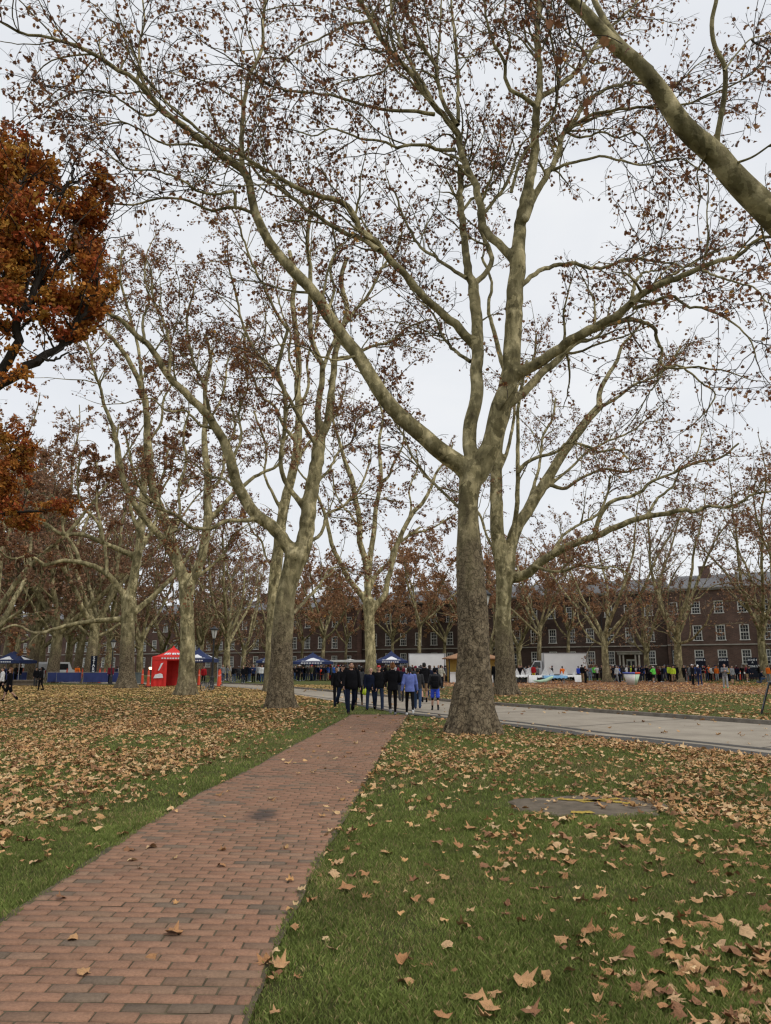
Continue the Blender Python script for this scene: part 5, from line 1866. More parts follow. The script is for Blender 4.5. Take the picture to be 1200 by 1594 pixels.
# ------------------------------------------------------------------ orange channelizer posts
ch0 = empty('traffic_delineator', (0, 0, 0))
mb = MB(); mb.tube([(0, 0, 0.0), (0, 0, .06), (0, 0, .08)], [.24, .24, .1], 8); mb.build('base', RUBBER, ch0)
mb = MB(); mb.tube([(0, 0, .07), (0, 0, 1.05), (0, 0, 1.08), (0, 0, 1.16), (0, 0, 1.2)], [.115, .065, .035, .035, .06], 12); mb.build('post', ORANGE, ch0)
mb = MB()
mb.tube([(0, 0, .72), (0, 0, .82)], [.089, .084], 12, cap=False)
mb.build('reflective_band', pm('reflective_band', (0.78, 0.3, 0.22), None, 3, .4), ch0)
GD = 'orange delineator posts along the road'
for i, (px, py, lab) in enumerate([(230, 1070, 'orange delineator post nearest the left front corner of the red tent'), (221, 1066, 'orange delineator post just left of the red tent, behind the nearest one'),
                                   (252, 1066, 'orange delineator post in the doorway of the red tent'), (276, 1067, 'orange delineator post touching the left side of the pale row tree'), (309, 1068, 'orange delineator post right of the pale row tree, under the navy tent'),
                                   (340, 1070, 'orange delineator post right of the left lamp post and the upright bicycle'), (103, 1062, 'orange delineator post before the barrier, nearest the white van'), (154, 1064, 'orange delineator post below the vertical banner'),
                                   (162, 1061, 'orange delineator post just right of the vertical banner'), (127, 1061, 'orange delineator post close to the left side of the third row trunk'), (26, 1062, 'orange delineator post under the far left navy tent'), (35, 1062, 'orange delineator post beside the ledge right of the far left navy tent'),
                                   (342, 1067, 'orange delineator post behind the one by the upright bicycle'),
                                   (1070, 1058.5, 'orange delineator post at the left end of the white tape'), (1113, 1059, 'orange delineator post under the middle of the white tape'), (1153, 1059, 'orange delineator post under the white tape near the third zone sign'), (1186, 1057, 'orange delineator post at the right edge by the tall grey tree')]):
    o = ch0 if i == 0 else copy_tree(ch0)
    q = gp(px, py)
    o.location = q
    s = 1.2 if px < 400 else 1.1
    o.scale = (s, s, s)
    tag(o, lab, 'delineator', GD)

# ------------------------------------------------------------------ dark blue crowd barriers
BLUEB = pm('blue_barrier_cover', (0.035, 0.05, 0.17), (0.022, 0.032, 0.11), 1.2, 0.7)


def barrier_mesh():
    p = MB()
    n = 12
    vs, fs = [], []
    for i in range(n + 1):
        x = -1.2 + 2.4 * i / n
        w_ = 0.015 * math.sin(i * 1.9)
        vs += [(x, w_, 0.16), (x, w_ * .4, 1.05), (x, w_ + .05, 0.16), (x, w_ * .4 + .05, 1.05)]
    for i in range(n):
        fs += [(4 * i, 4 * i + 4, 4 * i + 5, 4 * i + 1), (4 * i + 2, 4 * i + 3, 4 * i + 7, 4 * i + 6), (4 * i + 1, 4 * i + 5, 4 * i + 7, 4 * i + 3), (4 * i, 4 * i + 2, 4 * i + 6, 4 * i + 4)]
    p.poly(vs, fs)
    f_ = MB()
    f_.tube([(-1.24, .025, .03), (-1.24, .025, 1.1), (1.24, .025, 1.1), (1.24, .025, .03)], .022, 8)
    for sx in (-.9, .9):
        f_.box((sx, .025, .02), (.06, .6, .03))
        f_.tube([(sx, .025, .03), (sx, .025, .2)], .02, 6)
    return p.mesh('cover', BLUEB), f_.mesh('frame', STEEL)


bm_c, bm_f = barrier_mesh()
GB = 'dark blue covered crowd barriers'
for px, Y, rz, lab in [(104, 79, .03, 'dark blue crowd barrier nearest the white van'), (118, 78.5, .0, 'dark blue crowd barrier left of the third row trunk'), (159, 77, .02, 'dark blue crowd barrier right of the third row trunk, under the vertical banner'),
                       (180, 78, -.02, 'dark blue crowd barrier just left of the thick row tree'), (-12, 84, .1, 'dark blue crowd barrier behind the people at the far left edge'), (36, 83, .02, 'dark blue crowd barrier under the far left navy tent')]:
    r = empty('crowd_barrier', ((px - 600) / FPX * Y, Y, 0), rz, lab, 'barrier', GB)
    add('cover', bm_c, r); add('frame', bm_f, r)
# low stone ledge at far left
mb = MB(); mb.box((0, 0, .22), (3.0, .7, .34), 0, .03); mb.box((0, 0, .45), (3.2, .9, .13), 0, .02)
lq = gp(35, 1068)
tag(mb.build('stone_ledge', pm('brown_stone', (.2, .16, .12), (.12, .095, .07), 4, .9), loc=(lq[0], lq[1], 0)), 'low stone ledge in front of the far left navy tent', 'ledge')
# grey bin next to the red tent
mb = MB(); mb.tube([(0, 0, 0), (0, 0, 1.0)], [.38, .46], 16); mb.tube([(0, 0, 1.0), (0, 0, 1.06)], [.49, .49], 16)
bq = gp(213, 1064)
tag(mb.build('litter_bin', pm('grey_green_plastic', (.10, .12, .12), (.07, .085, .085), 4, .6), loc=tuple(bq)), 'grey green litter bin between the thick row tree and the red tent', 'bin')


# ------------------------------------------------------------------ lettering
def text_mesh(s, size, mat, name='lettering', ext=0.004):
    cu = bpy.data.curves.new('t', 'FONT')
    cu.body = s; cu.size = size; cu.align_x = 'CENTER'; cu.align_y = 'CENTER'; cu.extrude = ext; cu.offset = 0.012 * size
    o = bpy.data.objects.new('t', cu)
    COL.objects.link(o)
    dg = bpy.context.evaluated_depsgraph_get()
    me = bpy.data.meshes.new_from_object(o.evaluated_get(dg))
    bpy.data.objects.remove(o)
    me.name = name
    me.materials.clear(); me.materials.append(mat)
    return me


PANEL = pm('near_black_banner', (0.016, 0.019, 0.032), (0.011, 0.013, 0.022), 2.0, 0.8, spec=.1)
for px, Y, txts, lab in [(1081.5, 93, ['ZONE 6'], 'dark banner reading ZONE 6, leftmost of the three before the brick wing'), (1116.5, 93, ['ZONE 5'], 'dark banner reading ZONE 5, middle of the three before the brick wing'),
                         (1160.5, 93, ['ZONE 4', '^', 'ZONE 5'], 'taller dark banner reading ZONE 4 with a small arrow, rightmost of the three')]:
    r = empty('zone_banner', ((px - 600) / FPX * Y, Y, 0), 0.0, lab, 'banner', 'zone banners before the brick wing')
    mb = MB(); mb.box((0, 0, 1.55), (1.18, .05, 2.3), 0, .012); mb.build('panel', PANEL, r)
    mb = MB()
    for sx in (-.45, .45):
        mb.tube([(sx, .06, 0), (sx, .06, 2.6)], .02, 6); mb.box((sx, .06, .02), (.08, .7, .03))
    mb.build('stand', BLACK, r)
    for i, s in enumerate(txts):
        t_ = add('lettering', text_mesh(s, .32 if s != '^' else .5, MARK), r, (0, -.032, 2.42 - .37 * i))
        t_.rotation_euler = (math.pi / 2, 0, 0)
q = (154.5 - 600) / FPX * 77.7
r = empty('vertical_banner', (q, 77.7, 0), 0, 'tall narrow dark banner with white stacked letters above the dark blue barrier', 'banner')
mb = MB(); mb.box((0, 0, 1.55), (.62, .06, 2.3), 0, .01); mb.build('panel', PANEL, r)
mb = MB(); mb.tube([(0, .06, 0), (0, .06, 2.72)], .025, 6); mb.box((0, .06, .02), (.5, .5, .04)); mb.build('stand', BLACK, r)
for i, s in enumerate('START'):
    t_ = add('lettering', text_mesh(s, .42, MARK), r, (0, -.036, 2.48 - .36 * i)); t_.rotation_euler = (math.pi / 2, 0, 0)

# A-frame sign at the right edge
aq = gp(1196, 1112)
r = empty('sandwich_board', (aq[0] + .15, aq[1], 0), 1.15, 'black framed sandwich board standing on the leafy grass at the right edge', 'sign')
BOARD = pm('grey_board', (.33, .35, .36), (.22, .235, .24), 2.0, .5)
for sy in (-1, 1):
    def fr_(x, t):
        return (x, sy * (.33 * (1 - t) + .02), .02 + 1.05 * t)
    mb = MB()
    for a, c in (((-.36, 0), (-.36, 1)), ((.36, 0), (.36, 1)), ((-.36, 1), (.36, 1)), ((-.36, .13), (.36, .13)), ((-.36, .56), (.36, .56))):
        mb.tube([fr_(*a), fr_(*c)], .024, 6)
    leafo = mb.build('frame', BLACK, r)
    mb = MB()
    mb.poly([fr_(-.34, .14), fr_(.34, .14), fr_(.34, .98), fr_(-.34, .98)], [(0, 1, 2, 3)])
    po = mb.build('panel', BOARD, leafo)
    sm = po.modifiers.new('t', 'SOLIDIFY'); sm.thickness = .012


# ------------------------------------------------------------------ bicycles
def bicycle(label, loc, rz, lean=0.0, col=BLACK):
    root = empty('bicycle', loc, 0, label, 'bicycle')
    root.rotation_euler = (lean, 0, rz)
    for x in (-.52, .52):
        mb = MB()
        N = 28
        pts = [(x + .335 * math.cos(2 * math.pi * k / N), 0, .36 + .335 * math.sin(2 * math.pi * k / N)) for k in range(N + 1)]
        mb.tube(pts, .022, 8, cap=False)
        w_ = mb.build('wheel', RUBBER, root)
        mb = MB()
        pts = [(x + .305 * math.cos(2 * math.pi * k / N), 0, .36 + .305 * math.sin(2 * math.pi * k / N)) for k in range(N + 1)]
        mb.tube(pts, .011, 6, cap=False)
        for k in range(16):
            a = 2 * math.pi * k / 16
            mb.tube([(x, .012 * (-1) ** k, .36), (x + .3 * math.cos(a), 0, .36 + .3 * math.sin(a))], .003, 3, cap=False)
        mb.tube([(x, -.05, .36), (x, .05, .36)], .025, 8)
        mb.build('rim', STEEL, w_)
    mb = MB()
    for a, c, rr in (((-.52, 0, .36), (-.18, 0, .82), .012), ((-.52, 0, .36), (-.06, 0, .33), .012), ((-.06, 0, .33), (-.2, 0, .9), .017), ((-.06, 0, .33), (.36, 0, .76), .02), ((-.18, 0, .8), (.34, 0, .86), .018), ((.33, 0, .95), (.37, 0, .72), .02), ((.37, 0, .72), (.52, 0, .36), .015)):
        mb.tube([a, c], rr, 8)
    mb.build('frame', col, root)
    mb = MB(); mb.tube([(.3, 0, .98), (.3, 0, 1.03)], .018, 8); mb.tube([(.2, -.3, 1.05), (.31, -.2, 1.04), (.32, 0, 1.03), (.31, .2, 1.04), (.2, .3, 1.05)], .014, 8)
    mb.build('handlebar', BLACK, root)
    mb = MB(); mb.ball((-.24, 0, .95), (.14, .07, .035), 12); mb.build('saddle', BLACK, root)
    mb = MB(); mb.tube([(-.06, -.1, .33), (-.06, .1, .33)], .05, 10); mb.tube([(-.06, -.1, .33), (.02, -.11, .18)], .012, 6); mb.tube([(-.06, .1, .33), (-.14, .11, .48)], .012, 6); mb.box((.02, -.15, .18), (.09, .08, .02)); mb.box((-.14, .15, .48), (.09, .08, .02))
    mb.build('crank', STEEL, root)
    mb = MB(); mb.tube([(-.2, -.03, .34), (-.3, -.25, .02)], .01, 6); mb.build('kickstand', STEEL, root)
    return root


q = gp(322, 1076)
bicycle('upright bicycle seen almost end on beside the left lamp post', (q[0], q[1], 0), 1.25)
q = gp(361, 1063)
bicycle('bicycle lying over on the grass between two trunks left of the stout mottled tree', (q[0] - .6, q[1], 0.02), 0.25, -0.5, pm('navy_paint', (.03, .04, .09), None, 3, .4))
q = gp(366, 1063.5)
bicycle('second bicycle leaning next to the fallen one left of the stout mottled tree', (q[0] + .2, q[1] + .4, 0), -0.15, 0.2)


# ------------------------------------------------------------------ tables, bin, tape, chair
CLOTH = pm('white_tablecloth', (.72, .73, .72), (.6, .61, .6), 2.5, .8)
BLUEC = pm('pale_blue_tablecloth', (.22, .42, .62), (.15, .32, .52), 2.5, .8)
GREENC = pm('pale_green_cloth', (.45, .62, .45), (.36, .52, .38), 2.5, .8)


def table(label, px, py, L, rz=0.0, cloth=None, drop=(.25, .25), ends=()):
    q = gp(px, py)
    root = empty('folding_table', (q[0], q[1], 0), rz, label, 'table', 'folding tables with white covers')
    mb = MB(); mb.box((0, 0, .74), (L, .76, .04), 0, .01); mb.build('table_top', WHITE, root)
    for sx in (-1, 1):
        mb = MB(); x = sx * (L / 2 - .2)
        mb.tube([(x, -.3, .02), (x, -.3, .71), (x, .3, .71), (x, .3, .02)], .018, 6); mb.tube([(x, -.3, .25), (x, .3, .25)], .014, 6)
        mb.build('leg', STEEL, root)
    return root


def draped(label, px, py, L, rz, mat, drop, full_left=0.0, full_right=0.0):
    """cloth laid over a table: own thing, wavy hem"""
    q = gp(px, py)
    mb = MB()
    n = 40
    vs, fs = [], []
    for i in range(n + 1):
        x = -L / 2 - .03 + (L + .06) * i / n
        w_ = .02 * math.sin(i * 1.7) + .015 * math.sin(i * .63)
        d = drop + .03 * math.sin(i * .9)
        if full_left and x < -L / 2 + full_left or full_right and x > L / 2 - full_right:
            d = .70
        vs += [(x, -.42 + w_ - .05 * d, .775 - d), (x, -.40 + w_ * .3, .765), (x, -.37, .778), (x, .37, .778), (x, .40 - w_ * .3, .765), (x, .42 + w_, .775 - drop)]
    for i in range(n):
        for k in range(5):
            fs.append((6 * i + k, 6 * i + 6 + k, 6 * i + 7 + k, 6 * i + 1 + k))
    mb.poly(vs, fs)
    for sx in (-1, 1):
        x = sx * (L / 2 + .035)
        d = .7 if (full_left if sx < 0 else full_right) else drop
        mb.poly([(x, -.4, .77), (x, .4, .77), (x + sx * .03, .42, .775 - d), (x + sx * .03, -.42, .775 - d)], [(0, 1, 2, 3)])
    o = mb.build('tablecloth', mat, None, True, (q[0], q[1], 0.002))
    o.rotation_euler = (0, 0, rz)
    return tag(o, label, 'tablecloth', 'cloths on the aid station tables')


table('folding table with dark crates beneath, right of the second plane trunk', 814, 1063, 1.8)
draped('white cloth on the leftmost table beside the second plane trunk', 814, 1063, 1.85, 0, CLOTH, .2)
table('folding table with a white drape at its left end, below the right white truck', 842, 1063.5, 2.4)
draped('white cloth reaching the ground at its left end with pale blue table on its right', 842, 1063.5, 2.45, 0, CLOTH, .22, .75, 0)
table('folding table under the pale blue cloth in the middle of the row', 864, 1064, 2.2)
draped('pale blue cloth on the middle table of the aid station', 864, 1064, 2.25, 0, BLUEC, .26)
table('folding table with a white drape at its right end, nearest the crowd', 888, 1062.5, 2.0)
draped('white cloth reaching the ground at its right end by the waiting crowd', 888, 1062.5, 2.05, 0, CLOTH, .2, 0, .7)
table('folding table stacked with boxes just left of the big forked plane tree', 704, 1056, 2.3)
draped('white cloth on the table just left of the big forked plane tree', 704, 1056, 2.35, 0, CLOTH, .22)
# green cloth bundle hanging below the table
q = gp(846, 1064)
mb = MB(); mb.tube([(-1.1, 0, .28), (-.5, -.1, .22), (.1, -.12, .3), (.6, -.1, .55), (.85, -.05, .68)], [.05, .14, .18, .16, .06], 10)
tag(mb.build('hanging_cloth', GREENC, None, True, (q[0], q[1] - .55, 0)), 'pale green cloth bunched up in front of the white draped table', 'cloth')
# stacks of cups and boxes on the tables
CUP = pm('paper_cup_white', (.78, .78, .77), (.68, .68, .67), 6, .6)
CARD = pm('brown_cardboard', (.30, .19, .11), (.22, .135, .08), 4, .85)


def pyramid(label, px, py, dx, n, r=.05, mat=CUP):
    q = gp(px, py)
    mb = MB()
    z = .782
    for lv in range(n):
        m_ = n - lv
        for i in range(m_):
            for j in range(2):
                x = (i - (m_ - 1) / 2) * r * 2.1
                mb.tube([(x, (j - .5) * r * 2.2, z), (x, (j - .5) * r * 2.2, z + .13)], [r * .75, r], 8)
        z += .132
    return tag(mb.build('cup_stack', mat, loc=(q[0] + dx, q[1], 0.004)), label, 'cups', 'white cup stacks on the tables')


pyramid('white cup stack on the left end of the table by the second plane trunk', 814, 1063, -.6, 5)
pyramid('white cup stack in the middle of the table by the second plane trunk', 814, 1063, .0, 4)
pyramid('white cup stack on the right end of the table by the second plane trunk', 814, 1063, .6, 5)
pyramid('broad white cup stack on the table with the left end drape', 842, 1063.5, .45, 6, .06)
pyramid('white cup stack on the pale blue cloth, left side', 864, 1064, -.3, 4)
pyramid('white cup stack on the pale blue cloth, right side', 864, 1064, .7, 3)
pyramid('white cup stack on the table with the right end drape, left side', 888, 1062.5, -.5, 4)
pyramid('small white cup stack on the table with the right end drape, right side', 888, 1062.5, .4, 3)
for dx, dz, wd, lab in ((-.7, 0, .5, 'brown cardboard box on the ground under the table by the big forked tree, left one'), (0, 0, .6, 'brown cardboard box on the ground under the table by the big forked tree, middle one')):
    q = gp(704, 1056)
    mb = MB(); mb.box((0, 0, .22), (wd, .45, .43), 0, .01); mb.box((0, 0, .438), (.06, .452, .006))
    tag(mb.build('cardboard_box', CARD, loc=(q[0] + dx, q[1], 0)), lab, 'box', 'cardboard boxes under the tables')
q = gp(814, 1063)
for dx, lab in ((-.55, 'black plastic crate under the leftmost white table, left one'), (.1, 'black plastic crate under the leftmost white table, right one')):
    mb = MB(); mb.box((0, 0, .03), (.55, .4, .05)); 
    for sx in (-1, 1):
        mb.box((sx * .265, 0, .2), (.02, .4, .34)); mb.box((0, sx * .19, .2), (.51, .02, .34))
    tag(mb.build('plastic_crate', BLACK, loc=(q[0] + dx, q[1], 0)), lab, 'crate', 'crates under the tables')

# tapered collapsible bin: coloured rim, white and green sides
q = gp(984, 1066.5)
r = empty('collapsible_bin', (q[0], q[1], 0), 0, 'tapered collapsible bin with white and green sides and a blue and red rim', 'bin')
GRN = pm('pale_green_plastic', (.38, .60, .40), (.55, .68, .55), 5, .6)
BLU = pm('blue_rim', (.10, .16, .55), None, 5, .6)
for nme, mat, a0, a1, z0, z1, r0, r1 in (('side_panel', WHITE, 180, 280, .02, .98, .42, .72), ('side_panel', GRN, 280, 360, .02, .98, .42, .72), ('side_panel', WHITE, 0, 90, .02, .98, .42, .72), ('side_panel', GRN, 90, 180, .02, .98, .42, .72),
                                         ('rim', BLU, 180, 275, .98, 1.14, .74, .78), ('rim', ORANGE, 275, 360, .98, 1.14, .74, .78), ('rim', BLU, 90, 180, .98, 1.14, .74, .78), ('rim', ORANGE, 0, 90, .98, 1.14, .74, .78)):
    mb = MB(); N = 12
    vs = []
    for k in range(N + 1):
        a = math.radians(a0 + (a1 - a0) * k / N)
        vs += [(r0 * math.cos(a), r0 * math.sin(a), z0), (r1 * math.cos(a), r1 * math.sin(a), z1)]
    mb.poly(vs, [(2 * k, 2 * k + 2, 2 * k + 3, 2 * k + 1) for k in range(N)])
    o = mb.build(nme, mat, r, True)
    sm = o.modifiers.new('t', 'SOLIDIFY'); sm.thickness = .015
# white tape between the delineators
pts = [gp(1060, 1058.5), gp(1070, 1058.5), gp(1113, 1059), gp(1153, 1059), gp(1176, 1058)]
mb = MB()
P = resample(np.array([(p[0], p[1], .93) for p in pts]), 60)
P[:, 2] -= .03 * np.abs(np.sin(np.linspace(0, 9, 60)))
vs = [(a, c - .14, e - .1) for a, c, e in P] + [(a, c - .14, e + .1) for a, c, e in P] + [(a, c - .15, e + .1) for a, c, e in P] + [(a, c - .15, e - .1) for a, c, e in P]
mb.poly(vs, [(j * 60 + i, j * 60 + i + 1, ((j + 1) % 4) * 60 + i + 1, ((j + 1) % 4) * 60 + i) for j in range(4) for i in range(59)])
tag(mb.build('barrier_tape', WHITE), 'long white tape stretched between the orange posts before the zone signs', 'tape')
# tall red folding chair
q = gp(502, 1059)
r = empty('folding_chair', (q[0], q[1], 0), .15, 'tall red folding chair under the wide navy tent', 'chair')
for sx in (-1, 1):
    mb = MB(); mb.tube([(sx * .28, -.25, 0), (sx * .28, .22, .72)], .025, 6); mb.build('leg', ORANGE, r)
    mb = MB(); mb.tube([(sx * .3, .25, 0), (sx * .3, -.22, .72)], .025, 6); mb.build('leg', ORANGE, r)
    mb = MB(); mb.tube([(sx * .29, .22, .7), (sx * .29, .26, 1.3)], .025, 6); mb.box((sx * .29, .0, .95), (.06, .5, .04)); mb.build('arm', ORANGE, r)
mb = MB(); mb.box((0, 0, .72), (.56, .46, .05), 0, .01); mb.build('seat', ORANGE, r)
mb = MB(); mb.box((0, .25, 1.18), (.58, .04, .24), 0, .01); mb.build('backrest', ORANGE, r)

# lit work lamp on a stand left of the red tent
LIT, nt_, b_ = new_mat('lit_lamp_face')
b_.inputs['Emission Color'].default_value = (1.0, .72, .36, 1); b_.inputs['Emission Strength'].default_value = 3.0
lq = gp(233, 1065)
r = empty('work_lamp', tuple(lq), 0.1, 'lit work lamp on a thin stand just left of the red tent', 'lamp')
mb = MB()
for a in (0, 2.1, 4.2):
    mb.tube([(.35 * math.cos(a), .35 * math.sin(a), 0), (0, 0, .7)], .015, 6)
mb.tube([(0, 0, .65), (0, 0, 1.35)], .018, 6); mb.build('stand', BLACK, r)
mb = MB(); mb.box((0, .03, 1.48), (.36, .1, .28), 0, .02); hd_ = mb.build('head', BLACK, r)
mb = MB(); mb.box((0, -.03, 1.48), (.31, .02, .23)); mb.build('lamp_face', LIT, hd_)
# ------------------------------------------------------------------ people
SK = [pm('skin_light', (.50, .29, .21), (.42, .235, .165), 6, .6), pm('skin_tan', (.36, .20, .13), (.30, .16, .105), 6, .6), pm('skin_deep', (.13, .07, .045), (.10, .052, .035), 6, .6)]


def cloth(name, c):
    return pm(name, c, tuple(q * .7 for q in c), 9.0, .9, .2, spec=.06)


CL = {k: cloth(k.replace(' ', '_') + '_cloth', c) for k, c in {
    'black': (.010, .010, .012), 'charcoal': (.045, .046, .05), 'dark navy': (.012, .016, .034), 'navy': (.028, .04, .10), 'grey': (.21, .215, .225), 'light grey': (.40, .41, .42), 'white': (.68, .68, .67), 'cream': (.55, .51, .43),
    'denim': (.055, .09, .17), 'dark denim': (.022, .034, .068), 'pale denim': (.22, .31, .43), 'periwinkle': (.17, .22, .56), 'blue': (.05, .13, .45), 'bright blue': (.05, .10, .62), 'tan': (.33, .22, .13), 'brown': (.12, .07, .04),
    'red': (.45, .025, .03), 'maroon': (.16, .02, .035), 'orange': (.80, .16, .03), 'hi vis orange': (.90, .20, .03), 'hi vis yellow': (.62, .78, .06), 'neon green': (.16, .72, .10), 'green': (.05, .28, .08), 'teal': (.02, .22, .24), 'yellow': (.72, .52, .05), 'olive': (.09, .09, .05), 'pink': (.55, .2, .25)}.items()}
HAIRM = {k: pm(k + '_hair', c, tuple(q * .5 for q in c), 40, .6, .4) for k, c in {'black': (.012, .011, .01), 'brown': (.05, .028, .016), 'ginger': (.22, .09, .03), 'blond': (.33, .22, .10), 'grey': (.28, .27, .26)}.items()}


def v3(*a):
    return np.array(a, float)


def rx(p, a, o=(0, 0, 0)):
    o = np.array(o); q = np.array(p) - o
    c, s = math.cos(a), math.sin(a)
    return o + v3(q[0], q[1] * c - q[2] * s, q[1] * s + q[2] * c)


class Pose:
    def __init__(s, lt=4, lk=4, rt=-3, rk=3, la=(6, 10, 14, 4), ra=(6, 10, 14, 4), lean=0, head=0, spread=.05, girth=1.0):
        d = math.radians
        s.girth = girth
        s.lean = d(lean); s.head = d(head)
        s.hip, s.knee, s.ank, s.toe, s.heel = {}, {}, {}, {}, {}
        s.sh, s.el, s.wr, s.hd = {}, {}, {}, {}
        O = v3(0, 0, .93)
        for k, sx, t, kn in (('l', -1, d(lt), d(lk)), ('r', 1, d(rt), d(rk))):
            h = v3(sx * .092 * girth ** .5, 0, .91)
            k1 = h + .43 * v3(sx * spread, -math.sin(t), -math.cos(t))
            a = t - kn
            n = k1 + .42 * v3(sx * spread * .3, -math.sin(a), -math.cos(a))
            fa = min(a, 0) * .9 + max(a, 0) * .55
            s.hip[k], s.knee[k], s.ank[k] = h, k1, n
            s.heel[k] = n + rx(v3(0, .055, -.045), fa)
            s.toe[k] = n + rx(v3(sx * .02, -.165, -.05), fa)
        for k, sx, (f_, o_, e_, i_) in (('l', -1, [d(q) for q in la]), ('r', 1, [d(q) for q in ra])):
            sh = v3(sx * .182 * girth ** .5, .0, 1.425)
            el = sh + .285 * v3(sx * math.sin(o_), -math.sin(f_) * math.cos(o_), -math.cos(f_) * math.cos(o_))
            a2 = f_ + e_
            wr = el + .25 * v3(sx * math.sin(o_ - i_), -math.sin(a2) * math.cos(o_ - i_), -math.cos(a2) * math.cos(o_ - i_))
            for dct, p in ((s.sh, sh), (s.el, el), (s.wr, wr)):
                dct[k] = rx(p, -s.lean * -1, O)
            dirv_ = s.wr[k] - s.el[k]
            s.hd[k] = dirv_ / np.linalg.norm(dirv_)
        s.T = lambda p: rx(p, s.lean, O)
        zmin = min(min(s.heel[k][2], s.toe[k][2], s.knee[k][2] - .03, s.ank[k][2] - .03) for k in 'lr')
        s.dz = -(zmin - .032)


def torso(mb, P, grow=0.0, z0=.84, z1=1.50, skirt=0.0):
    g = P.girth
    prof = [(.80, .150, .105), (.90, .168, .115), (.98, .162, .112), (1.06, .150, .105), (1.14, .148, .105), (1.24, .160, .115), (1.34, .174, .118), (1.41, .172, .105), (1.455, .130, .085), (1.49, .075, .068), (1.53, .058, .058)]
    zz = np.array([p[0] for p in prof])
    rings = []
    for z in np.unique(np.r_[np.linspace(z0, z1, 9), [q for q in zz if z0 < q < z1]]):
        a = np.interp(z, zz, [p[1] for p in prof]); c = np.interp(z, zz, [p[2] for p in prof])
        gg_ = 1 + (g - 1) * np.clip(1 - abs(z - 1.05) / .42, .15, 1)
        f_ = 1 + skirt * max(0, (1.1 - z) / .4)
        rings.append((P.T(v3(0, 0, z)), (a * gg_ ** .7 + grow) * f_, (c * gg_ + grow) * f_))
    mb.loft(rings, 20)


def hand(mb, P, k, curl=.5):
    w_, d_ = P.wr[k], P.hd[k]
    sx = -1 if k == 'l' else 1
    inward = v3(-sx, 0, 0); inward -= d_ * np.dot(inward, d_); inward /= max(np.linalg.norm(inward), 1e-6)   # palm side
    side = np.cross(d_, inward)                                                                          # across the palm
    if side[1] > 0:
        side = -side                                                                                     # thumb side points forward
    for j in (-1, -.33, .33, 1):
        a = w_ + side * .010 * j; c = w_ + d_ * .088 + side * .027 * j
        mb.capsule(a, c, .017, .014, 8)
    for j, L in ((1, .070), (.33, .080), (-.33, .074), (-1, .058)):
        b0 = w_ + d_ * .086 + side * .027 * j
        d1 = d_ * math.cos(curl) + inward * math.sin(curl); d2 = d_ * math.cos(curl * 2.1) + inward * math.sin(curl * 2.1)
        b1 = b0 + d1 * L * .52; b2 = b1 + d2 * L * .48
        mb.capsule(b0, b1, .0098, .009, 7); mb.capsule(b1, b2, .009, .0078, 7)
    t0 = w_ + d_ * .025 + side * .02
    t1 = t0 + (side * .75 + d_ * .65 + inward * .25) * .045; t2 = t1 + (side * .25 + d_ * .9 + inward * .4) * .034
    mb.capsule(t0, t1, .014, .011, 7); mb.capsule(t1, t2, .0108, .009, 7)


def body_mesh(P, voxel, mat, name='body'):
    mb = MB()
    torso(mb, P, -.008, .82, 1.53)
    T = P.T
    mb.capsule(T(v3(0, .005, 1.46)), T(v3(0, -.012, 1.58)), .058, .053, 12)
    hp = lambda p: T(rx(v3(*p), P.head, (0, 0, 1.55)))
    mb.ball(hp((0, .012, 1.665)), (.076, .095, .093), 18)
    mb.ball(hp((0, -.022, 1.61)), (.060, .070, .078), 16)
    mb.capsule(hp((0, -.058, 1.562)), hp((0, -.062, 1.566)), .026, .024, 8)
    mb.capsule(hp((0, -.088, 1.655)), hp((0, -.108, 1.622)), .010, .015, 8)
    for sx in (-1, 1):
        mb.ball(hp((sx * .079, .012, 1.64)), (.012, .022, .032), 8)
        mb.capsule(hp((sx * .05, -.066, 1.678)), hp((sx * .012, -.084, 1.678)), .012, .012, 6)
    for k in 'lr':
        mb.capsule(P.sh[k], P.el[k], .050, .039, 12); mb.capsule(P.el[k], P.wr[k], .040, .026, 12)
        hand(mb, P, k)
        mb.capsule(P.hip[k], P.knee[k], .082, .052, 14)
        m_ = P.knee[k] * .68 + P.ank[k] * .32 + v3(0, .014, 0)
        mb.capsule(P.knee[k], m_, .050, .054, 12); mb.capsule(m_, P.ank[k], .054, .034, 12)
        mb.capsule(P.heel[k] + v3(0, 0, .02), P.toe[k] + v3(0, 0, .012), .034, .030, 10)
    for v in range(len(mb.v)):
        mb.v[v] = (mb.v[v][0], mb.v[v][1], mb.v[v][2] + P.dz)
    return remeshed(mb, voxel, name, mat, 1)


def shifted(mb, P):
    mb.v = [(a, c, e + P.dz) for a, c, e in mb.v]
    return mb


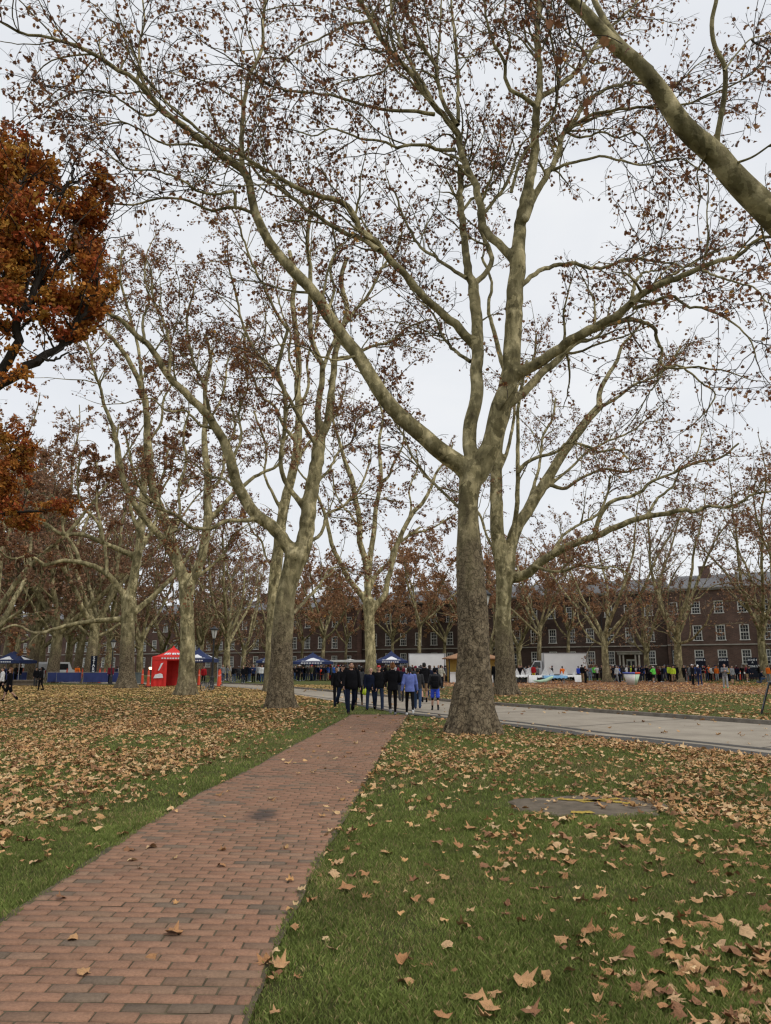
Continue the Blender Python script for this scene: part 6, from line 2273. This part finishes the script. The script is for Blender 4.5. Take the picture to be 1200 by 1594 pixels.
def top_mesh(P, kind, voxel, mat):
    mb = MB()
    z0 = {'coat': .62, 'jacket': .86, 'hoodie': .84, 'tee': .86, 'vest': .84}[kind]
    gr = {'coat': .03, 'jacket': .022, 'hoodie': .028, 'tee': .010, 'vest': .022}[kind]
    torso(mb, P, gr, z0, 1.485, .10 if kind == 'coat' else .0)
    if kind in ('hoodie', 'jacket', 'coat'):
        for sx in (-1, 1):
            mb.capsule(P.T(v3(sx * .03, .05, 1.50)), P.T(v3(sx * .055, -.035, 1.475)), .034, .028, 8)
        if kind == 'hoodie':
            mb.ball(P.T(v3(0, .10, 1.45)), (.11, .05, .085), 12)
    for k in 'lr':
        e = gr + .004
        mb.capsule(P.sh[k], P.el[k] * (1 if kind != 'tee' else .75) + P.sh[k] * (0 if kind != 'tee' else .25), .056 + e, (.043 if kind != 'tee' else .052) + e, 12)
        if kind not in ('tee', 'vest'):
            mb.capsule(P.el[k], P.el[k] * .03 + P.wr[k] * .97, .045 + e, .031 + e * .7, 12)
            mb.ball(P.el[k], .048 + e, 10)
    return remeshed(shifted(mb, P), voxel, 'top', mat, 2)


def trouser_mesh(P, kind, voxel, mat):
    mb = MB()
    fit = {'trousers': .022, 'leggings': .008, 'shorts': .028}[kind]
    torso(mb, P, .008, .82, .99)
    for k in 'lr':
        if kind == 'shorts':
            mb.capsule(P.hip[k], P.hip[k] * .2 + P.knee[k] * .8, .085 + fit * .6, .068 + fit, 14)
        else:
            mb.capsule(P.hip[k], P.knee[k], .085 + fit * .5, .054 + fit, 14)
            m_ = P.knee[k] * .65 + P.ank[k] * .35 + v3(0, .012, 0)
            mb.capsule(P.knee[k], m_, .053 + fit, .056 + fit * .8, 12)
            mb.capsule(m_, P.ank[k] + v3(0, 0, -.005), .056 + fit * .8, .036 + fit * (1.2 if kind == 'trousers' else .3), 12)
    return remeshed(shifted(mb, P), voxel, 'trousers', mat, 2)


def sock_mesh(P, voxel, mat, hi=.6):
    mb = MB()
    for k in 'lr':
        m_ = P.knee[k] * hi + P.ank[k] * (1 - hi) + v3(0, .012, 0)
        mb.capsule(m_, P.ank[k], .056 if hi > .3 else .042, .041, 12)
    return remeshed(shifted(mb, P), voxel, 'socks', mat, 1)


def shoe_mesh(P, k, voxel, mat):
    mb = MB()
    h, t, a = P.heel[k], P.toe[k], P.ank[k]
    mb.capsule(h + v3(0, -.005, .012), t + v3(0, .01, .008), .046, .041, 12)
    mb.capsule(h * .6 + t * .4 + v3(0, 0, .02), t + v3(0, .015, .004), .045, .040, 10)
    mb.capsule(a + v3(0, .012, -.02), a + v3(0, .008, .01), .046, .044, 10)
    return remeshed(shifted(mb, P), voxel, 'shoe', mat, 1)


def hair_mesh(P, kind, voxel, mat):
    mb = MB()
    hp = lambda p: P.T(rx(v3(*p), P.head, (0, 0, 1.55)))
    mb.ball(hp((0, .030, 1.680)), (.086, .094, .092), 18)
    if kind != 'cap':
        mb.ball(hp((0, .050, 1.63)), (.080, .068, .075), 14)
        mb.capsule(hp((-.05, -.035, 1.735)), hp((.05, -.035, 1.735)), .028, .028, 8)
    if kind == 'bun':
        mb.ball(hp((0, .10, 1.745)), (.046, .044, .046), 12)
    if kind == 'ponytail':
        mb.ball(hp((0, .12, 1.69)), (.03, .03, .03), 10)
        mb.capsule(hp((0, .13, 1.68)), hp((0, .135, 1.60)), .032, .034, 8); mb.capsule(hp((0, .135, 1.60)), hp((.01, .115, 1.47)), .034, .012, 8)
    if kind == 'long':
        for sx in (-.055, 0, .055):
            mb.capsule(hp((sx, .07, 1.66)), hp((sx * 1.25, .085, 1.42)), .048, .028, 8)
    if kind == 'cap':
        mb.capsule(hp((-.035, -.06, 1.705)), hp((-.03, -.155, 1.69)), .026, .02, 8); mb.capsule(hp((.035, -.06, 1.705)), hp((.03, -.155, 1.69)), .026, .02, 8)
        mb.capsule(hp((0, -.06, 1.705)), hp((0, -.165, 1.69)), .026, .02, 8)
    if kind == 'beanie':
        mb.ball(hp((0, .02, 1.70)), (.092, .105, .085), 16); mb.ball(hp((0, .025, 1.675)), (.096, .108, .03), 16)
    if kind == 'hood':
        mb.ball(hp((0, .045, 1.65)), (.105, .10, .125), 16); mb.capsule(hp((0, .06, 1.56)), hp((0, .05, 1.48)), .10, .11, 12)
    return remeshed(shifted(mb, P), voxel, 'hair' if kind in ('short', 'bun', 'ponytail', 'long') else ('cap' if kind == 'cap' else 'hood' if kind == 'hood' else 'beanie'), mat, 1)


def face_parts(P, root, brow, beard=None):
    hp = lambda p: tuple(P.T(rx(v3(*p), P.head, (0, 0, 1.55))) + v3(0, 0, P.dz))
    white, dark, lip = pm('eye_white', (.7, .68, .66), None, 9, .3), pm('iris_dark', (.03, .02, .015), None, 9, .2), pm('lip', (.32, .12, .10), None, 9, .5)
    for sx in (-1, 1):
        mb = MB(); mb.ball(hp((sx * .031, -.077, 1.655)), (.014, .012, .009), 10); e_ = mb.build('eye', white, root, True)
        mb = MB(); mb.ball(hp((sx * .031, -.0865, 1.655)), (.0062, .0045, .0062), 8); mb.build('iris', dark, e_, True)
        mb = MB(); mb.tube([hp((sx * .014, -.095, 1.682)), hp((sx * .034, -.092, 1.688)), hp((sx * .054, -.076, 1.680))], [.005, .006, .003], 6); mb.build('eyebrow', brow, root, True)
    mb = MB(); mb.tube([hp((-.026, -.082, 1.590)), hp((0, -.092, 1.592)), hp((.026, -.082, 1.590))], [.003, .0075, .003], 8); mb.build('mouth', lip, root, True)
    if beard is not None:
        mb = MB()
        mb.ball(hp((0, -.050, 1.578)), (.062, .052, .046), 14)
        for sx in (-1, 1):
            mb.capsule(hp((sx * .066, -.01, 1.625)), hp((sx * .045, -.06, 1.58)), .018, .022, 8)
        add('beard', remeshed(mb, .012, 'beard', beard, 1), root)


NEAR_VOX = .0085


def near_person(label, px, py, head_y, yaw, P, top, bottom, shoes, hair, skin=0, socks=None, face=False, beard=None, brow='brown', loc=None):
    q = gp(px, py) if loc is None else loc
    Y = q[1]
    want = at(px, head_y, Y)[2] if loc is None else 1.75
    root = empty('person', tuple(q), yaw, label, 'person', None)
    s = float(np.clip(want / (1.775 + P.dz), .88, 1.1))
    root.scale = (s, s, s)
    add('body', body_mesh(P, NEAR_VOX * .85, SK[skin]), root)
    add({'tee': 'shirt', 'hoodie': 'hoodie', 'coat': 'coat', 'jacket': 'jacket', 'vest': 'vest'}[top[0]], top_mesh(P, top[0], .012, CL[top[1]]), root)
    add(bottom[0], trouser_mesh(P, bottom[0], .012, CL[bottom[1]]), root)
    for k in 'lr':
        add('shoe', shoe_mesh(P, k, .011, CL[shoes]), root)
    if socks:
        add('socks', sock_mesh(P, .011, CL[socks[0]], socks[1]), root)
    if hair:
        m_ = HAIRM[hair[1]] if hair[1] in HAIRM and hair[0] in ('short', 'bun', 'ponytail', 'long') else CL[hair[1]]
        add(hair[0] if hair[0] in ('cap', 'beanie', 'hood') else 'hair', hair_mesh(P, hair[0], .010, m_), root)
    if hair and hair[0] in ('cap', 'beanie'):
        mb = MB()
        mb.ball(tuple(P.T(v3(0, .045, 1.625)) + v3(0, 0, P.dz)), (.079, .062, .06), 14)
        mb.build('hair', HAIRM['grey' if label.find('cap') > 0 and not beard else 'black'], root, True)
    if face:
        face_parts(P, root, HAIRM[brow], HAIRM[beard] if beard else None)
    return root, q, s


PI = math.pi
near_person('broad person in a black hoodie walking toward the camera at the left of the group', 546, 1111, 1030, 0.25, Pose(20, 6, -18, 20, (10, 12, 22, 6), (-6, 12, 14, 4), girth=1.5), ('hoodie', 'black'), ('trousers', 'dark navy'), 'black', ('short', 'brown'), 0, None, True, 'ginger', 'ginger')
near_person('person in black with jeans and white socks, half behind the broad hooded one', 532.5, 1105, 1034, 0.5, Pose(-20, 20, 18, 6, (20, 10, 50, 10), (-10, 10, 20, 4)), ('jacket', 'black'), ('trousers', 'dark denim'), 'charcoal', ('cap', 'black'), 0, ('white', .2), True)
r3, q3, s3 = near_person('person in dark clothes and brown shoes behind the broad one, carrying a bright yellow vest', 558.5, 1098, 1036, 3.3, Pose(-10, 10, 10, 6, (10, 8, 30, 4), (22, 18, 40, -5)), ('jacket', 'charcoal'), ('leggings', 'black'), 'brown', ('short', 'black'), 1)
near_person('balding person in a navy jacket facing the camera left of the red cap', 577, 1106, 1039, -0.1, Pose(13, 5, -12, 12, (4, 9, 14, 8), (4, 9, 14, 8), girth=1.35), ('jacket', 'dark navy'), ('trousers', 'dark denim'), 'black', None, 0, None, True, None, 'grey')
near_person('person in a red cap and black jacket facing the camera amid the group', 589.5, 1106, 1035, 0.05, Pose(-12, 12, 12, 5, (6, 10, 16, 8), (6, 10, 16, 8), girth=1.4), ('jacket', 'black'), ('trousers', 'dark denim'), 'charcoal', ('cap', 'red'), 0, None, True, None, 'grey')
near_person('slim person all in black with leggings and a reddish bun walking away on the bricks', 611, 1115, 1031, PI + .1, Pose(17, 4, -20, 24, (20, 14, 60, 18), (16, 14, 64, 18), girth=.9), ('hoodie', 'black'), ('leggings', 'black'), 'grey', ('bun', 'ginger'), 0)
near_person('person in a periwinkle blue jacket and black leggings with a dark ponytail walking away', 638, 1115, 1037, PI - .05, Pose(-19, 22, 16, 4, (8, 12, 16, 4), (-8, 14, 18, 2), girth=.95), ('jacket', 'periwinkle'), ('leggings', 'black'), 'white', ('ponytail', 'black'), 0)
near_person('person in a dark jacket and jeans hidden behind the periwinkle jacket', 650.5, 1104, 1040, PI - .15, Pose(-14, 14, 12, 4), ('jacket', 'charcoal'), ('trousers', 'denim'), 'navy', ('short', 'black'), 1)
near_person('person in a black hoodie and tan shorts with bare calves and black socks walking away', 660.5, 1094, 1031, PI + .1, Pose(12, 4, -12, 14, girth=1.05), ('hoodie', 'black'), ('shorts', 'tan'), 'black', ('short', 'black'), 0, ('black', .3))
r10, q10, s10 = near_person('person in a grey jacket and blue shorts over black tights wearing a large black backpack', 677.5, 1106, 1040, PI - .05, Pose(-10, 10, 9, 3, (8, 14, 22, 6), (8, 14, 22, 6)), ('jacket', 'charcoal'), ('shorts', 'bright blue'), 'charcoal', ('beanie', 'black'), 0, ('black', .98))
near_person('person in a cream jacket and dark trousers standing behind the backpack wearer', 686.5, 1071, 1035, PI - .6, Pose(4, 3, -4, 4, (20, 10, 40, 14), (20, 10, 40, 14)), ('jacket', 'cream'), ('trousers', 'black'), 'white', ('short', 'black'), 1)
near_person('dark dressed person standing in the gap between the two largest plane trunks', 772.5, 1073, 1022, PI, Pose(3, 3, -3, 3), ('coat', 'black'), ('trousers', 'black'), 'black', ('short', 'black'), 0)
near_person('dark hooded person half hidden between the reddish bun and the periwinkle jacket', 624, 1093, 1037, PI + .2, Pose(14, 4, -16, 18, (8, 10, 20, 4), (-8, 10, 20, 4), girth=1.1), ('hoodie', 'dark navy'), ('trousers', 'charcoal'), 'charcoal', ('short', 'black'), 1)
near_person('person in a maroon cap and dark coat walking away right of the periwinkle jacket', 647, 1090, 1036, PI - .1, Pose(-14, 14, 12, 4, girth=1.1), ('coat', 'charcoal'), ('trousers', 'black'), 'black', ('cap', 'maroon'), 0)
near_person('person in a navy jacket walking away between the tan shorts and the backpack', 669, 1086, 1035, PI + .1, Pose(13, 4, -14, 16, girth=1.1), ('jacket', 'dark navy'), ('trousers', 'dark denim'), 'grey', ('short', 'brown'), 0)
near_person('person in a black jacket close behind the broad hooded one at the group left edge', 523.5, 1097, 1038, 0.3, Pose(12, 6, -10, 10), ('jacket', 'black'), ('trousers', 'black'), 'black', ('short', 'black'), 1)
# what they carry
mb = MB()
mb.box((0, .20, 1.20), (.32, .18, .50), 0, .06); mb.box((0, .305, 1.10), (.25, .06, .24), 0, .025)
for sx in (-.11, .11):
    mb.tube([(sx, .12, 1.42), (sx, .02, 1.50), (sx, -.10, 1.44), (sx * 1.15, -.15, 1.25), (sx * 1.3, -.08, 1.03), (sx * 1.2, .12, .98)], .016, 6)
bp = mb.build('backpack', CL['black'], None, True, tuple(q10)); bp.rotation_euler = (0, 0, PI - .05); bp.scale = (s10,) * 3
tag(bp, 'large black backpack on the shoulders of the person in blue shorts', 'backpack')
mb = MB()
mb.tube([(0, 0, .78), (.02, .02, .72), (.0, .0, .6), (-.02, .03, .48), (0, 0, .42)], [.04, .09, .12, .13, .05], 10); mb.tube([(.05, -.03, .74), (.09, -.04, .58), (.07, -.02, .46)], [.03, .07, .03], 8)
o = mb.build('hi_vis_vest', CL['hi vis yellow'], None, True, (q3[0] + .28, q3[1] - .12, .02)); tag(o, 'crumpled bright yellow vest hanging from a hand behind the broad hooded person', 'vest')

# people at the left edge
near_person('person in a dark coat with bare legs and black boots at the far left', 12, 1093, 1039, -1.1, Pose(20, 4, -16, 30, (14, 8, 30, 6), (-14, 8, 20, 4)), ('coat', 'black'), ('shorts', 'black'), 'black', ('long', 'ginger'), 0, ('black', .25))
near_person('person in black with a white sleeve cut by the left edge', 1, 1082, 1039, -1.1, Pose(14, 4, -12, 20), ('jacket', 'white'), ('trousers', 'black'), 'black', ('short', 'brown'), 0)
near_person('person in a puffy black coat walking over the leaves at the left', 62, 1076, 1038, -.8, Pose(8, 4, -8, 12, (8, 20, 20, 5), (8, 20, 20, 5), girth=1.2), ('coat', 'black'), ('leggings', 'black'), 'black', ('hood', 'black'), 2)
near_person('person in black just behind the puffy black coat at the left', 54.5, 1069, 1039, .8, Pose(6, 4, -6, 8, girth=1.05), ('jacket', 'black'), ('trousers', 'charcoal'), 'black', ('beanie', 'black'), 1)

# ------------------------------------------------------------------ the crowd: a few poses, copied with their parts
VX = .016
POSES = {
    'stand': Pose(3, 3, -3, 3, (5, 9, 12, 5), (5, 9, 14, 5)),
    'fold': Pose(-3, 4, 4, 3, (24, 8, 84, 42), (22, 8, 88, 42)),
    'walk': Pose(18, 5, -18, 22, (-16, 8, 16, 3), (18, 8, 26, 3)),
    'phone': Pose(3, 3, -4, 5, (52, 8, 76, 22), (52, 8, 76, 22), head=6),
    'hips': Pose(6, 3, -6, 6, (-12, 40, 60, 66), (4, 8, 12, 4)),
    'lean': Pose(4, 3, -4, 3, (44, 8, 26, 8), (44, 8, 26, 8), lean=24, head=10),
    'kneel': Pose(86, 150, 10, 100, (40, 10, 40, 10), (40, 10, 40, 10), lean=14, head=18),
}
DUM = CL['black']
TP = {}
for kn, P in POSES.items():
    d = {'body': body_mesh(P, .011, SK[0]), 'jacket': top_mesh(P, 'jacket', VX, DUM), 'shirt': top_mesh(P, 'tee', VX, DUM), 'coat': top_mesh(P, 'coat', VX, DUM) if kn in ('stand', 'fold', 'walk') else None,
         'trousers': trouser_mesh(P, 'trousers', VX, DUM), 'shorts': trouser_mesh(P, 'shorts', VX, DUM), 'shoe_l': shoe_mesh(P, 'l', .014, DUM), 'shoe_r': shoe_mesh(P, 'r', .014, DUM)}
    for hk in ('short', 'long', 'cap', 'beanie', 'hood'):
        d['hair_' + hk] = hair_mesh(P, hk, .013, DUM)
    TP[kn] = d


def slot(name, me, root, mat):
    o = add(name, me, root)
    o.material_slots[0].link = 'OBJECT'
    o.material_slots[0].material = mat
    return o


ORD = ['first', 'second', 'third', 'fourth', 'fifth', 'sixth', 'seventh', 'eighth', 'ninth', 'tenth', 'eleventh', 'twelfth', 'thirteenth', 'fourteenth', 'fifteenth', 'sixteenth', 'seventeenth', 'eighteenth', 'nineteenth', 'twentieth', '21st', '22nd', '23rd', '24th', '25th', '26th', '27th', '28th', '29th', '30th', '31st', '32nd', '33rd', '34th', '35th', '36th', '37th', '38th', '39th', '40th', '41st', '42nd']
cr = random.Random(42)
DARK = ['black', 'black', 'black', 'black', 'charcoal', 'charcoal', 'black', 'dark navy', 'navy', 'dark navy', 'black', 'grey', 'charcoal', 'olive', 'maroon', 'white', 'blue', 'light grey']
LEGS = ['black', 'black', 'dark denim', 'denim', 'charcoal', 'dark navy', 'grey', 'tan']


def crowd_person(px, py, top, legs, pose, yaw, kind='jacket', hair='short', haircol='black', skin=0, low='trousers', shoes=None, s=None):
    if px > 440:
        py = max(py, (1058.2 if px < 905 else 1059.0) + cr.uniform(0, 1.2))
    q = gp(px, py)
    root = empty('person', tuple(q), yaw, None, 'person')
    s = s or cr.uniform(.94, 1.05)
    root.scale = (s, s, s)
    d = TP[pose]
    if d.get(kind) is None:
        kind = 'jacket'
    slot('body', d['body'], root, SK[skin])
    slot(kind, d[kind], root, CL[top])
    slot(low, d[low], root, CL[legs])
    sh = CL[shoes or cr.choice(['white', 'black', 'grey', 'black', 'light grey'])]
    slot('shoe', d['shoe_l'], root, sh); slot('shoe', d['shoe_r'], root, sh)
    soft = hair in ('short', 'long')
    slot('hair' if soft else hair, d['hair_' + hair], root, HAIRM[haircol] if soft and haircol in HAIRM else CL[haircol])
    look = f"{top} {kind} and {legs} {low}" + ('' if soft or hair == 'hood' else f" with a {haircol} {hair}") + (f" with a {haircol} hood" if hair == 'hood' else '')
    return root, px, look


def fill(lo, hi, n, ylo, yhi):
    out = []
    for i in range(n):
        px = lo + (hi - lo) * (i + cr.uniform(.1, .9)) / n
        hk = cr.choice(['short', 'short', 'short', 'long', 'cap', 'beanie'])
        out.append(crowd_person(px, cr.uniform(ylo, yhi), cr.choice(DARK), cr.choice(LEGS), cr.choice(['stand', 'stand', 'fold', 'walk', 'phone', 'hips']), cr.uniform(0, 6.28), cr.choice(['jacket', 'jacket', 'jacket', 'coat', 'shirt']), hk,
                                cr.choice(['black', 'brown', 'blond', 'grey']) if hk in ('short', 'long') else cr.choice(['black', 'white', 'navy', 'red', 'grey']), cr.choice([0, 0, 1, 2])))
    return out


def finish(lst, where, group):
    lst.sort(key=lambda r: r[1])
    for i, (root, px, look) in enumerate(lst):
        n = len(lst)
        o_ = ORD[i] + ' from left' if i < n - 1 else 'last on the right'
        w_ = f"person in {look}, {o_} {where}".split()
        lab = ' '.join(w_)
        if len(w_) > 16:
            lab = f"person in {' '.join(look.split()[:2])}, {o_} {where}"
        root['label'] = ' '.join(lab.split()[:16]); root['group'] = group


A = crowd_person
finish(fill(176, 190, 2, 1063, 1064) + [A(118, 1062, 'hi vis orange', 'charcoal', 'lean', .6, 'jacket', 'short', 'brown'), A(171, 1065, 'maroon', 'black', 'stand', .3, 'jacket', 'cap', 'red', 0)] + [A(243, 1066, 'maroon', 'black', 'stand', 0.1), A(258, 1066, 'navy', 'black', 'fold', -.3), A(263, 1066.5, 'black', 'charcoal', 'stand', .2), A(316, 1066, 'red', 'black', 'stand', .4, 'jacket')]
       + [A(14, 1063.5, 'black', 'black', 'stand', .4), A(23, 1063, 'charcoal', 'black', 'fold', -.4), A(30, 1063, 'black', 'denim', 'stand', -.4), A(5, 1064, 'navy', 'black', 'phone', .2)], 'by the tents and barriers at left', 'people by the tents at the left')
finish(fill(345, 396, 9, 1058, 1062) + [A(378, 1063.5, 'black', 'dark denim', 'stand', .6, 'jacket', 'short', 'grey', 0), A(394, 1062.5, 'navy', 'black', 'fold', -.2), A(402, 1061.5, 'light grey', 'black', 'stand', 2.8), A(407, 1062, 'white', 'denim', 'stand', .3), A(414, 1063, 'charcoal', 'charcoal', 'hips', 2.9)] + fill(396, 430, 8, 1056, 1060), 'left of the stout mottled tree', 'crowd left of the stout mottled tree')
finish(fill(458, 538, 22, 1057, 1060.5) + [A(462, 1057.5, 'black', 'black', 'stand', 2.8), A(473, 1058.5, 'light grey', 'denim', 'stand', .3, 'jacket', 'short', 'blond'), A(478, 1057.8, 'pale denim', 'pale denim', 'phone', 3.0), A(487, 1060, 'black', 'black', 'stand', 3.2, 'coat'), A(493, 1059.5, 'navy', 'charcoal', 'walk', 3.0), A(499, 1057.5, 'black', 'black', 'fold', .2),
        A(511, 1058, 'black', 'black', 'fold', .4), A(517, 1057.5, 'white', 'grey', 'stand', .1, 'shirt', 'cap', 'white', 1), A(524, 1058, 'yellow', 'black', 'stand', -.2, 'shirt', 'cap', 'black', 2), A(520, 1061, 'blue', 'black', 'walk', 2.6)], 'under the wide navy tent', 'crowd under the wide navy tent')
finish(fill(548, 702, 38, 1058, 1062.5) + [A(601, 1060, 'black', 'black', 'stand', 3.1), A(626, 1058, 'black', 'charcoal', 'stand', 3.0), A(655, 1059, 'dark navy', 'black', 'stand', 3.2), A(667, 1060, 'black', 'black', 'fold', 2.9), A(630, 1056, 'white', 'denim', 'stand', .1)], 'in the crowd beyond the walkers', 'crowd beyond the walking people')
finish([A(711, 1057.5, 'hi vis orange', 'light grey', 'stand', 2.6, 'jacket', 'short', 'black', 2), A(706, 1054, 'light grey', 'black', 'stand', .2), A(699, 1053.5, 'charcoal', 'black', 'fold', .1)], 'at the table left of the forked tree', 'people at the table left of the big forked tree')
finish([A(810, 1060.5, 'black', 'black', 'stand', .1), A(817, 1059, 'light grey', 'black', 'lean', .4), A(824, 1058.5, 'maroon', 'black', 'stand', -.2, 'jacket'), A(831, 1060.5, 'red', 'yellow', 'stand', 2.6, 'jacket', 'short', 'black', 2), A(834, 1058, 'white', 'charcoal', 'stand', .2, 'jacket', 'hood', 'white'), A(844, 1058.5, 'teal', 'teal', 'stand', .2, 'coat', 'hood', 'teal', 1),
        A(853, 1059, 'black', 'black', 'stand', .1), A(857, 1058.6, 'grey', 'black', 'fold', .3, 'jacket', 'hood', 'grey'), A(861, 1058.8, 'navy', 'black', 'phone', -.2), A(866, 1059, 'dark navy', 'charcoal', 'lean', .2), A(871, 1058, 'black', 'black', 'stand', -.2), A(876, 1062, 'hi vis orange', 'black', 'stand', 2.9, 'jacket', 'short', 'black', 2),
        A(884, 1058.5, 'maroon', 'black', 'lean', .3), A(890, 1058.7, 'charcoal', 'black', 'stand', .4), A(893, 1059, 'maroon', 'maroon', 'lean', -.5, 'jacket', 'cap', 'white')] + fill(806, 898, 16, 1058, 1060.5), 'behind the white tables', 'people behind the aid station tables')
finish([A(901, 1060, 'bright blue', 'black', 'stand', .3, 'jacket', 'short', 'black', 2), A(907, 1062, 'black', 'tan', 'stand', 2.2), A(912, 1063.5, 'black', 'black', 'phone', .5, 'shirt', 'long', 'brown'), A(919, 1060, 'pale denim', 'pale denim', 'stand', 2.5), A(925, 1056, 'neon green', 'charcoal', 'stand', .1, 'jacket', 'short', 'grey'), A(930, 1060, 'white', 'black', 'hips', .4, 'shirt'),
        A(937.5, 1060, 'charcoal', 'black', 'fold', -.4), A(939, 1058, 'black', 'grey', 'stand', 1.0), A(951, 1056.5, 'tan', 'black', 'stand', .5), A(961, 1062.5, 'light grey', 'grey', 'walk', .7, 'jacket', 'cap', 'grey', 0), A(967, 1060, 'black', 'black', 'stand', -.8), A(983, 1056, 'hi vis yellow', 'black', 'stand', .2, 'jacket', 'cap', 'hi vis yellow', 1)]
       + fill(942, 1014, 18, 1059, 1062), 'between the white truck and portico', 'crowd before the white portico')
finish([A(1018, 1062.5, 'neon green', 'black', 'hips', .5, 'jacket', 'cap', 'white', 0, 'shorts', 'white'), A(1010, 1061, 'charcoal', 'black', 'lean', .6), A(1028, 1061.5, 'grey', 'black', 'stand', .5), A(1035, 1061, 'navy', 'grey', 'walk', -.6), A(1043, 1061.8, 'hi vis yellow', 'black', 'stand', .2, 'jacket', 'short', 'black', 2), A(1049, 1062, 'hi vis yellow', 'tan', 'stand', -.5, 'jacket', 'short', 'black', 0, 'shorts'),
        A(1053, 1062, 'black', 'black', 'stand', 2.6, 'coat'), A(1065.5, 1062, 'black', 'black', 'fold', .3)] + fill(1014, 1074, 15, 1059, 1062), 'between portico and zone signs', 'crowd between the portico and the zone signs')
finish([A(1079.5, 1066.5, 'black', 'black', 'stand', .6, 'jacket', 'cap', 'white', 0), A(1090, 1067.5, 'navy', 'navy', 'lean', -.7, 'jacket', 'cap', 'white', 0), A(1098, 1060, 'red', 'grey', 'stand', .4, 'jacket', 'cap', 'red'), A(1116.5, 1060, 'hi vis orange', 'light grey', 'stand', 2.8, 'jacket', 'cap', 'hi vis orange', 0), A(1130, 1072, 'grey', 'light grey', 'fold', -.3, 'jacket', 'short', 'brown', 0, 'trousers', 'neon green'),
        A(1141, 1065.5, 'grey', 'charcoal', 'stand', .4, 'jacket', 'short', 'black', 0, 'shorts', 'black'), A(1134, 1060.5, 'yellow', 'black', 'stand', .1), A(1148, 1060, 'maroon', 'white', 'stand', .3, 'jacket', 'short', 'grey'), A(1164, 1062, 'dark navy', 'tan', 'lean', .6, 'jacket', 'short', 'brown', 0, 'shorts'), A(1184, 1063.5, 'dark navy', 'denim', 'kneel', 1.1, 'jacket', 'short', 'black', 0),
        A(1197, 1062, 'hi vis orange', 'grey', 'stand', 2.0, 'jacket', 'short', 'brown'), A(1104, 1057, 'orange', 'black', 'stand', .2), A(1187, 1057, 'red', 'red', 'stand', .2)] + fill(1072, 1204, 20, 1059, 1061.5), 'before the zone signs', 'people before the zone signs')
